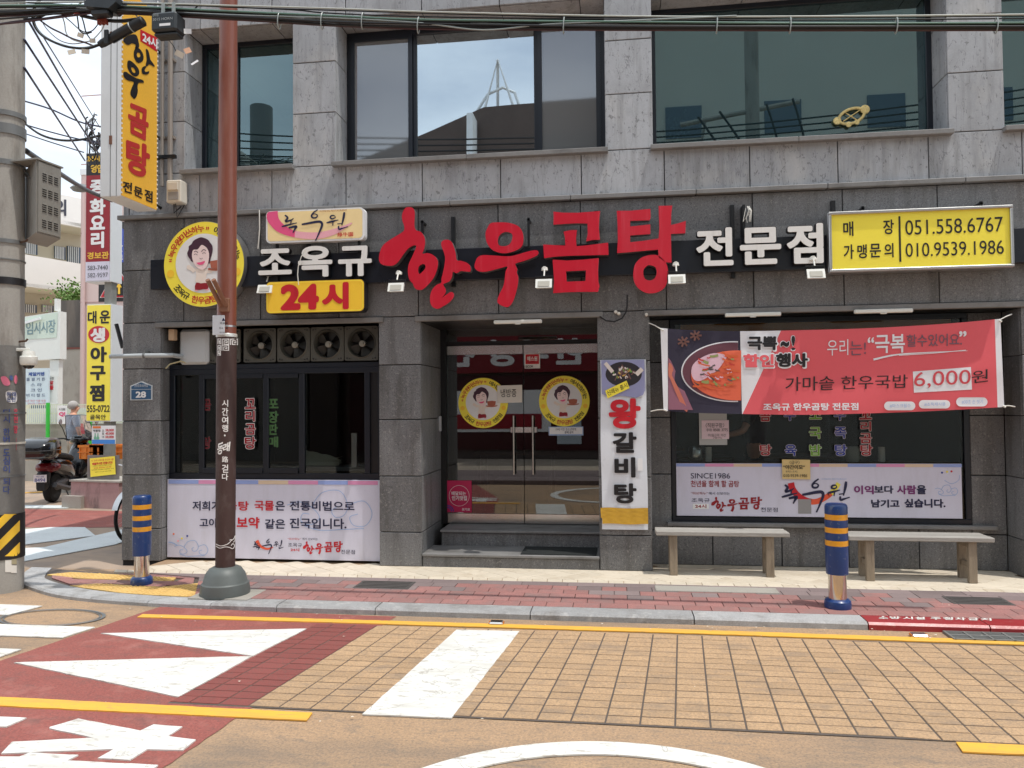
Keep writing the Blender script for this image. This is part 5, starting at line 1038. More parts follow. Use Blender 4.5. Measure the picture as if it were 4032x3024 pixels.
# ------------------------------------------------------------------ floodlights along the sign
def flood():
    r_ = root('floodlight', (0, -.30, 3.0), 'x', 'floodlight', 'floodlights under the storefront sign')
    mb = MB(); mb.add([(-.085, -.02, -.005), (.085, -.02, -.005), (.085, -.06, -.10), (-.085, -.06, -.10), (-.075, .045, -.02), (.075, .045, -.02), (.075, .0, -.10), (-.075, .0, -.10)], [(0, 1, 2, 3), (4, 5, 6, 7), (0, 1, 5, 4), (2, 3, 7, 6), (1, 2, 6, 5), (0, 3, 7, 4)])
    mb.v = [(x, y-.30, z+3.0) for x, y, z in mb.v]; mb.build('housing', m_tubew, r_)
    mb = MB(); mb.add([(-.06, -.0295, -.028), (.06, -.0295, -.028), (.06, -.056, -.085), (-.06, -.056, -.085)], [(0, 1, 2, 3)]); mb.v = [(x, y-.304, z+3.0) for x, y, z in mb.v]; mb.build('lens', flat('lens_grey', (176, 172, 160), .2), r_)
    MB().tube([(-.09, -.30, 2.94), (-.09, -.29, 3.03), (.09, -.29, 3.03), (.09, -.30, 2.94)], .005, 6).build('yoke', m_black, r_, smooth=True)
    MB().tube([(0, -.29, 3.03), (0, -.25, 3.10)], .008, 8).lathe((0, -.22, 3.10), [(0, .0), (.035, .0), (.03, .03), (.012, .04), (0, .04)], 16).box(-.012, .012, -.25, -.11, 3.125, 3.14).build('mount', m_tubew, r_, smooth=True)
    return r_
f0 = flood()
fx = [(1035, 860, 'z4', 'white floodlight half hidden behind the yellow 24 sign'), (183, 595, 'z5', 'white floodlight under the first stroke of the big red word'), (1175, 570, 'z5', 'white floodlight left of the big red letter 곰'), (2068, 540, 'z5', 'white floodlight beside the big red letter 탕'), (903, 522, 'z6', 'white floodlight under the white letter 점')]
for i, (x, y, f, lab) in enumerate(fx):
    p = P(x, y, 1, -.345, f); o = f0 if i == 0 else copy_tree(f0)
    o.location = (p.x, -.30+(.12 if i == 0 else 0), p.z+.052); o['label'] = lab
# strip lights under the lintels
for (f, x0, y0, x1, y1, lab) in (('z8', 445, 92, 730, 108, 'white strip light over the glass doors'), ('zb', 512, 44, 830, 66, 'white strip light left over the red banner'), ('zb', 1245, 26, 1578, 44, 'white strip light right over the red banner with a small sensor')):
    a = P(x0, (y0+y1)/2, 1, -.05, f); b = P(x1, (y0+y1)/2, 1, -.05, f); z = (a.z+b.z)/2
    r_ = root('strip_light', ((a.x+b.x)/2, -.05, z), lab, 'strip light', 'strip lights under the lintels'); MB().box(a.x, b.x, -.075, -.036, z-.022, z+.018, .008).build('case', m_tubew, r_); MB().box((a.x+b.x)/2-.03, (a.x+b.x)/2+.03, -.08, -.045, z-.032, z-.021, .004).build('sensor', m_tubew, r_)
# ------------------------------------------------------------------ exhaust fans
def fan():
    r_ = root('exhaust_fan', (0, .2, 2.32), 'x', 'exhaust fan', 'row of exhaust fans above the kitchen window'); mg = flat('fan_grey', (88, 87, 80), .5, metal=.3, var=.15, vs=8)
    sq = rrect(-.196, .196, 2.325, 2.715, .02, 3); c = [(0+.158*math.cos(t), 2.52+.158*math.sin(t)) for t in [2*math.pi*i/40 for i in range(40)]]
    MB().poly([[(x, .19, z) for x, z in sq], [(x, .19, z) for x, z in c]], (0, .02, 0)).lathe((0, 0, 2.52), [(.172, .188), (.158, .178), (.150, .20), (.150, .36)], 40, 'y', cap=False).build('housing', mg, r_, smooth=True)
    for k in range(5):
        mb = MB(); V = []
        for i in range(5):
            for j in range(4):
                rr = .028+.115*i/4; a = R(72*k)+(j/3-.5)*(.95-.1*i/4); V.append((rr*math.cos(a), .25+(j/3-.5)*.045, 2.52+rr*math.sin(a)))
        mb.add(V, [(i*4+j, i*4+j+1, i*4+j+5, i*4+j+4) for i in range(4) for j in range(3)]); mb.build('fan_blade', flat('fan_blade_grey', (62, 62, 60), .5, metal=.4), r_, smooth=True)
    MB().lathe((0, 0, 2.52), [(0, .205), (.018, .205), (.02, .215), (.036, .22), (.036, .28)], 20, 'y').build('hub', flat('fan_hub', (150, 148, 138), .5), r_, smooth=True)
    mb = MB()
    for sx in (-1, 1):
        for sz in (-1, 1):
            mb.lathe((sx*.165, 0, 2.52+sz*.165), [(0, .184), (.009, .184), (.009, .19)], 8, 'y'); mb.lathe((sx*.135, 0, 2.52+sz*.172), [(0, .184), (.007, .184), (.007, .19)], 8, 'y')
    mb.build('bolt', m_black, r_)
    MB().box(-.15, .15, .34, .38, 2.37, 2.67).build('duct_back', K, r_); return r_
fn0 = fan(); xs_ = [P(x, 240, 1, .19, 'z7').x for x in (428, 637, 838, 1038, 1240)]
for i, x in enumerate(xs_):
    o = fn0 if i == 0 else copy_tree(fn0); o.location = (x, .2, 2.32); o['label'] = ['grey exhaust fan half hidden behind the brown pole', 'grey exhaust fan just right of the brown pole', 'grey exhaust fan in the middle of the row, third from the pillar', 'grey exhaust fan second from the stone pillar', 'grey exhaust fan at the end of the row beside the stone pillar'][i]
a, b = XZ(158, 240, .15, 'z7')[0], XZ(330, 240, .15, 'z7')[0]
MB().box(a, b, .14, .38, 2.31, 2.72, .03).build('duct_box', flat('box_pale_grey', (196, 200, 202), .5, var=.1, vs=3), smooth=True, label='pale grey box beside the row of fans, behind the side pipe', cat='duct box')
p = P(112, 180, 1, .05, 'z7'); MB().box(p.x-.035, p.x+.035, .045, .12, p.z-.06, p.z+.07, .006).build('small_box', flat('box_tan', (196, 166, 134), .6), label='small tan electrical box in the top corner beside the fans', cat='junction box')
# pipe jutting out left of the fans
pp = [P(900, 1460, 1, -.09, 'z2'), P(1180, 1452, 1, -.09, 'z2'), P(0, 302, 1, -.09, 'z7'), P(120, 300, 1, -.06, 'z7'), P(158, 306, 1, .06, 'z7'), P(185, 306, 1, .2, 'z7')]
r_ = root('vent_pipe', tuple(pp[2]), 'pale grey bent pipe running from the kitchen window past the corner', 'pipe'); MB().tube([tuple(q) for q in smooth([tuple(q) for q in pp], 5)] if False else pp, .026, 12).build('pipe', flat('pipe_grey', (178, 184, 186), .4), r_, smooth=True); MB().tube([pp[1]+Vector((-.012, 0, 0)), pp[1]+Vector((.012, 0, 0))], .032, 12).box(pp[1].x-.008, pp[1].x+.008, -.09, 0, pp[1].z+.025, pp[1].z+.06).build('clamp', m_grey, r_)
MB().tube([P(80, 378, 1, .0, 'z7'), P(105, 352, 1, .05, 'z7'), P(170, 335, 1, .1, 'z7'), P(200, 345, 1, .16, 'z7')], .008, 6).build('loose_wire', flat('wire_cream', (200, 190, 150), .6), smooth=True, label='loose cream wire hanging below the pale pipe', cat='wire')
# house number plate
HP = root('house_number_plate', (-5.45, 0, 1.9), 'blue house number plate reading 28 on the corner pillar', 'number plate')
pt = onY('z3', -.012); o5 = [(945, 233), (945, 128), (1024, 95), (1104, 124), (1104, 230)]
MB().poly([[P(x, y, 1, -.012, 'z3') for x, y in o5]], (0, .012, 0)).build('plate', flat('plate_rim', (200, 206, 210), .4), HP)
c = (1024, 170); MB().poly([[P(c[0]+(x-c[0])*.90, c[1]+(y-c[1])*.90, 1, -.014, 'z3') for x, y in o5]]).build('panel', flat('plate_blue', (52, 92, 128), .4), HP)
mb = T(T(MB(), '28', 'z3', 984, 168, 1060, 214, -.016, .045), '온천장로107번길', 'z3', 976, 116, 1072, 136, -.016, 0); rect(mb, 'z3', 952, 152, 1096, 154, -.016); mb.build('lettering', WH, HP)
# small fittings on the facade
mb = MB()
for q in ((860, 115, 'z6', -.0), ): pass
for x, y, f in ((365, 165, 'z5'), (1075, 148, 'z5')):
    p = P(x, y, 1, -.1, f); mb = MB().box(p.x-.015, p.x+.015, -.13, 0, p.z-.01, p.z+.01).box(p.x-.012, p.x+.012, -.13, -.10, p.z-.3, p.z+.02); mb.build('sign_hanger', m_black, label='black steel hanger above the red letters, %s' % ('left' if x < 500 else 'over 우'), cat='bracket')
p = P(470, 100, 1, -.16, 'z6'); mb = MB()
for k in range(9):
    dx = rnd.uniform(-.03, .03); mb.tube([p+Vector((rnd.uniform(-.01, .02), 0, 0)), p+Vector((dx*.6+.02, -.03, -.05)), p+Vector((dx, -.02, -.10-rnd.uniform(0, .1)))], .003, 5)
mb.tube([p+Vector((-.02, 0, -.02)), p+Vector((-.05, -.02, -.16)), p+Vector((-.02, -.02, -.11)), p+Vector((-.01, -.02, -.17))], .003, 5)
mb.build('rope_tassel', MC['rope_white'], smooth=True, label='frayed white rope tassel hanging above the white letters', cat='rope'); MB().box(p.x-.05, p.x-.025, -.16, 0, 3.3, p.z+.02).build('sign_hanger', m_black, label='black hanger beside the frayed rope', cat='bracket')
mb = MB(); mb.tube([P(1035, 115, 1, -.1, 'z4'), P(1038, 300, 1, -.12, 'z4'), P(1022, 490, 1, -.13, 'z4')], .006, 5).build('rope_piece', MC['rope_white'], smooth=True, label='thin white cord hanging left of the small cream sign', cat='rope')
MB().tube([P(x, y, 1, -.225, 'z4') for x, y in ((1480, 500), (1440, 570), (1412, 660), (1405, 740), (1415, 840))], .005, 5).build('rope_piece', MC['rope_white'], smooth=True, label='white cord hanging over the letter 옥 down to the yellow sign', cat='rope')
cb = smooth([tuple(P(x, y, 1, -.04, 'z8')) for x, y in ((1235, -8), (1232, 10), (1228, 40), (1205, 80), (1160, 98), (1110, 92), (1075, 78))], 4) if False else [P(x, y, 1, -.045, 'z8') for x, y in ((1236, -60), (1236, 10), (1228, 45), (1205, 80), (1160, 100), (1110, 94), (1072, 70))]
MB().tube(cb, .008, 6).build('black_cable', K, smooth=True, label='black cable looping down onto the pillar beside the doors', cat='cable')
for x, y in ((1168, 42), (1186, 52), (1350, 58)): p = P(x, y, 1, -.02, 'z8'); MB().lathe((p.x, 0, p.z), [(0, -.045), (.016, -.04), (.02, -.02), (.016, -.0)], 10, 'y').build('wall_hook', MC['rope_white'], smooth=True, label='left white insulator of the pair near the black cable loop' if x < 1180 else 'right white insulator of the pair near the black cable loop' if x < 1300 else 'small white wall hook at the banner pillar corner', cat='hook', group='white hooks on the lintel')
p = P(120, 635, 1, 1.0, 'z8'); MB().box(OB[0]+.001, OB[0]+.03, .80, .86, 1.5, 1.68, .006).build('card_reader', flat('reader_grey', (170, 172, 176), .4), label='small grey card reader on the left jamb of the entrance', cat='card reader')
p = P(2168, 400, 1, -.01, 'zb'); MB().box(p.x-.014, p.x+.014, .1, .14, p.z-.16, p.z+.16, .004).build('door_sensor', WH, label='narrow white strip on the right jamb beside the red banner', cat='sensor') if False else None
# door mat, benches
MB().box(-1.05, -.24, .03, .46, .2052, .216, .003).build('door_mat', flat('mat_black', (30, 34, 34), .9, bump=.5), label='black rubber mat on the lower entrance step', cat='mat')
m_wood = mat('weathered_wood', (.33, .31, .28, 1), .8, var=.2, vs=4, fine=.12, fs=60, bump=.35, bs=30, rand=.08, stretch=(.6, 5, 5)); layer(m_wood, 'noise', (.55, .54, .50, 1), 3, .5, .75, .7, (.5, 6, 6), 8)
m_wood2 = mat('weathered_wood_leg', (.27, .215, .155, 1), .85, var=.25, vs=5, fine=.12, fs=60, bump=.35, bs=30, stretch=(5, 5, .7)); layer(m_wood2, 'noise', (.12, .085, .055, 1), 4, .5, .75, .7, (5, 5, .6), 8)
def bench(xa, xb, y0, y1, zt, legs, lab, tilt=0.):
    r_ = root('bench', ((xa+xb)/2, y0, HK), lab, 'bench', 'weathered wooden benches in front of the shop window'); n = 3; w_ = (y1-y0)/n
    for k in range(n): MB().box(xa+rnd.uniform(0, .01), xb-rnd.uniform(0, .01), y0+w_*k+.003, y0+w_*(k+1)-.003, zt-.042, zt, .005).build('plank', m_wood, r_)
    for x in legs:
        for y in (y0+.025, y1-.075): MB().box(x-.038, x+.038, y, y+.05, HK+.002, zt-.043, .004).build('leg', m_wood2, r_)
        MB().box(x-.02, x+.02, y0+.076, y1-.076, zt-.30, zt-.25, .003).box(x-.036, x-.0, y0+.08, y1-.08, zt-.10, zt-.044, .003).build('brace', m_wood2, r_)
bz_ = lambda x, y, Y: P(x, y, 1, Y, 'zc')
b1a, b1b = bz_(116, 690, -.22).x, bz_(884, 715, -.22).x; b2a, b2b = bz_(1215, 710, -.27).x, bz_(2048, 735, -.27).x
zb_1 = bz_(500, 692, -.2).z; zb_2 = bz_(1700, 718, -.24).z
bench(b1a, b1b, -.20, .08, .51, (bz_(222, 900, -.2).x, bz_(774, 900, -.2).x), 'weathered wooden bench nearer the pillar banner')
bench(b2a, b2b, -.27, .05, .50, (bz_(1345, 900, -.27).x, bz_(1931, 900, -.27).x), 'weathered wooden bench behind the right blue bollard')
# ------------------------------------------------------------------ bollards
m_bblue = layer(flat('bollard_blue', (22, 56, 112), .35, var=.14, vs=6, fine=.04, coat=.1), 'noise', (.12, .15, .20, 1), 22, .60, .66, .6, det=6); m_byel = layer(flat('reflective_amber', (226, 156, 34), .4, var=.15, vs=20), 'noise', (.45, .30, .10, 1), 18, .55, .66, .6, det=6)
def bollard(x, y, z0, lab, s=1.):
    r_ = root('bollard', (x, y, z0), lab, 'bollard', 'blue bollards with amber bands'); q = lambda pr: [(r*s, z+z0) for r, z in pr]
    MB().lathe((x, y, 0), q([(0, .002), (.108, .002), (.110, .03), (.105, .06), (.09, .075), (.082, .078)]), 32).build('foot', m_bblue, r_, smooth=True)
    MB().lathe((x, y, 0), q([(.074, .078), (.074, .30)]), 32).build('post', mat('bollard_steel', (.62, .56, .50, 1), .16, 1., var=.15, vs=12, stretch=(1, 1, .3)), r_, smooth=True)
    MB().lathe((x, y, 0), q([(.074, .285), (.089, .287), (.090, .30), (.093, .42), (.093, .526), (.0905, .528), (.0905, .576)]+[(.093, .578), (.093, .636), (.0905, .638), (.0905, .686), (.093, .688), (.093, .746), (.0905, .748), (.0905, .796), (.093, .798), (.093, .855), (.088, .872), (.078, .882), (0, .886)]), 40).build('sleeve', m_bblue, r_, smooth=True)
    for z in (.528, .638, .748): MB().lathe((x, y, 0), q([(.0915, z+.001), (.0925, z+.002), (.0925, z+.046), (.0915, z+.047)]), 40, cap=False).build('band', m_byel, r_, smooth=True)
bollard(-4.74, -1.02, hz, 'blue bollard with amber bands on the corner tactile tiles', .95); bollard(1.84, -1.27, HK, 'blue bollard with amber bands in front of the right bench', 1.0)
# ------------------------------------------------------------------ brown lamp post
LP = root('lamp_post', (-3.50, -1.36, HK), 'brown lamp post with printed lower sleeve and a grey bell base', 'lamp post'); lx, ly = -3.50, -1.36
def lpx(z, px_): pass
pt_top, pt_bot = P(900, 0, 1, ly), P(887, 2200, 1, ly); 
lean = lambda z: lx+(z-.3)*((pt_top.x-pt_bot.x)/(pt_top.z-pt_bot.z)); lx = pt_bot.x
m_brown = layer(flat('pole_brown', (128, 72, 56), .38, var=.12, vs=3, coat=.1), 'noise', (.30, .16, .12, 1), 4, .50, .70, .4, (4, 4, .4), 7); m_sleeve = layer(flat('pole_sleeve', (68, 48, 44), .65, var=.15, vs=6), 'noise', (.13, .10, .09, 1), 9, .52, .70, .5, (1, 1, .5), 7)
rp_ = .088
MB().tube([(lean(2.15), ly, 2.15), (lean(7.9), ly, 7.9)], [rp_, .078], 32).build('pole', m_brown, LP, smooth=True)
MB().tube([(lean(7.9), ly, 7.9), (lean(8), ly-.3, 8.25), (lean(8), ly-1.4, 8.45)], .04, 12).build('arm', m_brown, LP, smooth=True); MB().lathe((lean(8), ly-1.6, 8.42), [(0, -.05), (.12, -.03), (.14, .02), (.08, .07), (0, .08)], 20, sx=1, sy=2).build('lamp_head', m_grey, LP, smooth=True)
zs = P(890, 1322, 1, ly-.09).z
MB().tube([(lean(.25), ly, .25), (lean(zs), ly, zs)], [.089, .0915], 32).build('sleeve', m_sleeve, LP, smooth=True)
MB().lathe((lean(zs), ly, 0), [(.089, zs-.01), (.096, zs-.005), (.096, zs+.02), (.092, zs+.026), (.088, zs+.026)], 32).build('collar', mat('collar_pale', (.62, .62, .58, 1), .3, .3), LP, smooth=True)
MB().lathe((lx, ly, 0), [(.0, .06), (.222, .06), (.226, .09), (.214, .165), (.206, .17), (.200, .18), (.18, .25), (.145, .30), (.11, .318), (.09, .32)], 40).build('base_cover', flat('base_grey', (92, 98, 96), .5, var=.12, vs=8), LP, smooth=True)
mb = MB()
for a_ in (.3, 1.0): mb.lathe((lx+.09*math.cos(-1.9+a_), ly+.09*math.sin(-1.9+a_), .36), [(0, .01), (.01, .008), (.012, 0)], 8)
MB().box(lx-.26, lx+.32, ly-.2, ly+.18, .045, HK+.006, .004).build('plinth', m_conc, LP)
def cyl(off=.0, zoff=0): 
    """wraps a sighting on the pole's own surface"""
    def fn(x, y):
        d = ray(x, y, 'zl'); c = Vector((lean(1.8), ly, 0)); r = .0925+off; a_ = d.x**2+d.y**2; e = CAM-c; b_ = e.x*d.x+e.y*d.y; c_ = e.x**2+e.y**2-r*r; q = b_*b_-a_*c_
        t = (-b_-math.sqrt(max(q, 0)))/a_; return CAM+d*t
    return fn
f = cyl(.002); mb = MB()
def key(x0, y0, x1, y1, w):
    cx_, cy_ = (x0+x1)/2, (y0+y1)/2; p = [(x0, y1), (x0, y0), (x1, y0), (x1, y1), (x0+2.2*w, y1), (x0+2.2*w, y0+2.2*w), (x1-2.2*w, y0+2.2*w), (x1-2.2*w, y1-2.2*w), (cx_, y1-2.2*w)]
    for a, b in zip(p, p[1:]):
        n = 5; dx, dy = b[0]-a[0], b[1]-a[1]; L_ = math.hypot(dx, dy); nx, ny = -dy/L_*w/2, dx/L_*w/2; ex, ey = dx/L_*w/2, dy/L_*w/2
        for i in range(n): p0 = (a[0]-ex+(dx+2*ex)*i/n, a[1]-ey+(dy+2*ey)*i/n); p1 = (a[0]-ex+(dx+2*ex)*(i+1)/n, a[1]-ey+(dy+2*ey)*(i+1)/n); mb.add([f(p0[0]+nx, p0[1]+ny), f(p1[0]+nx, p1[1]+ny), f(p1[0]-nx, p1[1]-ny), f(p0[0]-nx, p0[1]-ny)], [(0, 1, 2, 3)])
for q in ((322, 745, 385, 850), (418, 748, 560, 860), (600, 748, 748, 865), (322, 890, 382, 985), (410, 880, 555, 990), (322, 1010, 378, 1100)): key(*q, 17)
mb.build('key_pattern', LTR, LP)
def cylz(frame, off=.002):
    def fn(x, y):
        d = ray(x, y, frame); z_ = 1.3; c = Vector((lean(z_), ly, 0)); r = .0905+off; a_ = d.x**2+d.y**2; e = CAM-c; b_ = e.x*d.x+e.y*d.y; c_ = e.x**2+e.y**2-r*r; q = b_*b_-a_*c_
        return CAM+d*((-b_-math.sqrt(max(q, 0)))/a_)
    return fn
mb = MB(); c7 = cylz('z7')
for ch, y0, y1 in (('시', 565, 605), ('간', 612, 658), ('여', 664, 708), ('행', 712, 755), ('路', 900, 936), ('걷', 948, 998), ('다', 1002, 1042)): TQ(mb, ch, c7, (413, y0), (450, y0), (450, y1), (413, y1), .02)
TQ(mb, '동', c7, (386, 828), (424, 812), (416, 888), (384, 890), .03); TQ(mb, '래', c7, (420, 826), (464, 812), (458, 868), (418, 878), .03); mb.poly([[c7(*p) for p in ell(430, 776, 5, 6, 10)]])
for p in ([(376, 1432), (400, 1445), (430, 1438), (455, 1440), (478, 1448), (488, 1430), (478, 1418), (468, 1430)], [(376, 1420), (405, 1432), (440, 1424), (460, 1410), (470, 1395), (458, 1398)], [(470, 1400), (484, 1388), (492, 1370), (490, 1400), (480, 1410)]): stroke(mb, p, 4, c7, 4)
mb.build('lettering', LTR, LP)
MB().box(lean(2.2)-.083, lean(2.2)+.035, ly-.108, ly-.094, XZ(460, 655, ly-.1, 'zl')[1], XZ(460, 228, ly-.1, 'zl')[1], .003).build('number_tag', flat('tag_white', (214, 218, 222), .5), LP)
yt = ly-.1095; mb = T(T(T(T(MB(), '가로등', 'zl', 362, 380, 545, 425, yt, .02), '가-14', 'zl', 350, 480, 430, 535, yt, .01), '4', 'zl', 498, 475, 534, 540, yt, .05), '051-550-4000', 'zl', 358, 585, 556, 612, yt, 0); mb.build('lettering', K, LP)
shp(MB(), [(405, 350), (438, 278), (488, 352)], onY('zl', yt)).build('tag_mark', NV, LP)
MB().lathe((lean(2.3), ly, 0), [(.0885, P(680, 470, 1, ly-.09, 'zl').z), (.0895, P(680, 470, 1, ly-.09, 'zl').z), (.0895, P(680, 430, 1, ly-.09, 'zl').z), (.0885, P(680, 430, 1, ly-.09, 'zl').z)], 32).build('strap', SIL, LP, smooth=True)
# flag holder on the post
p0, p1, p2 = P(690, 1040, 1, ly-.10, 'z4'), P(640, 930, 1, ly-.17, 'z4'), P(562, 790, 1, ly-.30, 'z4')
for off in (-.028, .028): MB().tube([p0+Vector((off, 0, 0)), p2+Vector((off, 0, 0))], .021, 12).build('flag_socket', flat('bracket_brown', (134, 92, 70), .5), LP, smooth=True)
MB().box(p0.x-.05, p0.x+.05, ly-.105, ly-.07, p0.z-.06, p0.z+.07, .006).build('socket_plate', MC['bracket_brown'], LP)
# ------------------------------------------------------------------ utility pole at the left edge
UP = root('utility_pole', (-6.28, -1.35, 0), 'concrete utility pole with grey sleeve and hazard stripes at the corner', 'utility pole'); ux, uy = -6.33, -1.22
ue = lambda x, y: P(x, y, 1, uy)
ed = P(88, 1500, 1, uy); ur = .175; ux = ed.x-ur*1.17
m_pole = mat('pole_concrete', (.36, .345, .315, 1), .85, var=.12, vs=3, fine=.08, bump=.2, bs=50); layer(m_pole, 'noise', (.16, .14, .12, 1), 2.5, .53, .7, .7, (2, 2, .35), 7); layer(m_pole, 'noise', (.55, .52, .46, 1), 3.5, .6, .75, .5, (2.5, 2.5, .3), 6)
MB().lathe((ux, uy, 0), [(.19, -.05), (.188, .3), (.178, 2), (.166, 4), (.15, 7), (.14, 9.4)], 40).build('shaft', m_pole, UP, smooth=True)
zt, z0 = ue(60, 2020).z, ue(60, 2195).z; z1 = ue(60, 1500).z
MB().lathe((ux, uy, 0), [(.185, z0), (.196, z0), (.192, zt), (.187, zt)], 40).build('hazard_wrap', K, UP, smooth=True)
def upw(x, y, off=.004, r=.192):
    d = ray(x, y); a_ = d.x**2+d.y**2; e = Vector((CAM.x-ux, CAM.y-uy)); b_ = e.x*d.x+e.y*d.y; c_ = e.x**2+e.y**2-(r+off)**2; return CAM+d*((-b_-math.sqrt(max(b_*b_-a_*c_, 0)))/a_)
mb = MB()
for k in range(-3, 5):
    y0 = 2040+k*86
    for i in range(10):
        xa, xb = -30+12*i, -30+12*(i+1); ya = lambda x: y0-(x)*1.0
        q = [(xa, ya(xa)), (xb, ya(xb)), (xb, ya(xb)+42), (xa, ya(xa)+42)]; q = [(x, min(max(y, 2024), 2190)) for x, y in q]
        if abs(q[0][1]-q[3][1]) < 1 and abs(q[1][1]-q[2][1]) < 1: continue
        if xb > 78: continue
        mb.add([upw(*p) for p in q], [(0, 1, 2, 3)])
mb.build('hazard_stripe', YO, UP)
MB().lathe((ux, uy, 0), [(.178, zt+.002), (.188, zt+.002), (.186, z1), (.183, z1+.35), (.176, z1+.35)], 40).build('advert_guard', mat('guard_grey', (.17, .165, .155, 1), .75, var=.2, vs=9, bump=.4, bs=25), UP, smooth=True)
ug = lambda x, y: upw(x/1.745, 1400+y/1.746, .003, .189)
mb = MB()
for ch, y0, y1 in (('디', 368, 412), ('시', 416, 462), ('한', 500, 548), ('번', 552, 608), ('도', 642, 690), ('심', 694, 750), ('이', 756, 806), ('되', 842, 890), ('다', 896, 950)): TQ(mb, ch, ug, (22, y0), (68, y0), (68, y1), (22, y1), .02)
mb.build('lettering', flat('guard_print_blue', (58, 74, 130), .6), UP)
mb = MB()
for ch, y0, y1 in (('온', 366, 410), ('천', 418, 462), ('장', 480, 535)): TQ(mb, ch, ug, (94, y0), (122, y0), (122, y1), (94, y1), .03)
stroke(mb, [(112, 565), (112, 650)], 2, ug); mb.build('lettering', flat('guard_print_red', (200, 60, 84), .6), UP)
mb = MB(); mb.poly([[ug(*p) for p in closed([(5, 150), (35, 142), (60, 165), (70, 195), (50, 208), (20, 195)], 3)]]); mb.poly([[ug(*p) for p in closed([(100, 140), (115, 138), (120, 165), (112, 195), (98, 180)], 3)]]); mb.build('petal', flat('petal_pink', (226, 120, 146), .6), UP)
mb = MB(); mb.poly([[ug(*p) for p in closed([(66, 140), (84, 138), (88, 165), (76, 172), (68, 158)], 3)]]); mb.build('petal', flat('petal_blue', (70, 90, 140), .6), UP)
mb = MB(); mb.poly([[ug(*p) for p in closed([(40, 250), (75, 240), (110, 250), (118, 290), (108, 322), (60, 322), (42, 300)], 2)]]); mb.build('emblem_plate', LTR, UP)
mb = MB(); TQ(mb, '동래', lambda x, y: upw(x/1.745, 1400+y/1.746, .006, .189), (46, 250), (110, 250), (112, 282), (46, 282), .02); TQ(mb, '온천', lambda x, y: upw(x/1.745, 1400+y/1.746, .006, .189), (48, 286), (108, 286), (108, 318), (48, 318), .02); mb.build('lettering', MC['guard_print_blue'], UP)
def band(z, r, h, m, name='band'): MB().lathe((ux, uy, 0), [(r-.01, z), (r, z), (r, z+h), (r-.01, z+h)], 40, cap=False).build(name, m, UP, smooth=True)
for y, h in ((965, .04), (1030, .012), (660, .05), (470, .05), (540, .10)): band(ue(60, y).z, .180 if y > 800 else .176, h, m_grey)
band(ue(60, 1125).z, .184, .07, K); band(ue(60, 1630).z, .194, .02, m_grey); band(ue(60, 1748).z, .194, .02, flat('tape_beige', (190, 186, 176), .6)); band(ue(60, 1875).z, .194, .012, m_grey)
for y in (955, 1345): p = ue(78, y); MB().tube([p+Vector((-.02, 0, 0)), p+Vector((.10, -.04, 0)), p+Vector((.12, -.04, .02))], .010, 8).build('step_bolt', flat('bolt_rust', (96, 74, 62), .6, metal=.5), UP, smooth=True)
mb = MB()
for q in ([(22, 1432/1), (45, 1432)],): pass
for x, y, w_, h_, c in ((20, 2205, 26, 48, PAP), (44, 2200, 22, 22, flat('paper_tan', (170, 160, 130), .8)), (44, 2226, 22, 30, PAP)): m2 = MB(); m2.quads(lambda u, v: upw(x+w_*u, y+h_*v, .004, .189), 4, 3).build('torn_sticker', c, UP)
# grey cabinet strapped to the pole
q0, q1 = P(96, 640, 1, -1.2), P(240, 700, 1, -1.0)
CBX = root('telecom_cabinet', (-5.95, -1.2, 3.0), 'grey vented steel cabinet strapped to the utility pole', 'cabinet'); m_cab = mat('cabinet_grey', (.27, .26, .235, 1), .55, .2, var=.12, vs=4, fine=.04); layer(m_cab, 'noise', (.14, .12, .10, 1), 3, .56, .75, .6, (1, 1, .6), 7)
# two visible faces: narrow side (96-140) and vented door (140-240)
A0, A1, A2 = P(93, 660, 1, -1.02), P(143, 640, 1, -1.36), P(240, 700, 1, -1.06)
ztc = P(141, 628, 1, -1.36).z; z0c = P(143, 916, 1, -1.36).z
b3 = [A0, A1, A2, A0+(A2-A1)]; MB().poly([[Vector((p.x, p.y, z0c)) for p in b3]], (0, 0, ztc-z0c)).build('case', m_cab, CBX)
dirx = (A2-A1); dirx.z = 0; L_ = dirx.length; dn = dirx.normalized(); nn = Vector((dn.y, -dn.x, 0))
def cf(u, z, d=0.): p = Vector((A1.x, A1.y, 0))+dn*u+nn*d; p.z = z; return p
MB().poly([[cf(.015, z0c+.015, .001), cf(L_-.012, z0c+.015, .001), cf(L_-.012, ztc-.015, .001), cf(.015, ztc-.015, .001)]], nn*.012).build('door', m_cab, CBX)
mb = MB(); m2 = MB()
for gy in range(4):
    for gx in range(3):
        for k in range(4):
            u = L_*(.20+.235*gx); z = ztc-.12-gy*.155-k*.022; mb.poly([[cf(u, z, .0135), cf(u+.052, z, .0135), cf(u+.052, z-.008, .0135), cf(u, z-.008, .0135)]]); m2.poly([[cf(u, z+.006, .0135), cf(u+.052, z+.006, .0135), cf(u+.052, z+.001, .022), cf(u, z+.001, .022)]])
mb.build('vent_slot', K, CBX); m2.build('louvre', m_cab, CBX)
MB().tube([A0+Vector((-.1, 0, -.0)), Vector((A1.x-.05, A1.y+.1, ztc-.2))], .02).build('strap_arm', m_grey, CBX)
MB().poly([[cf(-.01, ztc+.001, .02), cf(L_+.01, ztc+.001, .02), cf(L_+.01, ztc+.001, -.3), cf(-.01, ztc+.001, -.3)]], (0, 0, .015)).build('roof', m_cab, CBX)
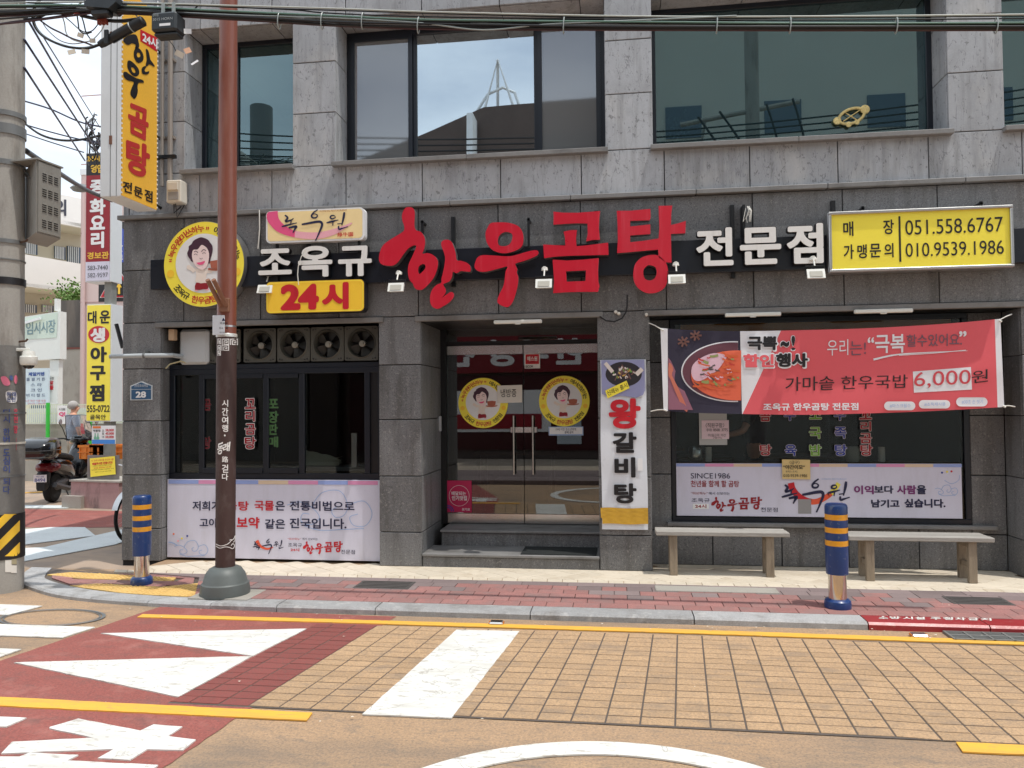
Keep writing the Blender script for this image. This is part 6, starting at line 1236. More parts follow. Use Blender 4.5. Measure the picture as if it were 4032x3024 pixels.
# security camera on the pole
CM = root('security_camera', (-5.95, -1.3, 2.0), 'white dome security camera hanging beside the utility pole', 'security camera'); cp_ = P(235, 1480, 1, -1.25, 'z2')
MB().lathe((cp_.x, cp_.y, cp_.z), [(.0, .08), (.05, .078), (.058, .05), (.06, .03), (.0, .03)], 24).lathe((cp_.x, cp_.y, cp_.z), [(.072, .028), (.078, .02), (.078, -.04), (.068, -.06), (.05, -.066)], 24).build('housing', m_tubew, CM, smooth=True)
MB().lathe((cp_.x, cp_.y, cp_.z), [(.056, -.05), (.05, -.075), (.03, -.095), (0, -.10)], 20).build('dome', flat('dome_black', (20, 20, 22), .1), CM, smooth=True)
MB().box(ux+.15, cp_.x, cp_.y-.02, cp_.y+.02, cp_.z+.08, cp_.z+.11, .005).build('bracket', m_tubew, CM)
# ------------------------------------------------------------------ overhead cables
CK = flat('cable_black', (22, 23, 26), .45, var=.2, vs=10); CG = flat('cable_grey', (150, 158, 156), .4); CGR = flat('cable_green_grey', (92, 124, 112), .4); CR = flat('cable_maroon', (70, 44, 50), .5); CW = flat('cable_pale', (186, 188, 180), .4)
def cable(pts, r, m, lab, Y=-1.9, f='o', grp='cables strung across the facade', n=6, dy=None, taper=None):
    q = [P(x, y, 1, (Y[i] if isinstance(Y, (list, tuple)) else Y), f) for i, (x, y) in enumerate(pts)]
    q = [Vector(p) for p in smooth3(q, n)]; return MB().tube(q, r, 6).build('overhead_cable', m, smooth=True, ang=180, label=lab, cat='cable', group=grp)
def smooth3(p, n=6):
    if len(p) < 3: return p
    o = []; q = [p[0]]+list(p)+[p[-1]]
    for i in range(1, len(q)-2):
        for k in range(n):
            t = k/n; a, b, c, d = q[i-1], q[i], q[i+1], q[i+2]; o.append(.5*((2*b)+(-a+c)*t+(2*a-5*b+4*c-d)*t*t+(-a+3*b-3*c+d)*t**3))
    return o+[p[-1]]
mn = [([(-500, 20), (300, 8), (900, 22), (1300, 33), (1700, 47), (2500, 64), (3300, 64), (4500, 52)], .010, CW), ([(-500, 10), (300, 2), (900, 28), (1300, 40), (1700, 52), (2500, 70), (3300, 68), (4500, 58)], .008, CK),
      ([(-500, 30), (300, 20), (900, 44), (1300, 62), (1700, 78), (2500, 86), (3300, 92), (4500, 88)], .012, CGR), ([(-500, 34), (300, 28), (900, 50), (1300, 70), (1700, 86), (2500, 90), (3300, 98), (4500, 93)], .012, CK),
      ([(-500, 55), (300, 34), (900, 56), (1300, 80), (1700, 84), (2100, 100), (2500, 97), (3300, 101), (4500, 98)], .010, CW), ([(-500, 60), (300, 40), (900, 62), (1300, 86), (1700, 94), (2300, 104), (2800, 106), (3300, 106), (4500, 103)], .013, CK),
      ([(-500, 80), (300, 45), (900, 70), (1300, 96), (1700, 106), (2300, 112), (2800, 112), (3300, 113), (4500, 110)], .014, CK), ([(-500, 95), (300, 52), (900, 76), (1300, 100), (1700, 114), (2300, 117), (2800, 118), (3300, 119), (4500, 116)], .013, CR),
      ([(300, 30), (900, 58), (1300, 70), (1650, 90), (1900, 118), (2150, 96), (2500, 80), (2900, 62)], .009, CG), ([(1200, 74), (1700, 82), (2000, 96), (2500, 110), (2700, 112), (3200, 96), (4500, 90)], .009, CG),
      ([(-500, 15), (0, 30), (500, 16), (1100, 36), (1300, 52), (1700, 66), (2500, 76), (3300, 78), (4500, 68)], .008, CK), ([(-500, 110), (60, 70), (450, 36), (900, 64), (1500, 90), (2500, 102), (4500, 106)], .012, CK), ([(-500, 130), (0, 95), (300, 60), (500, 40), (900, 66)], .012, CR), ([(-500, 70), (0, 60), (200, 42), (450, 28)], .011, CK), ([(-500, 48), (0, 50), (250, 30), (500, 24)], .012, CK), ([(-300, 0), (100, 10), (300, 22), (600, 34)], .012, CK)]
nm = {CW: 'pale', CK: 'black', CGR: 'green-grey', CR: 'dull maroon', CG: 'grey'}
ordn = ['topmost', 'second from the top', 'third down', 'fourth down', 'fifth down', 'sixth down', 'low', 'lowest', 'crossing upward over the middle window', 'crossing downward over the middle window', 'upper', 'lower', 'left-end low', 'left-end middle', 'left-end upper', 'short left-end top']
for i, (p, r_, m) in enumerate(mn): cable(p, r_*.72, m, '%s cable in the bundle across the facade, %s' % (nm[m], ordn[i]), Y=-1.9+.02*math.sin(i*2.1))
for x in (1260, 1420, 1640, 2215, 2820, 3110, 3530, 3925, 1090): 
    ys = 30+.0*(x) if x < 1300 else 50; a = P(x, 44 if x < 1500 else 62, 1, -1.93); b = P(x+8, 108 if x < 1500 else 124, 1, -1.93); c = (a+b)/2
    MB().tube([c+Vector((.004*math.sin(t), .035*math.cos(t)+.03, (a.z-b.z)/2*math.sin(t))) for t in [2*math.pi*k/14 for k in range(14)]], .005, 5, closed=True).build('cable_tie', CG, smooth=True, label='ring tying the cable bundle, in front of ' + {1260: 'the middle window frame', 1420: 'the left sash of the middle window', 1640: 'the middle pane, left part', 2215: 'the right sash of the middle window', 2820: 'the big window, left part', 3110: 'the big window, middle', 3530: 'the big window, right part', 3925: 'the far right pier', 1090: 'the left window'}[x], cat='cable tie', group='rings round the cable bundle')
# loops of slack cable by the pole (frame zq)
Lp = [([(520, -40), (440, 70), (405, 180), (415, 280), (450, 360), (520, 440), (640, 510), (800, 572), (950, 598), (1100, 600), (1230, 560), (1320, 520)], .011, CK, 'big black slack loop hanging in front of the sky'), ([(545, -40), (455, 60), (420, 170), (432, 290), (480, 380), (560, 455), (700, 530), (900, 588), (1080, 590), (1240, 548)], .008, CG, 'grey slack loop beside the big black one'),
      ([(470, 230), (620, 340), (760, 410), (900, 480), (1060, 530), (1180, 580)], .008, CR, 'maroon cable crossing the slack loops'), ([(720, 60), (780, 180), (880, 270), (980, 360), (1060, 400), (1150, 380), (1220, 300)], .005, CK, 'thin black loop under the red connector'),
      ([(960, 190), (975, 300), (990, 380), (1060, 420), (1140, 400)], .006, CK, 'thin cable dropping from the pink clip, first'), ([(1010, 190), (1040, 280), (1070, 400), (1120, 480)], .006, CK, 'thin cable dropping from the pink clip, second'),
      ([(490, 200), (560, 330), (650, 430), (760, 510), (900, 545), (1040, 530)], .004, CR, 'thin maroon slack loop'), ([(740, 100), (800, 280), (820, 400), (880, 480), (1000, 520), (1140, 500), (1260, 380), (1300, 300)], .005, CW, 'pale thin loop round the red connector'),
      ([(0, 300), (200, 270), (500, 240), (900, 180)], .011, CR, 'dull maroon cable sweeping up from the pole'), ([(300, 240), (480, 220), (700, 110), (900, 60)], .011, CK, 'black cable rising towards the black box'), ([(1000, 190), (1130, 220), (1300, 250), (1500, 262), (1700, 240)], .016, CK, 'thick black cable to the finned splice case'),
      ([(1060, 0), (960, 70), (880, 130)], .007, CW, 'bright stiff cable left of the black box'), ([(1450, 50), (1640, 140), (1750, 260), (1820, 320)], .006, CW, 'pale wire dropping to the splice case'), ([(2200, 190), (2300, 180), (2400, 130), (2470, 60)], .007, CK, 'black cable end curling up from the printed black box'),
      ([(1990, 400), (2080, 480), (2150, 560), (2190, 640)], .004, CK, 'thin wire with paper tags below the black box'), ([(150, 0), (240, 60), (330, 110), (430, 220)], .006, CW, 'pale wire crossing the top left corner')]
for p, r_, m, lab in Lp: cable(p, r_, m, lab, Y=-1.86, f='zq', grp='slack cables by the utility pole')
def tagp(x, y, w_, h_, rot, c, lab, f='zq'):
    p = P(x, y, 1, -1.9, f); k = 1/(FR[f][2]*455); w_, h_ = w_*k/2, h_*k/2; co, si = math.cos(rot), math.sin(rot)
    MB().poly([[p+Vector((a*co-b*si, .01*a/w_, a*si+b*co)) for a, b in ((-w_, -h_), (w_, -h_), (w_, h_), (-w_, h_))]], (0, .003, 0)).build('cable_tag', c, label=lab, cat='cable tag', group='paper tags on the cables')
TP = flat('tag_paper', (206, 196, 180), .7)
for q in ((890, 645, 90, 62, .35, TP, 'cream tag left of the pair under the big loop'), (1062, 640, 90, 60, -.05, TP, 'cream tag right of the pair under the big loop'), (1000, 438, 66, 56, -.3, TP, 'cream tag inside the loops'), (1150, 505, 60, 58, .1, TP, 'cream tag beside the splice case'), (955, 145, 70, 66, .1, flat('tag_pink', (190, 110, 110), .7), 'dull pink tag under the flat black box')): tagp(*q)
for q in ((270, 240, 52, 40, .05, WH, 'white tag under the printed black box'), (208, 415, 66, 44, -.5, TP, 'crumpled white tag hanging on the thin wire'), (270, 388, 46, 46, .5, flat('tag_salmon', (206, 160, 130), .7), 'salmon tag hanging on the thin wire'), (325, 480, 60, 16, .7, WH, 'white twisted tag lowest on the thin wire')): tagp(*q, f='zu')
# finned splice case
a, b = P(1240, 560, 1, -1.9, 'zq'), P(1790, 255, 1, -1.9, 'zq'); SPL = root('splice_case', tuple((a+b)/2), 'black finned cable splice case hanging slanted over the blade sign', 'cable closure')
d = (b-a); Ls = d.length; dn_ = d.normalized(); MB().tube([a+d*t for t in (0, .06, .07, .25, .27, .72, .74, .98, 1)], [.030, .034, .036, .036, .040, .040, .046, .046, .034], 16).build('body', flat('splice_black', (30, 32, 34), .6), SPL, smooth=True)
mb = MB(); up3 = Vector((0, 0, 1)); sid = dn_.cross(Vector((0, 1, 0))).normalized()
for k in range(18):
    c = a+d*(.28+.025*k)
    for s in (-1, 1): mb.box(-.002, .002, -.006, .006, -.008, .008); n_ = len(mb.v); mb.v[n_-8:] = [tuple(c+sid*(s*.046)+Vector(v)) for v in mb.v[n_-8:]]
mb.build('fin', MC['splice_black'], SPL); mb = MB(); c = a+d*.72; mb.tube([c+sid*(.043*math.cos(t))+Vector((0, 1, 0))*(.043*math.sin(t)) for t in [2*math.pi*k/16 for k in range(16)]], .006, 5, closed=True); c = a+d*.22
mb.build('strap', CG, SPL, smooth=True); MB().box(c.x-.02, c.x+.02, c.y-.05, c.y-.03, c.z-.06, c.z+.07, .004).build('clamp', MC['splice_black'], SPL)
p = P(1280, 265, 1, -1.88, 'zq'); mb = MB()
for k in range(5): mb.box(p.x-.045+.018*k, p.x-.03+.018*k, -1.9, -1.86, p.z-.03+.006*(k % 2), p.z+.02, .002)
mb.build('connector_block', flat('connector_red', (150, 66, 48), .6), label='rust red connector block above the slack loops', cat='connector')
BX = root('terminal_box', tuple(P(1250, 60, 1, -1.9, 'zq')), 'flat black terminal box hung in the cables above the loops', 'terminal box'); mb = MB(); ct = [P(x, y, 1, -2.0, 'zq') for x, y in ((1120, -60), (1440, -60), (1440, 20), (1350, 100), (1045, 75), (1045, 20))]
mb.poly([ct], (0, .16, 0)); mb.build('case', flat('box_black', (38, 44, 48), .45), BX); MB().box(ct[4].x+.05, ct[3].x-.02, -1.98, -1.9, ct[3].z-.04, ct[3].z+.01, .008).build('lip', CK, BX)
B2 = root('terminal_box', tuple(P(2030, 260, 1, -1.95, 'zq')), 'black terminal box with a white label and handwriting beside the blade sign', 'terminal box'); a, b = P(1872, 260, 1, -2.02, 'zq'), P(2190, 260, 1, -2.02, 'zq'); zt, z0 = P(2030, 140, 1, -2.02, 'zq').z, P(2030, 375, 1, -2.02, 'zq').z
MB().box(a.x, b.x, -2.02, -1.86, z0, zt, .018).box(a.x+.01, b.x-.01, -1.99, -1.88, z0-.03, z0-.001, .01).build('case', MC['box_black'], B2, smooth=True)
rect(MB(), 'zq', 1982, 288, 2120, 320, -2.023).build('label_plate', WH, B2); T(T(MB(), '광케이블', 'zq', 1898, 170, 1972, 205, -2.023, 0), '3015 HORN', 'zq', 1900, 218, 2145, 250, -2.023, 0).build('lettering', flat('chalk', (170, 176, 176), .8), B2)
for x in (2030, 2160): p = P(x, 100, 1, -1.95, 'zq'); MB().box(p.x-.012, p.x+.012, -1.96, -1.94, zt, zt+.11).lathe((p.x, -1.95, zt), [(0, .02), (.02, .015), (.022, 0)], 12).build('hanger', CG, B2, smooth=True)
# long wires crossing the sky towards the next pole
sk = [((96, 110), (560, 1330), .010), ((96, 145), (770, 1330), .012), ((96, 70), (870, 1330), .010), ((540, 470), (1040, 1330), .006)]
def wire(p, q, r_, m, lab, sag=.0):
    p, q = Vector(p), Vector(q); MB().tube([p.lerp(q, t)-Vector((0, 0, sag*4*t*(1-t))) for t in [k/12 for k in range(13)]], r_, 6).build('overhead_cable', m, smooth=True, ang=180, label=lab, cat='cable', group='wires against the sky')
CB2 = flat('wire_blue_black', (40, 42, 70), .5); far = Vector((-11.6, 9.5, 0))
for i, (x0, y0, x1, y1, r_, ya, yb_) in enumerate(((212, 120, 900, 1310, .012, -1.2, 4), (212, 345, 900, 1400, .012, -1.2, 4), (212, 590, 740, 1400, .012, -1.2, 4), (370, 310, 870, 1110, .007, -1.2, 4))):
    wire(P(x0, y0, 1, ya, 'z1'), P(x1, y1, 1, yb_, 'z1'), r_, CB2, 'dark diagonal wire against the sky, %s from the pole' % ('first second third fourth'.split()[3-i]))
for i, (p, r_) in enumerate(((((96, 398), (200, 430), (330, 485), (480, 510)), .014), (((96, 485), (160, 530), (240, 552), (330, 548), (440, 520)), .020), (((96, 490), (200, 520), (330, 552), (480, 580)), .012), (((96, 525), (200, 560), (330, 600)), .010), (((96, 590), (200, 660), (335, 745), (440, 790)), .03))):
    cable(list(p), r_, CK if i in (1, 4) else CB2, ['upper thin wire sloping down to the far wire cluster', 'sagging black cable to the far wire cluster', 'middle thin wire sloping to the far wire cluster', 'lowest faint wire above the cabinet', 'thick black cable running from behind the cabinet past the red sign'][i], Y=4 if i < 4 else [-.9, 0, 2, 3], grp='wires against the sky')
mb = MB()
for k in range(14):
    cx_, cy_ = rnd.uniform(345, 385), rnd.uniform(490, 600); w_, h_ = rnd.uniform(12, 38), rnd.uniform(25, 75); q = [P(cx_+w_*math.cos(t)+rnd.uniform(-4, 4), cy_+h_*math.sin(t)+rnd.uniform(-6, 6), 1, 5.8+rnd.uniform(-.1, .1)) for t in [2*math.pi*j/12 for j in range(10)]]; mb.tube(smooth3(q, 3), rnd.choice((.008, .014)), 5)
mb.build('wire_cluster', CK, smooth=True, ang=180, label='tangled cluster of black wires behind the white sign box', cat='wire cluster', kind='stuff')
# ------------------------------------------------------------------ signs on the steel post in the alley
YS = 6.0
AS = root('roadside_sign_post', tuple(P(412, 1790, 1, YS+.2)), 'steel post carrying a tall red sign above a tall yellow sign', 'sign post')
sx = lambda x, y, Y=YS, f='z2': P(x, y, 1, Y, f)
def panel(x0, y0, x1, y1, m, f='z2', Y=YS, th=.01, name='panel'): rect(MB(), f, x0, y0, x1, y1, Y, th).build(name, m, AS)
a, b = sx(697, 400).x, sx(897, 400).x; zt, zm, z0 = sx(0, 1338*700/700, YS, 'z1').z, 0, sx(797, 840).z; zt = P(800, 1338, 1, YS, 'z1').z
MB().box(a, b+.02, YS+.012, YS+.36, z0-.02, zt+.02).build('box', WBX, AS)
zr = P(800, 1528, 1, YS, 'z1').z; MB().box(a+.012, b-.005, YS, YS+.011, zr, zt).build('panel', K, AS); zl_ = sx(797, 685).z; MB().box(a+.012, b-.005, YS, YS+.011, zl_, zr).build('panel', MAR, AS); MB().box(a+.012, b-.005, YS, YS+.011, z0, zl_).build('panel', LAV, AS)
mb = MB(); T(mb, '24시', 'z1', 752, 1350, 870, 1408, YS-.004, .04); T(mb, '영', 'z1', 790, 1432, 842, 1505, YS-.004, .04); T(mb, '업', 'z1', 846, 1432, 898, 1505, YS-.004, .04); T(mb, '경보관', 'z2', 712, 605, 888, 662, YS-.004, .03); mb.build('lettering', flat('letter_amber', (236, 190, 60), .5), AS)
mb = MB(); T(mb, '중', 'z2', 735, 15, 860, 130, YS-.004, .045); T(mb, '화', 'z2', 732, 170, 862, 302, YS-.004, .045); T(mb, '요', 'z2', 735, 308, 858, 424, YS-.004, .045); T(mb, '리', 'z2', 742, 440, 850, 575, YS-.004, .045); mb.build('lettering', WH, AS)
T(T(MB(), '583-7440', 'z2', 715, 716, 880, 752, YS-.004, .01), '582-9597', 'z2', 715, 776, 880, 812, YS-.004, .01).build('lettering', flat('print_grey', (90, 92, 100), .5), AS)
zt, z0 = sx(800, 1040).z, P(710, 380, 1, YS, 'z3').z; a, b = sx(706, 1400).x, sx(900, 1400).x
MB().box(a, b+.02, YS+.012, YS+.36, z0-.02, zt+.02).build('box', WBX, AS); MB().box(a+.01, b-.005, YS, YS+.011, z0, zt).build('panel', YE, AS)
mb = MB(); Yt = YS-.004
T(mb, '대', 'z2', 716, 1088, 788, 1192, Yt, .03); T(mb, '운', 'z2', 814, 1082, 898, 1190, Yt, .03); T(mb, '아', 'z2', 738, 1378, 872, 1508, Yt, .045); T(mb, '구', 'z2', 735, 1535, 862, 1655, Yt, .045); T(mb, '찜', 'z3', 650, 118, 758, 240, Yt, .05); T(mb, '555-0722', 'z3', 630, 268, 796, 318, Yt, .02); T(mb, '골목안', 'z3', 652, 336, 768, 372, Yt, .02); mb.build('lettering', K, AS)
MB().poly([[P(x, y, 1, Yt, 'z2') for x, y in ell(806, 1280, 86, 70, 36)]]).build('oval', RD, AS); T(MB(), '생', 'z2', 738, 1225, 858, 1342, Yt-.004, .05).build('lettering', WH, AS)
pa_, pb_ = sx(826, 900).x, sx(885, 900).x; MB().box(pa_, pb_, YS+.1, YS+.26, .0, sx(850, 760).z).build('post', flat('post_galvanised', (140, 140, 134), .6, metal=.3, var=.2), AS)
# price board, notice, planter
Yq = 5.3
def board(name, f, x0, y0, x1, y1, Y, m, lab, cat, th=.02): 
    p = P((x0+x1)/2, y1, 1, Y, f); r_ = root(name, tuple(p), lab, cat); rect(MB(), f, x0, y0, x1, y1, Y, th).build('panel', m, r_); return r_
s = board('price_board', 'zm', 1065, 445, 1388, 700, Yq, WH, 'small white price board with red figures under the yellow sign', 'price board')
rect(MB(), 'zm', 1067, 640, 1386, 698, Yq-.004).build('band', flat('band_bright_blue', (70, 140, 220), .5), s); T(T(T(MB(), '38,000', 'zm', 1252, 490, 1370, 528, Yq-.006, .03), '45,000', 'zm', 1252, 538, 1370, 574, Yq-.006, .03), '50,000', 'zm', 1252, 586, 1370, 622, Yq-.006, .03).build('lettering', RD, s)
T(T(T(T(MB(), '해물찜', 'zm', 1080, 500, 1182, 530, Yq-.006, .02), '소', 'zm', 1206, 495, 1234, 528, Yq-.006, .01), '중', 'zm', 1206, 540, 1234, 574, Yq-.006, .01), '대', 'zm', 1206, 588, 1234, 618, Yq-.006, .01).build('lettering', K, s); rect(MB(), 'zm', 1076, 452, 1188, 482, Yq-.005).build('label_box', flat('label_orange', (226, 120, 50), .5), s)
mb = MB(); 
for x in (1110, 1148): mb.poly([[P(a, b, 1, Yq-.006, 'zm') for a, b in ((x-6, 550), (x+6, 550), (x+8, 590), (x+18, 610), (x+18, 636), (x-18, 636), (x-18, 610), (x-8, 590))]])
mb.build('bottle_print', flat('print_bottle_green', (120, 180, 150), .5), s)
Yn = 4.75
s = board('notice_board', 'zm', 1002, 855, 1440, 1190, Yn+.02, flat('board_grey', (128, 122, 118), .6, var=.15), 'grey board with a yellow notice leaning on the pink planter', 'notice board'); mb = MB(); mb.poly([[P(x, y, 1, Yn, 'zm') for x, y in ((1036, 900), (1384, 868), (1396, 1120), (1046, 1158))]]); mb.build('notice_sheet', YE, s)
fq = lambda x, y: P(x, y, 1, Yn-.006, 'zm')
mb = MB(); TQ(mb, '이 곳에 쓰레기를 무단투기를', fq, (1056, 920), (1364, 896), (1366, 924), (1058, 948), .0); TQ(mb, '배출하시면 안됩니다!!', fq, (1068, 960), (1350, 936), (1352, 972), (1070, 996), .04); TQ(mb, '음식물, 종량제봉투 이용 배출', fq, (1096, 1026), (1336, 1006), (1338, 1026), (1098, 1046), .0); mb.build('lettering', RD, s)
mb = MB(); TQ(mb, '위반시 100만원 이하의 과태료', fq, (1090, 1003), (1340, 982), (1340, 994), (1090, 1014), 0); TQ(mb, '온천1동 주민센터 위반행위 신고', fq, (1060, 1056), (1372, 1032), (1372, 1046), (1060, 1070), 0); TQ(mb, '불법투기 신고 단속 카메라 작동중', fq, (1110, 1086), (1336, 1066), (1336, 1078), (1110, 1098), 0); mb.build('lettering', K, s)
PLN = root('planter', (-9.4, 4.7, 0), 'stained pink concrete planter block at the alley corner', 'planter'); m_pl = mat('pink_concrete', (.42, .27, .26, 1), .85, var=.15, vs=3, fine=.08, bump=.3, bs=40); layer(m_pl, 'noise', (.12, .09, .085, 1), 2.6, .5, .68, .75, (1.5, 1.5, .45), 7); layer(m_pl, 'noise', (.62, .34, .32, 1), 2, .6, .7, .6, det=3)
pA, pB = P(772, 1580, 2, 0, 'zm'), P(1440, 1612, 2, 0, 'zm'); zt = P(780, 1205, 1, pA.y, 'zm').z; dd = (pB-pA); dd.z = 0; nn_ = Vector((-dd.y, dd.x, 0)).normalized()*.8
MB().poly([[pA, pB, pB+nn_, pA+nn_]], (0, 0, zt-.02)).build('wall', m_pl, PLN); MB().poly([[pA+Vector((-.02, -.02, zt-.019)), pB+Vector((.02, -.02, zt-.019)), pB+nn_+Vector((.02, .02, zt-.019)), pA+nn_+Vector((-.02, .02, zt-.019))]], (0, 0, .03)).build('coping', m_conc, PLN)
qa = P(645, 1590, 2, 0, 'zm'); MB().poly([[qa, qa+Vector((.42, -.05, 0)), qa+Vector((.42, .3, 0)), qa+Vector((.1, .3, 0))]], (0, 0, .22)).build('broken_block', m_conc, label='low broken concrete block at the foot of the pink planter', cat='concrete block')
for k in range(2):
    p = P(1190+k*160, 790, 1, 6.6, 'zm'); r_ = root('crate', (p.x, 6.6, p.z-.3), ['orange plastic crate behind the price board', 'second orange crate, right of the sign post'][k], 'crate', 'orange crates on the far motorbike'); OG = flat('crate_orange', (236, 134, 36), .45)
    mb = MB().box(p.x-.42, p.x+.32, 6.5, 6.53, p.z-.17, p.z+.12).box(p.x-.42, p.x+.32, 6.9, 6.93, p.z-.17, p.z+.12).box(p.x-.42, p.x-.39, 6.53, 6.9, p.z-.17, p.z+.12).box(p.x+.29, p.x+.32, 6.53, 6.9, p.z-.17, p.z+.12).box(p.x-.42, p.x+.32, 6.53, 6.9, p.z-.17, p.z-.15)
    mb.box(p.x-.44, p.x+.34, 6.48, 6.50, p.z+.07, p.z+.12); mb.box(p.x-.44, p.x+.34, 6.48, 6.50, p.z-.04, p.z-.02)
    for j in range(6): mb.box(p.x-.40+.14*j, p.x-.385+.14*j, 6.485, 6.50, p.z-.17, p.z+.07)
    mb.build('crate_body', OG, r_)
# ------------------------------------------------------------------ scooter (x forward, y left), standing behind the planter
m_gb = flat('scooter_black', (16, 17, 20), .18, var=.1, coat=.6); m_rub = flat('tyre_rubber', (24, 24, 25), .85, var=.2, vs=20, bump=.3); m_dg = flat('scooter_grey', (60, 62, 66), .4); m_seat = flat('seat_black', (26, 26, 28), .6)
def wheel(r_, x, R_, w_, name='wheel'):
    o = MB().lathe((x, 0, R_), [(R_*.62, -w_*.42), (R_*.8, -w_*.5), (R_*.94, -w_*.42), (R_, -w_*.15), (R_, w_*.15), (R_*.94, w_*.42), (R_*.8, w_*.5), (R_*.62, w_*.42)], 36, 'y').build(name, m_rub, r_, smooth=True)
    mb = MB().lathe((x, 0, R_), [(R_*.56, -w_*.36), (R_*.64, -w_*.40), (R_*.64, w_*.40), (R_*.56, w_*.36), (R_*.56, -w_*.36)], 32, 'y').lathe((x, 0, R_), [(0, -w_*.4), (R_*.18, -w_*.36), (R_*.18, w_*.36), (0, w_*.4)], 16, 'y')
    for k in range(5):
        t = 2*math.pi*k/5; c, s = math.cos(t), math.sin(t); mb.tube([(x+R_*.15*c, 0, R_+R_*.15*s), (x+R_*.6*c, 0, R_+R_*.6*s)], .016, 6)
    mb.build('rim', m_dg, o, smooth=True); return o
def loft(secs, n=16, p=2.6):
    """sections (x, half width, z bottom, z top) joined by a rounded skin"""
    mb = MB(); V = []
    for x, w_, a, b in secs:
        for k in range(n):
            t = 2*math.pi*k/n; c, s = math.cos(t), math.sin(t); V.append((x, w_*math.copysign(abs(c)**(2/p), c), (a+b)/2+(b-a)/2*math.copysign(abs(s)**(2/p), s)))
    m = len(secs); mb.add(V, [(i*n+k, i*n+(k+1) % n, (i+1)*n+(k+1) % n, (i+1)*n+k) for i in range(m-1) for k in range(n)]+[tuple(range(n))[::-1], tuple((m-1)*n+k for k in range(n))]); return mb
def scooter(lab, front=True):
    r_ = root('scooter', (0, 0, 0), lab, 'scooter'); wheel(r_, 0, .265, .14); wheel(r_, 1.34, .265, .12)
    loft([(-.34, .06, .62, .72), (-.25, .12, .56, .80), (.0, .17, .50, .82), (.3, .19, .42, .78), (.55, .17, .36, .70), (.66, .12, .34, .56)]).build('rear_body', m_gb, r_, smooth=True, ang=60)
    loft([(-.12, .05, .20, .34), (.05, .08, .18, .42), (.35, .09, .2, .44), (.55, .07, .24, .40)]).build('engine_cover', m_dg, r_, smooth=True, ang=60)
    loft([(.5, .16, .24, .34), (.75, .18, .20, .30), (1.0, .16, .22, .34), (1.08, .10, .28, .46)]).build('floorboard', m_dg, r_, smooth=True, ang=60)
    loft([(-.26, .08, .80, .88), (-.1, .15, .79, .92), (.2, .17, .76, .88), (.45, .15, .74, .84), (.66, .10, .68, .80)]).build('seat', m_seat, r_, smooth=True, ang=60)
    loft([(.98, .12, .36, .60), (1.08, .20, .34, .86), (1.18, .20, .34, 1.02), (1.30, .17, .44, 1.06), (1.42, .10, .54, .96), (1.50, .04, .62, .80)]).build('front_shield', m_gb, r_, smooth=True, ang=60)
    loft([(1.0, .08, 1.02, 1.10), (1.1, .17, 1.0, 1.14), (1.22, .16, 1.0, 1.13), (1.34, .08, 1.0, 1.08)]).build('handlebar_cowl', m_gb, r_, smooth=True, ang=60)
    MB().box(1.06, 1.20, -.07, .07, 1.135, 1.15, .004).build('gauge', flat('gauge_glass', (130, 150, 160), .1), r_)
    loft([(1.08, .05, .48, .54), (1.2, .075, .50, .58), (1.34, .08, .53, .60), (1.5, .07, .48, .57), (1.6, .04, .38, .46)]).build('mudguard', m_gb, r_, smooth=True, ang=60)
    MB().tube([(1.34, .07, .27), (1.22, .07, .6), (1.14, .05, 1.0)], .02).tube([(1.34, -.07, .27), (1.22, -.07, .6), (1.14, -.05, 1.0)], .02).build('fork', m_dg, r_, smooth=True)
    MB().tube([(1.12, .15, 1.06), (1.08, .25, 1.10), (1.04, .37, 1.10)], .016).tube([(1.12, -.15, 1.06), (1.08, -.25, 1.10), (1.04, -.37, 1.10)], .016).build('handlebar', m_seat, r_, smooth=True)
    for s in (-1, 1):
        MB().tube([(1.12, .22*s, 1.10), (1.14, .30*s, 1.30), (1.12, .33*s, 1.36)], .008).build('mirror_stem', m_seat, r_, smooth=True)
        MB().lathe((1.12, .33*s, 1.42), [(0, -.012), (.05, -.010), (.058, 0), (.05, .012), (0, .014)], 20, 'y', 1.25, 1.).build('mirror', flat('mirror_chrome', (170, 174, 180), .08, metal=.9), r_, smooth=True)
    n_ = 8; MB().quads(lambda u, v: (1.36-.22*v-.12*(2*u-1)**2, (.27-.07*v)*(2*u-1), 1.04+.50*v), 10, 8).build('windshield', glass('windshield', (.86, .88, .88, 1), .06, 1., haze=(.6, .62, .64, 1), hz=.28), r_, smooth=True, ang=180)
    MB().tube([(1.34-.12, -.25, 1.04), (1.25-.12, -.235, 1.3), (1.14-.12, -.2, 1.54), (1.13, -.08, 1.55), (1.13, .08, 1.55), (1.02, .2, 1.54), (1.13, .235, 1.3), (1.22, .25, 1.04)], .006, 6).build('windshield_edge', m_dg, r_, smooth=True)
    MB().tube([(-.1, -.14, .24), (.25, -.17, .22), (-.3, -.16, .34)][1:], .05).build('exhaust', m_dg, r_, smooth=True)
    loft([(-.40, .05, .60, .68), (-.36, .13, .56, .72), (-.26, .17, .54, .74), (-.1, .185, .56, .72)]).build('tail_light', flat('tail_red', (110, 20, 28), .12), r_, smooth=True, ang=60); loft([(-.46, .07, .26, .50), (-.42, .09, .24, .56), (-.34, .10, .28, .62), (-.26, .08, .44, .62)], 12, 5).build('mud_flap', m_seat, r_, smooth=True)
    p = MB().box(-.478, -.470, -.105, .105, .40, .53); p.build('number_plate', WH, r_); f = lambda y0, y1, z0, z1: (lambda u, v: (-.481, y1-(y1-y0)*u, z0+(z1-z0)*v)); mb = MB(); put(mb, '8494', f(-.085, .085, .41, .47), .02); put(mb, '부산 금정', f(-.06, .06, .485, .515), 0); mb.build('plate_lettering', BLU, r_)
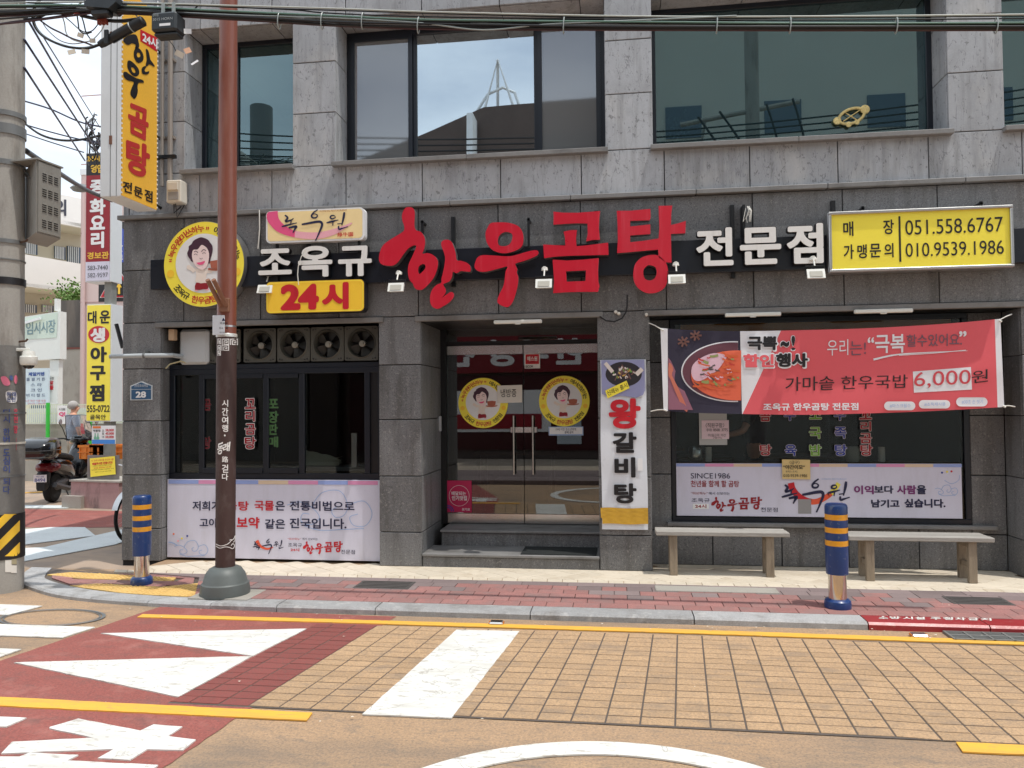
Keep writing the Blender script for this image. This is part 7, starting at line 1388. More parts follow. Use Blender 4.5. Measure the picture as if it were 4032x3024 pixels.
    loft([(-.86, .14, .90, 1.02), (-.82, .24, .84, 1.08), (-.70, .275, .80, 1.14), (-.50, .285, .79, 1.18), (-.30, .27, .80, 1.17), (-.22, .22, .84, 1.10)], 28, 4.2).build('top_box', m_gb, r_, smooth=True, ang=60)
    loft([(-.87, .15, .955, .965), (-.83, .25, .95, .97), (-.71, .285, .95, .97), (-.50, .295, .95, .97), (-.30, .28, .95, .97), (-.21, .23, .955, .965)], 28, 4.2).build('box_seam', m_dg, r_, smooth=True, ang=60)
    MB().tube([(-.5, .1, .80), (-.2, .1, .78)], .014).tube([(-.5, -.1, .80), (-.2, -.1, .78)], .014).tube([(-.2, -.1, .78), (.0, 0, .80)], .014).build('rack', m_dg, r_, smooth=True)
    MB().tube([(.3, .1, .22), (.34, .16, .02)], .012).tube([(.3, -.1, .22), (.34, -.16, .02)], .012).build('stand', m_dg, r_, smooth=True); return r_
s1 = scooter('black scooter with a big top box and windshield beside the pink planter'); s1.location = (-10.88, 5.42, 0); s1.rotation_euler.z = R(106); s1.scale = (1.08, 1.08, 1.08)
s2 = copy_tree(s1, (-7.6, 8.0, 0), R(160), label='second black scooter mostly hidden behind the stone corner and the price board'); s2.scale = (1, 1, 1)
# ------------------------------------------------------------------ bicycle half hidden behind the corner
BK = root('bicycle', (-6.58, 1.5, 0), 'bicycle leaning behind the dark corner, only its front wheel showing', 'bicycle')
def bw(y): 
    o = MB().tube([(-6.58, y+.325*math.cos(t), .335+.325*math.sin(t)) for t in [2*math.pi*k/40 for k in range(40)]], .024, 8, closed=True).build('tyre', m_rub, BK, smooth=True); mb = MB().tube([(-6.58, y+.298*math.cos(t), .335+.298*math.sin(t)) for t in [2*math.pi*k/40 for k in range(40)]], .010, 6, closed=True)
    for k in range(24): t = 2*math.pi*k/24; mb.tube([(-6.58+.02*(-1)**k, y, .335), (-6.58, y+.295*math.cos(t), .335+.295*math.sin(t))], .0015, 4)
    mb.tube([(-6.63, y, .335), (-6.53, y, .335)], .018); mb.build('rim', SIL, o, smooth=True)
bw(1.52); bw(2.56)
mf = flat('bicycle_maroon', (110, 30, 44), .35)
MB().tube([(-6.58, 1.66, .86), (-6.58, 1.80, .62), (-6.58, 2.12, .32)], .018).tube([(-6.58, 1.62, .80), (-6.58, 2.30, .74)], .016).tube([(-6.58, 2.12, .30), (-6.58, 2.32, .88)], .016).tube([(-6.58, 2.12, .32), (-6.54, 2.56, .335)], .010).tube([(-6.58, 2.28, .72), (-6.62, 2.56, .335)], .010).build('frame', mf, BK, smooth=True)
MB().tube([(-6.65, 1.52, .335), (-6.65, 1.60, .72), (-6.58, 1.62, .76)], .010).tube([(-6.51, 1.52, .335), (-6.51, 1.60, .72), (-6.58, 1.62, .76)], .010).tube([(-6.58, 1.62, .76), (-6.58, 1.67, 1.0)], .013).build('fork', mf, BK, smooth=True); MB().tube([(-6.9, 1.72, 1.02), (-6.7, 1.62, 1.0), (-6.58, 1.66, 1.0), (-6.46, 1.62, 1.0), (-6.26, 1.72, 1.02)], .011).build('handlebar', SIL, BK, smooth=True)
MB().box(-6.63, -6.53, 2.22, 2.46, .88, .92, .02).build('saddle', m_seat, BK, smooth=True); MB().quads(lambda u, v: (-6.62+.08*u, 1.52-.375*math.cos(R(20+80*v)), .335+.375*math.sin(R(20+80*v))), 2, 10).build('mudguard', SIL, BK, smooth=True)
# ------------------------------------------------------------------ people
def skin_body(name, joints, edges, mat_, parent, sub=2):
    me = bpy.data.meshes.new(name); ks = list(joints); me.from_pydata([joints[k][0] for k in ks], [(ks.index(a), ks.index(b)) for a, b in edges], [])
    o = bpy.data.objects.new(name, me); TSC.collection.objects.link(o); md = o.modifiers.new('skin', 'SKIN'); sv = me.skin_vertices[0].data
    for i, k in enumerate(ks): r_ = joints[k][1]; sv[i].radius = (r_, r_) if not isinstance(r_, tuple) else r_; sv[i].use_root = (i == 0)
    s = o.modifiers.new('sub', 'SUBSURF'); s.levels = sub; s.render_levels = sub; TSC.view_layers[0].update()
    m2 = bpy.data.meshes.new_from_object(o.evaluated_get(TSC.view_layers[0].depsgraph)); bpy.data.objects.remove(o); m2.materials.clear(); m2.materials.append(mat_); m2.polygons.foreach_set('use_smooth', [True]*len(m2.polygons))
    o = bpy.data.objects.new(name, m2); COL.objects.link(o); o.parent = parent; ORI[o] = ORI[parent]; return o
m_skin = flat('skin', (206, 152, 124), .55, var=.08, vs=12)
def person(loc, rz, lab, top, trousers, hair, cap=None, arms='down', h=1.72):
    r_ = root('person', loc, lab, 'person'); r_.rotation_euler.z = rz; k = h/1.72; V = lambda *a: tuple(x*k for x in a)
    if arms == 'down': ar = {'el': V(-.30, .03, 1.10), 'er': V(.30, .03, 1.10), 'wl': V(-.29, .12, .86), 'wr': V(.29, .12, .86), 'hl': V(-.28, .14, .78), 'hr': V(.28, .14, .78)}
    else: ar = {'el': V(-.30, .10, 1.12), 'er': V(.30, .10, 1.12), 'wl': V(-.22, .33, 1.06), 'wr': V(.22, .33, 1.06), 'hl': V(-.16, .40, 1.06), 'hr': V(.16, .40, 1.06)}
    J = {'pelvis': (V(0, 0, .92), (.15, .11)), 'waist': (V(0, 0, 1.06), (.14, .10)), 'chest': (V(0, .0, 1.28), (.185, .125)), 'sh': (V(0, 0, 1.40), (.11, .08)), 'neck': (V(0, .01, 1.48), .055), 'jaw': (V(0, .03, 1.55), (.062, .07)), 'head': (V(0, .015, 1.62), (.075, .092)), 'crown': (V(0, .0, 1.68), (.06, .075)), 'nose': (V(0, .125, 1.585), .014),
         'sl': (V(-.19, 0, 1.38), .062), 'sr': (V(.19, 0, 1.38), .062), 'el': (ar['el'], .042), 'er': (ar['er'], .042), 'wl': (ar['wl'], .028), 'wr': (ar['wr'], .028), 'hl': (ar['hl'], (.02, .036)), 'hr': (ar['hr'], (.02, .036)),
         'hipl': (V(-.10, 0, .86), .09), 'hipr': (V(.10, 0, .86), .09), 'kl': (V(-.11, .02, .48), .06), 'kr': (V(.11, .02, .48), .06), 'al': (V(-.11, -.02, .09), .04), 'ar': (V(.11, -.02, .09), .04), 'tl': (V(-.12, .13, .04), .035), 'tr': (V(.12, .13, .04), .035), 'eal': (V(-.085, .0, 1.60), .016), 'ear': (V(.085, .0, 1.60), .016)}
    E = [('pelvis', 'waist'), ('waist', 'chest'), ('chest', 'sh'), ('sh', 'neck'), ('neck', 'jaw'), ('jaw', 'head'), ('head', 'crown'), ('jaw', 'nose'), ('head', 'eal'), ('head', 'ear'), ('sh', 'sl'), ('sh', 'sr'), ('sl', 'el'), ('sr', 'er'), ('el', 'wl'), ('er', 'wr'), ('wl', 'hl'), ('wr', 'hr'), ('pelvis', 'hipl'), ('pelvis', 'hipr'), ('hipl', 'kl'), ('hipr', 'kr'), ('kl', 'al'), ('kr', 'ar'), ('al', 'tl'), ('ar', 'tr')]
    for s, w_, hd in ((-1, 'wl', 'hl'), (1, 'wr', 'hr')):
        b = Vector(ar[hd]); dv = (b-Vector(ar[w_])).normalized(); sd = dv.cross(Vector((0, 1, .3))).normalized() if arms == 'down' else Vector((0, 0, 1))
        sd = Vector((0, 1, 0)) if arms == 'down' else Vector((0, 0, 1))
        for i in range(4):
            o_ = sd*(.018*(i-1.5)); L_ = (.062, .075, .07, .055)[i]; a_ = b+dv*.03+o_; J['f%d%d' % (s, i)] = (tuple(a_), .010); J['g%d%d' % (s, i)] = (tuple(a_+dv*L_*.6+Vector((-s*.008, 0, 0))), .009); J['q%d%d' % (s, i)] = (tuple(a_+dv*L_+Vector((-s*.022, 0, 0))), .008); E += [(hd, 'f%d%d' % (s, i)), ('f%d%d' % (s, i), 'g%d%d' % (s, i)), ('g%d%d' % (s, i), 'q%d%d' % (s, i))]
        J['t%d' % s] = (tuple(b-dv*.01+sd*.05), .011); E.append((hd, 't%d' % s))
    skin_body('body', J, E, m_skin, r_, 2)
    g = lambda key, d: (J[key][0], tuple(a+d for a in J[key][1]) if isinstance(J[key][1], tuple) else J[key][1]+d)
    half_l = tuple(Vector(J['sl'][0]).lerp(Vector(J['el'][0]), .75)); half_r = tuple(Vector(J['sr'][0]).lerp(Vector(J['er'][0]), .75))
    S = {'chest': g('chest', .025), 'waist': g('waist', .03), 'pelvis': (V(0, 0, .84), (.17, .13)), 'sh': g('sh', .028), 'nk': (V(0, .0, 1.445), .06), 'sl': g('sl', .022), 'sr': g('sr', .022), 'a': (half_l, .066), 'b': (half_r, .066)}
    skin_body('shirt', S, [('chest', 'waist'), ('waist', 'pelvis'), ('chest', 'sh'), ('sh', 'nk'), ('sh', 'sl'), ('sh', 'sr'), ('sl', 'a'), ('sr', 'b')], top, r_)
    S = {'belt': (V(0, 0, 1.0), (.152, .115)), 'pelvis': g('pelvis', .016), 'hipl': g('hipl', .02), 'hipr': g('hipr', .02), 'kl': g('kl', .026), 'kr': g('kr', .026), 'al': (V(-.11, -.02, .14), .06), 'ar': (V(.11, -.02, .14), .06)}
    skin_body('trousers', S, [('belt', 'pelvis'), ('pelvis', 'hipl'), ('pelvis', 'hipr'), ('hipl', 'kl'), ('hipr', 'kr'), ('kl', 'al'), ('kr', 'ar')], trousers, r_)
    mb = MB(); n = 20; V_ = []
    for i in range(9):
        ph = R(-48+138*i/8)
        for j in range(n): t = 2*math.pi*j/n; rr = math.cos(ph); front = max(0, math.sin(t)); z = max(math.sin(ph), -.75+front*1.15); V_.append((.090*k*math.cos(t)*max(rr, .0 if i == 8 else .1)*(1+.05*math.sin(7*t+i)), .002+.102*k*math.sin(t)*rr*(1+.05*math.sin(5*t+2*i)), 1.63*k+.102*k*z))
    mb.add(V_, [(i*n+j, i*n+(j+1) % n, (i+1)*n+(j+1) % n, (i+1)*n+j) for i in range(8) for j in range(n)]); mb.v = [tuple(a+b for a, b in zip(v, loc)) for v in mb.v]; mb.build('hair', hair, r_, smooth=True, ang=180)
    mb = MB()
    for s in (-1, 1): mb.lathe((s*.032*k+loc[0], .098*k+loc[1], 1.615*k+loc[2]), [(0, .012), (.008, .009), (.01, 0)], 8, 'y')
    mb.build('eye', K, r_); mb = MB()
    for s in (-1, 1): mb.box(loc[0]+s*.11*k-.045, loc[0]+s*.11*k+.045, loc[1]-.08, loc[1]+.17, loc[2]+.0, loc[2]+.07, .025)
    mb.build('shoe', m_seat, r_, smooth=True); return r_
pm = P(800, 600, 1, 7.25, 'zm'); zh_ = P(795, 100, 1, 7.25, 'zm').z
MB().box(pm.x-.28, pm.x+1.2, 6.95, 8.0, 0, zh_-1.86).build('kerb_step', m_conc, label='low concrete step the grey-haired man stands on', cat='step')
person((pm.x, 7.25, zh_-1.86), R(-38), 'grey-haired man in a light blue shirt seen from behind the scooter windshield', flat('shirt_blue', (162, 178, 200), .8, var=.1, vs=8), flat('trousers_tan', (150, 140, 124), .8), flat('hair_grey', (168, 164, 160), .8, var=.2, vs=40), arms='down', h=1.85)
pp_ = P(2975, 1700, 1, 1.0); person((pp_.x, 1.05, .38), R(75), 'cook in a dark blue shirt leaning inside the shop window', flat('shirt_navy', (24, 28, 48), .8), flat('trousers_black', (20, 20, 24), .8), flat('hair_black', (18, 16, 16), .6), arms='front', h=1.70)
# ------------------------------------------------------------------ traffic signs behind the corner
YT = 8.0
s = board('pedestrian_crossing_sign', 'z2', 850, 360, 1080, 700, YT+.03, K, 'blue pedestrian crossing sign peeking out behind the dark corner', 'traffic sign')
mb = MB(); mb.poly([[P(x, y, 1, YT, 'z2') for x, y in ((880, 470), (958, 368), (1080, 500), (1080, 690), (880, 690))]]); mb.build('panel', flat('traffic_blue', (20, 70, 190), .4), s)
mb = MB()
for p, w_ in (([(965, 445), (962, 480), (968, 510)], 26), ([(968, 505), (985, 545), (1000, 560)], 12), ([(962, 510), (950, 560), (948, 580)], 14), ([(968, 540), (985, 580), (992, 605)], 16), ([(955, 475), (985, 500), (990, 520)], 10)): stroke(mb, p, w_, onY('z2', YT-.01))
mb.poly([[P(x, y, 1, YT-.01, 'z2') for x, y in ell(950, 455, 12, 16, 14)]]); T(mb, '보', 'z2', 958, 628, 1004, 668, YT-.01, .03); mb.build('lettering', WH, s); MB().box(P(1040, 500, 1, YT).x+3, P(1040, 500, 1, YT).x+3.1, YT+.1, YT+.2, 0, 6).build('post', m_grey, s) if False else None
s = board('two_way_traffic_sign', 'z2', 805, 700, 1100, 1010, YT+.03, K, 'black-backed red triangle two-way traffic sign behind the corner', 'traffic sign')
mb = MB(); tri = lambda k: [P(960+(x-960)*k, 900+(y-900)*k, 1, YT, 'z2') for x, y in ((960, 715), (1105, 980), (815, 980))]; mb.poly([tri(1)]); mb.build('panel', WH, s); mb = MB(); mb.poly([[p+Vector((0, -.01, 0)) for p in tri(.95)]]); mb.build('panel', RD, s); mb = MB(); mb.poly([[p+Vector((0, -.02, 0)) for p in tri(.78)]]); mb.build('panel', K, s)
mb = MB()
for x, d_ in ((930, 1), (972, -1)):
    y0, y1 = (850, 950); q = [(x-9, y0), (x+9, y0), (x+9, 905), (x+22, 905), (x, 952), (x-22, 905), (x-9, 905)]; q = q if d_ > 0 else [(a, 1800-b) for a, b in q]; mb.poly([[P(a, b, 1, YT-.03, 'z2') for a, b in q]])
mb.build('arrow', YO, s); a = P(925, 1000, 1, YT+.2, 'z2').x
MB().tube([(a, YT+.2, 0), (a, YT+.2, P(925, 360, 1, YT, 'z2').z)], .06, 12).build('traffic_post', m_grey, smooth=True, label='grey post behind the two traffic signs', cat='post')
# ------------------------------------------------------------------ buildings and walls beyond the alley
def face(mb, pts, o, n, f='z2', d=None): return mb.poly([[PV(x, y, o, n, f) for x, y in pts]], d)
PKW = mat('pink_render', (.66, .52, .49, 1), .85, var=.06, vs=1.2, fine=.03); 
PB = root('pink_building', (-14, 14, 0), 'tall pale pink rendered building behind the roadside signs', 'building'); xa = P(657, 900, 1, 13, 'z2').x; zt = P(720, 1490, 1, 13, 'z1').z
MB().box(xa, -9.4, 13, 22, 0, zt).build('wall', PKW, PB); MB().box(xa-.02, -9.38, 12.97, 13, zt-.12, zt+.05).build('coping', WBX, PB); MB().tube([(xa+.15, 12.93, 0), (xa+.15, 12.93, zt-.3)], .05).build('drainpipe', flat('pipe_pinkish', (206, 180, 176), .6), PB, smooth=True)
mb = MB(); z_ = P(690, 430, 1, 13, 'z2').z
for k in range(4): mb.box(xa, -9.4, 12.985, 13, z_-2.2+k*2.1, z_-2.17+k*2.1)
mb.build('render_joint', flat('joint_pink', (190, 160, 156), .8), PB)
SL = root('street_light', (-15, 12, 0), 'small grey street lamp head in front of the pink building', 'street light'); p = P(655, 85, 1, 12, 'z2'); MB().lathe((p.x, 12, p.z), [(0, -.12), (.16, -.08), (.22, .0), (.12, .1), (0, .13)], 20, sx=1.3).build('lamp_head', m_grey, SL, smooth=True); MB().tube([(p.x+.25, 12, p.z), (p.x+.7, 12, p.z-.1), (p.x+.72, 12, p.z-.6)], .05).build('arm', m_grey, SL, smooth=True)
o_ = PD(87, 999, 27); dr = Vector((.35, .937, 0)).normalized(); nw = Vector((dr.y, -dr.x, 0)); WBB = root('white_building', tuple((o_.x, o_.y, 0)), 'white balconied building beyond the market sign', 'building')
mwb = flat('white_render', (232, 230, 224), .8, var=.06, vs=.8); mcb = flat('cream_render', (206, 200, 180), .85, var=.1, vs=1.)
mb = MB(); face(mb, [(60, 590), (185, 622), (655, 702), (900, 744), (900, 962), (655, 937), (185, 885), (60, 872)], o_, nw, d=nw*-.15); mb.build('parapet', mwb, WBB)
mb = MB(); face(mb, [(300, 90), (487, 133), (655, 168), (900, 210), (900, 440), (655, 405), (480, 372), (300, 340)], o_, nw, d=nw*-.15); mb.build('parapet', mwb, WBB)
ob = o_-nw*1.6; mb = MB(); face(mb, [(60, 300), (480, 360), (900, 425), (900, 1700), (60, 1700)], ob, nw, d=nw*-.2); mb.build('wall', mcb, WBB)
mb = MB(); a, b, c, d_ = [PV(x, y, o_, nw, 'z2') for x, y in ((60, 872), (900, 962), (300, 340), (900, 440))]; mb.poly([[a, b, b-nw*1.6, a-nw*1.6]], (0, 0, .12)).poly([[c, d_, d_-nw*1.6, c-nw*1.6]], (0, 0, .12)); mb.build('slab', mcb, WBB)
mgl = flat('window_blue_grey', (92, 108, 124), .2, var=.15)
for q in ([(190, 462), (302, 475), (302, 632), (190, 615)], [(442, 556), (532, 570), (532, 672), (442, 655)], [(545, 556), (655, 572), (655, 700), (545, 688)], [(185, 1030), (298, 1042), (298, 1105), (185, 1098)], [(340, 1035), (434, 1046), (434, 1100), (340, 1095)]):
    ow = ob+nw*.01; w_ = face(MB(), q, ow, nw, d=nw*.04).build('window', mgl, WBB); mb = MB()
    for k in range(1, 7):
        t = k/7; p0 = (q[0][0]+(q[1][0]-q[0][0])*t, q[0][1]+(q[1][1]-q[0][1])*t); p1 = (q[3][0]+(q[2][0]-q[3][0])*t, q[3][1]+(q[2][1]-q[3][1])*t); mb.tube([PV(*p0, ow+nw*.08, nw, 'z2'), PV(*p1, ow+nw*.08, nw, 'z2')], .022, 5)
    mb.build('window_bar', WBX, w_)
TQ(MB(), '의', lambda x, y: PV(x, y, o_+nw*.02, nw, 'z2'), (440, 170), (542, 178), (542, 312), (440, 300), .03).build('lettering', flat('letter_slate', (60, 62, 74), .6), WBB)
tmb = root('garden_tree', tuple(P(600, 985, 1, 16, 'z2')-Vector((0, 0, 3))), 'bit of bright green tree showing over the dark wall', 'tree'); tp = P(610, 985, 1, 15.5, 'z2'); mb = MB()
for k in range(900):
    v = Vector((rnd.gauss(0, .33), rnd.gauss(0, .3), rnd.gauss(0, .26))); c = tp+v; a_ = Vector((rnd.uniform(-1, 1), rnd.uniform(-1, 1), rnd.uniform(-1, 1))).normalized()*.06; b_ = a_.orthogonal().normalized()*.03; mb.add([c-a_, c+b_, c+a_, c-b_], [(0, 1, 2, 3)])
mb.build('crown', mat('leaf_green', (.10, .20, .03, 1), .6, var=.4, vs=5, fine=.1), tmb, kind='stuff', recalc=False); MB().tube([tp-Vector((0, 0, 3.5)), tp-Vector((.1, 0, 1)), tp], [.09, .06, .03]).build('trunk', m_wood2, tmb, smooth=True)
DW = root('dark_wall', tuple(P(560, 1650, 1, 14.5, 'z2')), 'stained dark concrete wall between the market sign and the pink building', 'wall'); YD = 14.5; m_dw = mat('dark_concrete', (.10, .092, .085, 1), .9, var=.2, vs=1.2, fine=.1); layer(m_dw, 'noise', (.26, .22, .18, 1), 1.2, .52, .8, .6, (2, 2, .3), 7)
a, b = P(470, 1200, 1, YD, 'z2').x, P(662, 1200, 1, YD, 'z2').x; zt = P(560, 1000, 1, YD, 'z2').z; zm_ = P(560, 1395, 1, YD, 'z2').z
MB().box(a, b, YD, YD+.3, zm_+.04, zt).build('wall', m_dw, DW); MB().box(a, b, YD-.04, YD+.3, zm_-.02, zm_+.035).build('coping', MC['pipe_pinkish'] if 0 else flat('rust_red', (120, 70, 62), .8), DW); MB().box(a, b, YD, YD+.3, 0, zm_-.025).build('wall_base', m_conc, DW)
# market sign
YM = 11.; MS = root('market_sign', tuple(P(340, 1490, 1, YM, 'z2')), 'faded white market name board behind the utility pole', 'shop sign')
mm_ = flat('board_pale', (226, 230, 226), .6, var=.05); mb = MB(); fm = lambda x, y, d=0: P(x, y, 1, YM-d, 'z2'); mb.poly([[fm(100, 1150), (fm(490, 1090)), fm(490, 1478), fm(100, 1500)]], (0, .25, 0)); mb.build('box', mm_, MS)
mb = MB(); mb.poly([[fm(150, 1150, .01), fm(472, 1098, .01), fm(462, 1305, .01), fm(150, 1325, .01)]]); mb.build('panel', flat('board_mint', (206, 222, 210), .6), MS)
mb = MB()
for ch, x0, x1, y0, y1 in (('ㄴ', 178, 200, 1262, 1282), ('임', 212, 268, 1180, 1282), ('시', 276, 328, 1180, 1276), ('시', 334, 386, 1175, 1270), ('장', 394, 452, 1160, 1268)): TQ(mb, ch, lambda x, y: fm(x, y, .02), (x0, y0), (x1, y0-4), (x1, y1-4), (x0, y1), .01)
mb.build('lettering', flat('letter_slate_blue', (120, 150, 160), .6), MS); mb = MB()
mb.poly([[fm(178, 1185, .04), fm(335, 1140, .04), fm(338, 1158, .04), fm(178, 1205, .04)]], (0, -.05, 0)); mb.build('arm', WBX, MS)
MB().box(fm(395, 1600).x, fm(470, 1600).x, YM+.05, YM+.2, 0, fm(400, 1485).z).build('post', mm_, MS); MB().box(fm(434, 1000).x, fm(455, 1000).x, YM+.05, YM+.2, fm(434, 1085).z, fm(434, 985).z).build('post', mm_, MS)
# curtain shop board and fence
YC = 10.; 
s = board('curtain_shop_board', 'z3', 163, 0, 350, 268, YC, flat('board_sky', (206, 222, 230), .6), 'pale blue curtain shop board listing blinds in blue letters', 'shop sign', .06)
mb = MB(); T(mb, '제일커텐', 'z3', 205, 28, 322, 56, YC-.01, .04); mb.build('lettering', flat('letter_royal_blue', (50, 80, 150), .6), s); mb = MB()
for row, (y0, y1) in zip(('롤 블 커 튼', '스 라', '크 인', '버 티 컬 드'), ((68, 92), (108, 132), (146, 170), (184, 208))): T(mb, row, 'z3', 190 if len(row) > 4 else 222, y0, 328 if len(row) > 4 else 302, y1, YC-.01, .01)
mb.build('lettering', flat('letter_slate3', (84, 100, 130), .6), s); T(T(MB(), '소창 예단 이불 맞춤', 'z3', 180, 228, 332, 244, YC-.01, 0), '554-1230  T.556-5789', 'z3', 200, 250, 330, 262, YC-.01, 0).build('lettering', flat('print_rose', (200, 110, 120), .6), s)
s = board('narrow_market_board', 'z3', 350, 55, 418, 250, YC+.1, mm_, 'narrow white board with red letters right of the curtain board', 'shop sign', .05); T(MB(), '시장', 'z3', 356, 64, 392, 82, YC+.09, .01).build('lettering', K, s); T(T(MB(), '알', 'z3', 360, 90, 388, 118, YC+.09, .04), '뜰', 'z3', 360, 124, 388, 156, YC+.09, .04).build('lettering', RD, s)
YF = 9.2; FN = root('mesh_fence', tuple(P(350, 500, 1, YF, 'z3')), 'cream mesh fence with green posts behind the scooter', 'fence')
mgn = flat('post_green', (60, 190, 70), .5)
for x in (347, 652): a = P(x, 400, 1, YF-.05, 'z3').x; MB().tube([(a, YF-.05, 0), (a, YF-.05, P(x, 250, 1, YF-.05, 'z3').z)], .045, 12).build('post', mgn, FN, smooth=True)
a, b = P(60, 400, 1, YF, 'z3').x, P(900, 400, 1, YF, 'z3').x; zt, z0 = P(300, 262, 1, YF, 'z3').z, P(300, 400, 1, YF, 'z3').z; mb = MB(); x = a
while x < b: mb.box(x, x+.012, YF, YF+.012, z0, zt); x += .055
for z in (z0, (z0+zt)/2, zt-.02): mb.box(a, b, YF+.013, YF+.03, z, z+.02)
mb.build('mesh_panel', flat('mesh_cream', (216, 222, 200), .6), FN); MB().box(a, b, YF+.1, YF+.3, 0, z0-.02).build('low_wall', m_conc, FN)
mb = MB().box(a, b, YF+.6, YF+.66, 0, zt-.1); mb.build('backing_sheet', flat('sheet_pale', (206, 212, 206), .8, var=.12, vs=1.5), label='pale sheeting behind the mesh fence', cat='sheeting')
s = board('fence_banner', 'zm', 585, 165, 715, 420, YF-.03, WH, 'small white banner on the fence left of the man', 'banner', .01); T(MB(), '시원', 'zm', 600, 200, 692, 236, YF-.05, .02).build('lettering', K, s); T(MB(), 'Q!', 'zm', 608, 255, 690, 320, YF-.05, .04).build('lettering', flat('letter_magenta', (220, 60, 120), .5), s)
s = board('red_placard', 'zm', 895, 415, 962, 560, YF-.06, RD, 'small red placard between the man and the price board', 'placard', .02)
MB().tube([P(950, 1195, 1, 2.5, 'z2'), P(1002, 1390, 1, 2.5, 'z2')], .03).build('handrail', K, smooth=True, label='black slanted handrail just left of the stone corner', cat='handrail')
FB = root('far_apartment_block', (-34, 34, 0), 'long pale apartment block far beyond the alley on the left', 'building'); MB().box(-60, -24, 34, 44, 0, 8.5).build('wall', mcb, FB)
for k in range(9):
    for z in (1.2, 4.0, 6.6): MB().box(-58+3.8*k, -56+3.8*k, 33.95, 33.99, z, z+1.3).build('window', mgl, FB)
# ------------------------------------------------------------------ things behind the glass
def jar(x, y, z, r_, h, m, name, lab): MB().lathe((x, y, z), [(0, 0), (r_*.8, 0), (r_, h*.15), (r_, h*.85), (r_*.8, h), (0, h)], 20).build(name, m, smooth=True, label=lab, cat=name.replace('_', ' '))
for (x, y0, y1, w_, f, nm_, lab) in ((345, 238, 300, 42, 'zc', 'steel_tin', 'silver tin on the counter behind the job notice'), (1237, 232, 300, 40, 'zc', 'glass_jar', 'round glass jar on the counter between the blue and red words')):
    p = P(x, y1, 1, .58, f); jar(p.x, .58, 1.162, w_/FR[f][2]/345/1.0*.95, .17, m_steel if 'tin' in nm_ else flat('jar_glass', (170, 170, 160), .15), nm_, lab)
for x, lab in ((419, 'stack of paper cups left of the shop counter'), (1403, 'stack of paper cups right of the red window word')):
    p = P(x, 290, 1, .56, 'zc'); mb = MB()
    for k in range(9): mb.lathe((p.x, .56, 1.162+k*.018), [(.030, 0), (.036, .012), (.037, .017), (.030, .018)], 16)
    mb.build('cup_stack', PAP, smooth=True, label=lab, cat='cups', group='paper cup stacks on the counter')
def vase(p, lab, s, cols):
    r_ = root('flower_vase', tuple(p), lab, 'flowers'); MB().lathe(tuple(p), [(0, 0), (.07*s, 0), (.09*s, .1*s), (.05*s, .22*s), (.06*s, .25*s)], 16).build('vase', flat('vase_pale', (190, 190, 180), .4), r_, smooth=True)
    for m, n_, sz in cols:
        mb = MB()
        for k in range(n_):
            v = Vector((rnd.gauss(0, .10), rnd.gauss(0, .06), abs(rnd.gauss(.38, .08))))*s; c = p+v
            for j in range(4): a_ = Vector((rnd.uniform(-1, 1), rnd.uniform(-1, 1), rnd.uniform(-1, 1))).normalized()*sz*s; b_ = a_.orthogonal().normalized()*sz*.6*s; mb.add([c-a_, c+b_, c+a_, c-b_], [(0, 1, 2, 3)])
        mb.build('bloom' if sz > .02 else 'leaves', m, r_, kind='stuff', recalc=False)
p = P(250, 800, 1, .62, 'zw'); p.z = 4.53; vase(p, 'vase of white flowers standing on the upstairs sill at the left of the big window', 1.0, [(flat('petal_white', (226, 226, 206), .7), 34, .028), (flat('leaf_dark', (64, 90, 50), .7), 50, .018)])
p = P(470, 1200, 1, .62, 'zu'); p.z = 4.53; vase(p, 'pink pot with green plant behind the left upstairs window', .9, [(flat('leaf_mid', (90, 140, 80), .7), 60, .018)])
p = P(1570, 730, 1, .7, 'zw'); p.z = 4.53; vase(p, 'dark leafy plant behind the right part of the big upstairs window', .9, [(MC['leaf_dark'], 60, .018)])
p = P(810, 775, 1, .6, 'zw'); BT = root('soap_bottle', (p.x, .6, 4.53), 'white pump bottle on the upstairs sill', 'bottle'); MB().lathe((p.x, .6, 4.53), [(0, .02), (.045, .02), (.048, .10), (.03, .15), (.014, .17), (.014, .19), (0, .19)], 16).build('bottle', flat('bottle_mint', (190, 236, 226), .3), BT, smooth=True); MB().tube([(p.x, .6, 4.72), (p.x, .6, 4.76), (p.x-.05, .58, 4.76)], .007).build('pump', WH, BT, smooth=True)
GO = root('gold_ornament', tuple(P(1230, 660, 1, .42, 'zw')), 'gold sparkling turtle-shaped ornament stuck on the big upstairs window', 'ornament'); mg = mat('gold_tinsel', (.85, .66, .28, 1), .3, .6, var=.4, vs=40, bump=1., bs=120); q = [P(1232+72*math.cos(t), 660+42*math.sin(t)-6*math.cos(t)*3, 1, .352, 'zw') for t in [2*math.pi*k/28 for k in range(28)]]
MB().tube(q, .016, 8, closed=True).build('ring', mg, GO, smooth=True); MB().tube([P(1185, 690, 1, .352, 'zw'), P(1280, 625, 1, .352, 'zw')], .006, 5).tube([P(1195, 640, 1, .352, 'zw'), P(1265, 685, 1, .352, 'zw')], .006, 5).build('lattice', mg, GO, smooth=True)
for x, y, l in ((1150, 688, 24), (1308, 622, 28), (1215, 708, 18), (1262, 695, 16)): p = P(x, y, 1, .352, 'zw'); MB().lathe((p.x, .352, p.z), [(0, -.014), (l*.0016, -.01), (l*.0018, 0), (l*.0014, .01), (0, .012)], 12, 'y').build('limb', mg, GO, smooth=True)
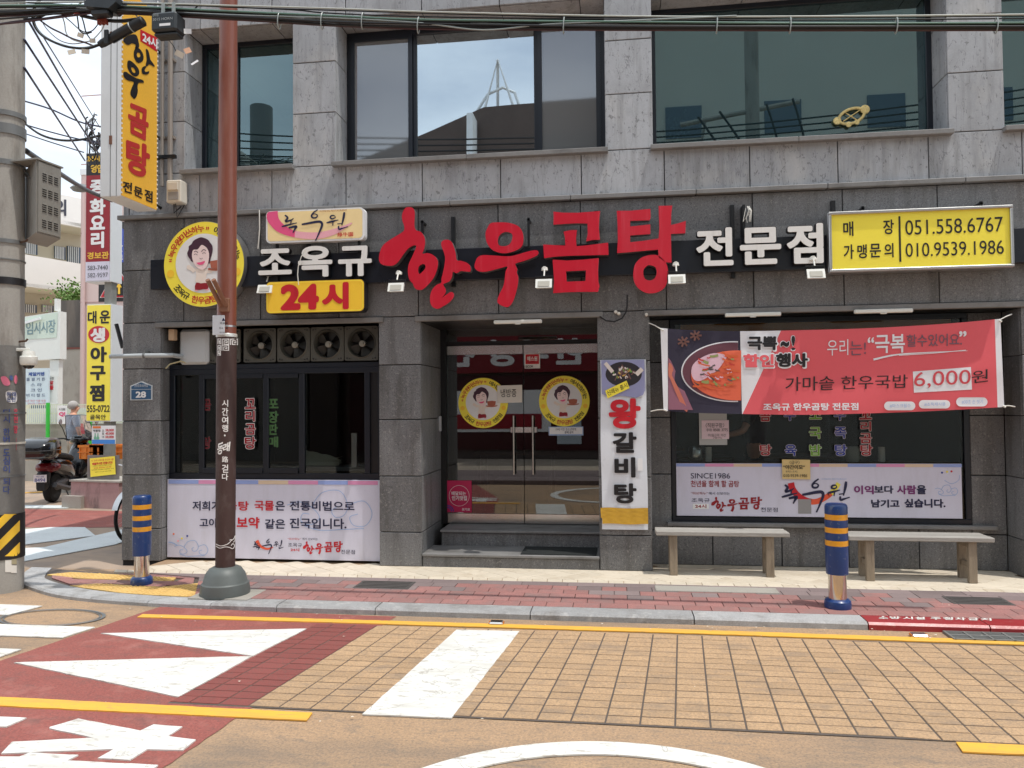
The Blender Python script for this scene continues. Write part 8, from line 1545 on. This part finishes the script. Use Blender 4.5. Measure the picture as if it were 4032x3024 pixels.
# kitchen things
for x, r_, h, lab in ((-4.75, .12, .34, 'tall steel pot inside the kitchen window, left of the brown pole'),):
    MB().lathe((x, .66, 1.10), [(0, 0), (r_, 0), (r_, h), (r_*.93, h), (r_*.93, .03), (0, .03)], 24).build('pot', m_steel, smooth=True, label=lab, cat='pot')
MB().box(-5.2, -2.7, .50, .85, 1.05, 1.098).build('kitchen_counter', m_grey, B)
p = P(1000, 840, 1, .62, 'z7'); mb = MB()
for k in range(4): mb.quads(lambda u, v: (p.x-.26+.5*u, .56+.03*k+.10*v, 1.11+.03*k+.09*math.sin(3*u+k)*v+.04*v), 8, 3)
mb.build('folded_cloth', flat('cloth_beige', (170, 164, 144), .9), smooth=True, label='crumpled beige cloth behind the right kitchen window', cat='cloth'); p = P(1200, 930, 1, .4, 'z7')
MB().box(p.x-.04, p.x+.03, .40, .44, 1.10, 1.50, .004).build('aluminium_strip', SIL, label='upright aluminium strip behind the right kitchen window', cat='metal strip')
for x, y, w_ in ((.9, 2.2, 1.1), (2.3, 2.4, 1.2), (-1.5, 3.2, 1.2), (.4, 4.2, 1.2)):
    r_ = root('dining_table', (x, y, .38), 'dark wooden dining table inside, ' + {.9: 'nearest the job notice', 2.3: 'behind the green window word', -1.5: 'behind the left glass door', .4: 'deep in the room'}[x], 'table', 'tables inside the restaurant'); MB().box(x-w_/2, x+w_/2, y-.35, y+.35, 1.08, 1.12, .01).build('table_top', m_intw, r_)
    for sx_ in (-1, 1):
        for sy_ in (-1, 1): MB().box(x+sx_*(w_/2-.08)-.025, x+sx_*(w_/2-.08)+.025, y+sy_*.28-.025, y+sy_*.28+.025, .38, 1.079).build('leg', m_black, r_)
# table and lamps upstairs
for x in (-2.4, -1.2): MB().box(x-.5, x+.5, 1.6, 2.4, 4.46, 5.1, .02).build('dining_table', m_intw, label='wooden table behind the middle upstairs window, %s' % ('left' if x < -2 else 'right'), cat='table', group='tables upstairs')
# ------------------------------------------------------------------ the other side of the street (seen only in the glass)
OP = root('brick_house_opposite', (-6, -16, 0), 'dark brick house across the street seen only in reflections', 'building')
mbk = mat('dark_brick', (.10, .075, .065, 1), .9, var=.2, vs=3, fine=.1)
MB().poly([[(-10, -15.5, 0), (0.2, -15.5, 0), (.2, -15.5, 11.6), (-4.2, -15.5, 11.5), (-6.9, -15.5, 10.5), (-10, -15.5, 9.4)]], (0, -6, 0)).build('wall', mbk, OP)
MB().box(-6.4, -2.2, -15.44, -15.42, .9, 2.3).build('poster', WH, OP); MB().box(-2.0, -1.2, -15.44, -15.42, .5, 2.6).build('poster', flat('poster_pale', (190, 200, 206), .5), OP); MB().box(-6.1, -2.5, -15.41, -15.40, 1.0, 1.5).build('poster', MAR, OP)
for k in range(3): MB().box(-8+2.9*k, -6.8+2.9*k, -15.56, -15.5, 6.2, 7.8).build('window', mgl, OP)
MB().box(-9, 0, -15.6, -15.3, 2.9, 4.2).build('shop_fascia', flat('fascia_red', (120, 16, 28), .5), OP); MB().box(-8.8, -.2, -15.52, -15.45, .3, 2.8).build('shop_window', flat('shop_dark_red', (64, 12, 18), .4), OP); TQ(MB(), '한약방 건강원', lambda x, y: (x, -15.29, y), (-1, 4.0), (-8, 4.0), (-8, 3.1), (-1, 3.1), .04).build('lettering', WH, OP)
MB().tube([(-4.2, -15.6, 11.4), (-3.75, -15.6, 13.1), (-3.2, -15.6, 11.4)], .05).tube([(-3.9, -16.6, 11.4), (-3.75, -15.6, 13.1)], .05).tube([(-4.5, -15.7, 11.4), (-4.1, -15.7, 12.0), (-3.6, -15.7, 12.2), (-3.2, -15.7, 12.0), (-3.0, -15.7, 11.4)], .05).build('roof_frame', WBX, OP)
MB().box(-4.6, -4.4, -15.4, -14.6, 8.0, 11.0).build('blade_sign', WBX, OP)
O2 = root('white_block_opposite', (8, -18, 0), 'white apartment block across the street seen only in reflections', 'building'); MB().box(.6, 16, -22, -15.4, 0, 18).build('wall', flat('block_white', (206, 206, 198), .8, var=.08, vs=.5), O2)
for zz in (3.4, 8.6, 14.2):
    MB().box(.5, 16.1, -15.4, -15.25, zz, zz+.5).build('floor_band', flat('band_dark', (46, 46, 50), .7), O2)
    for k in range(5): MB().box(1.6+3*k, 2.7+3*k, -15.42, -15.36, zz+1.5, zz+2.5).build('window', mgl, O2)
O3 = root('grey_house_opposite', (-14, -17, 0), 'grey gabled house across the street seen only in reflections', 'building'); MB().poly([[(-22, -16, 0), (-10.3, -16, 0), (-10.3, -16, 7), (-14, -16, 11.5), (-22, -16, 13)]], (0, -7, 0)).build('wall', flat('house_grey', (150, 146, 140), .8, var=.1, vs=.5), O3); MB().tube([(-12.6, -17, 7), (-12.6, -17, 12.6)], .4, 14).build('chimney', m_grey, O3, smooth=True)
for i, (x0, z0, x1, z1, sg_) in enumerate(((2.0, 8.7, 3.2, 5.2, .6), (2.5, 8.8, 3.3, 5.0, .9), (3.6, 8.9, 3.35, 5.4, .7), (4.2, 9.0, 3.4, 4.6, 1.1))):
    MB().tube([(x0+(x1-x0)*t+sg_*.6*math.sin(math.pi*t), -9.8, z0+(z1-z0)*t) for t in [k/12 for k in range(13)]], .03, 6).build('service_cable', CK, smooth=True, label='service cable looping down the opposite pole, number %s from the left' % 'one two three four'.split()[i], cat='cable', group='service cables on the opposite pole')
for i in range(5): MB().tube([(-14+28*t, -9.9+.1*i, 8.6+.22*i-1.2*4*t*(1-t)*(.6+.1*i)) for t in [k/16 for k in range(17)]], .02, 5).build('overhead_cable', CK, smooth=True, label='cable along the far side of the street seen in the glass, %s' % 'lowest,second,third,fourth,highest'.split(',')[i], cat='cable', group='cables along the far side')
for x, lab in ((460, 'left white disc in place of a ceiling light in the big upstairs window'), (693, 'right white disc in place of a ceiling light in the big upstairs window')):
    p = P(x, 765, 1, .6, 'zw'); MB().lathe((p.x, .6, 4.66), [(0, 0), (.05, .008), (.06, .02), (0, .012)], 16).tube([(p.x, .6, 4.5), (p.x, .6, 4.66)], .008).build('ceiling_light_disc', WH, smooth=True, label=lab, cat='ceiling_light_disc', group='white discs in place of the upstairs ceiling lights')  # plain white discs added in place of the ceiling lights, no tableware
MB().tube([(3.3, -10, 0), (3.3, -10, 11)], .17, 16).tube([(1.6, -10, 8.6), (4.4, -10, 9.0)], .06).tube([(2.2, -10, 8.7), (1.7, -10, 6)], .03).build('utility_pole', m_pole, smooth=True, label='utility pole across the street seen only in reflections', cat='utility pole')
bpy.data.scenes.remove(TSC)
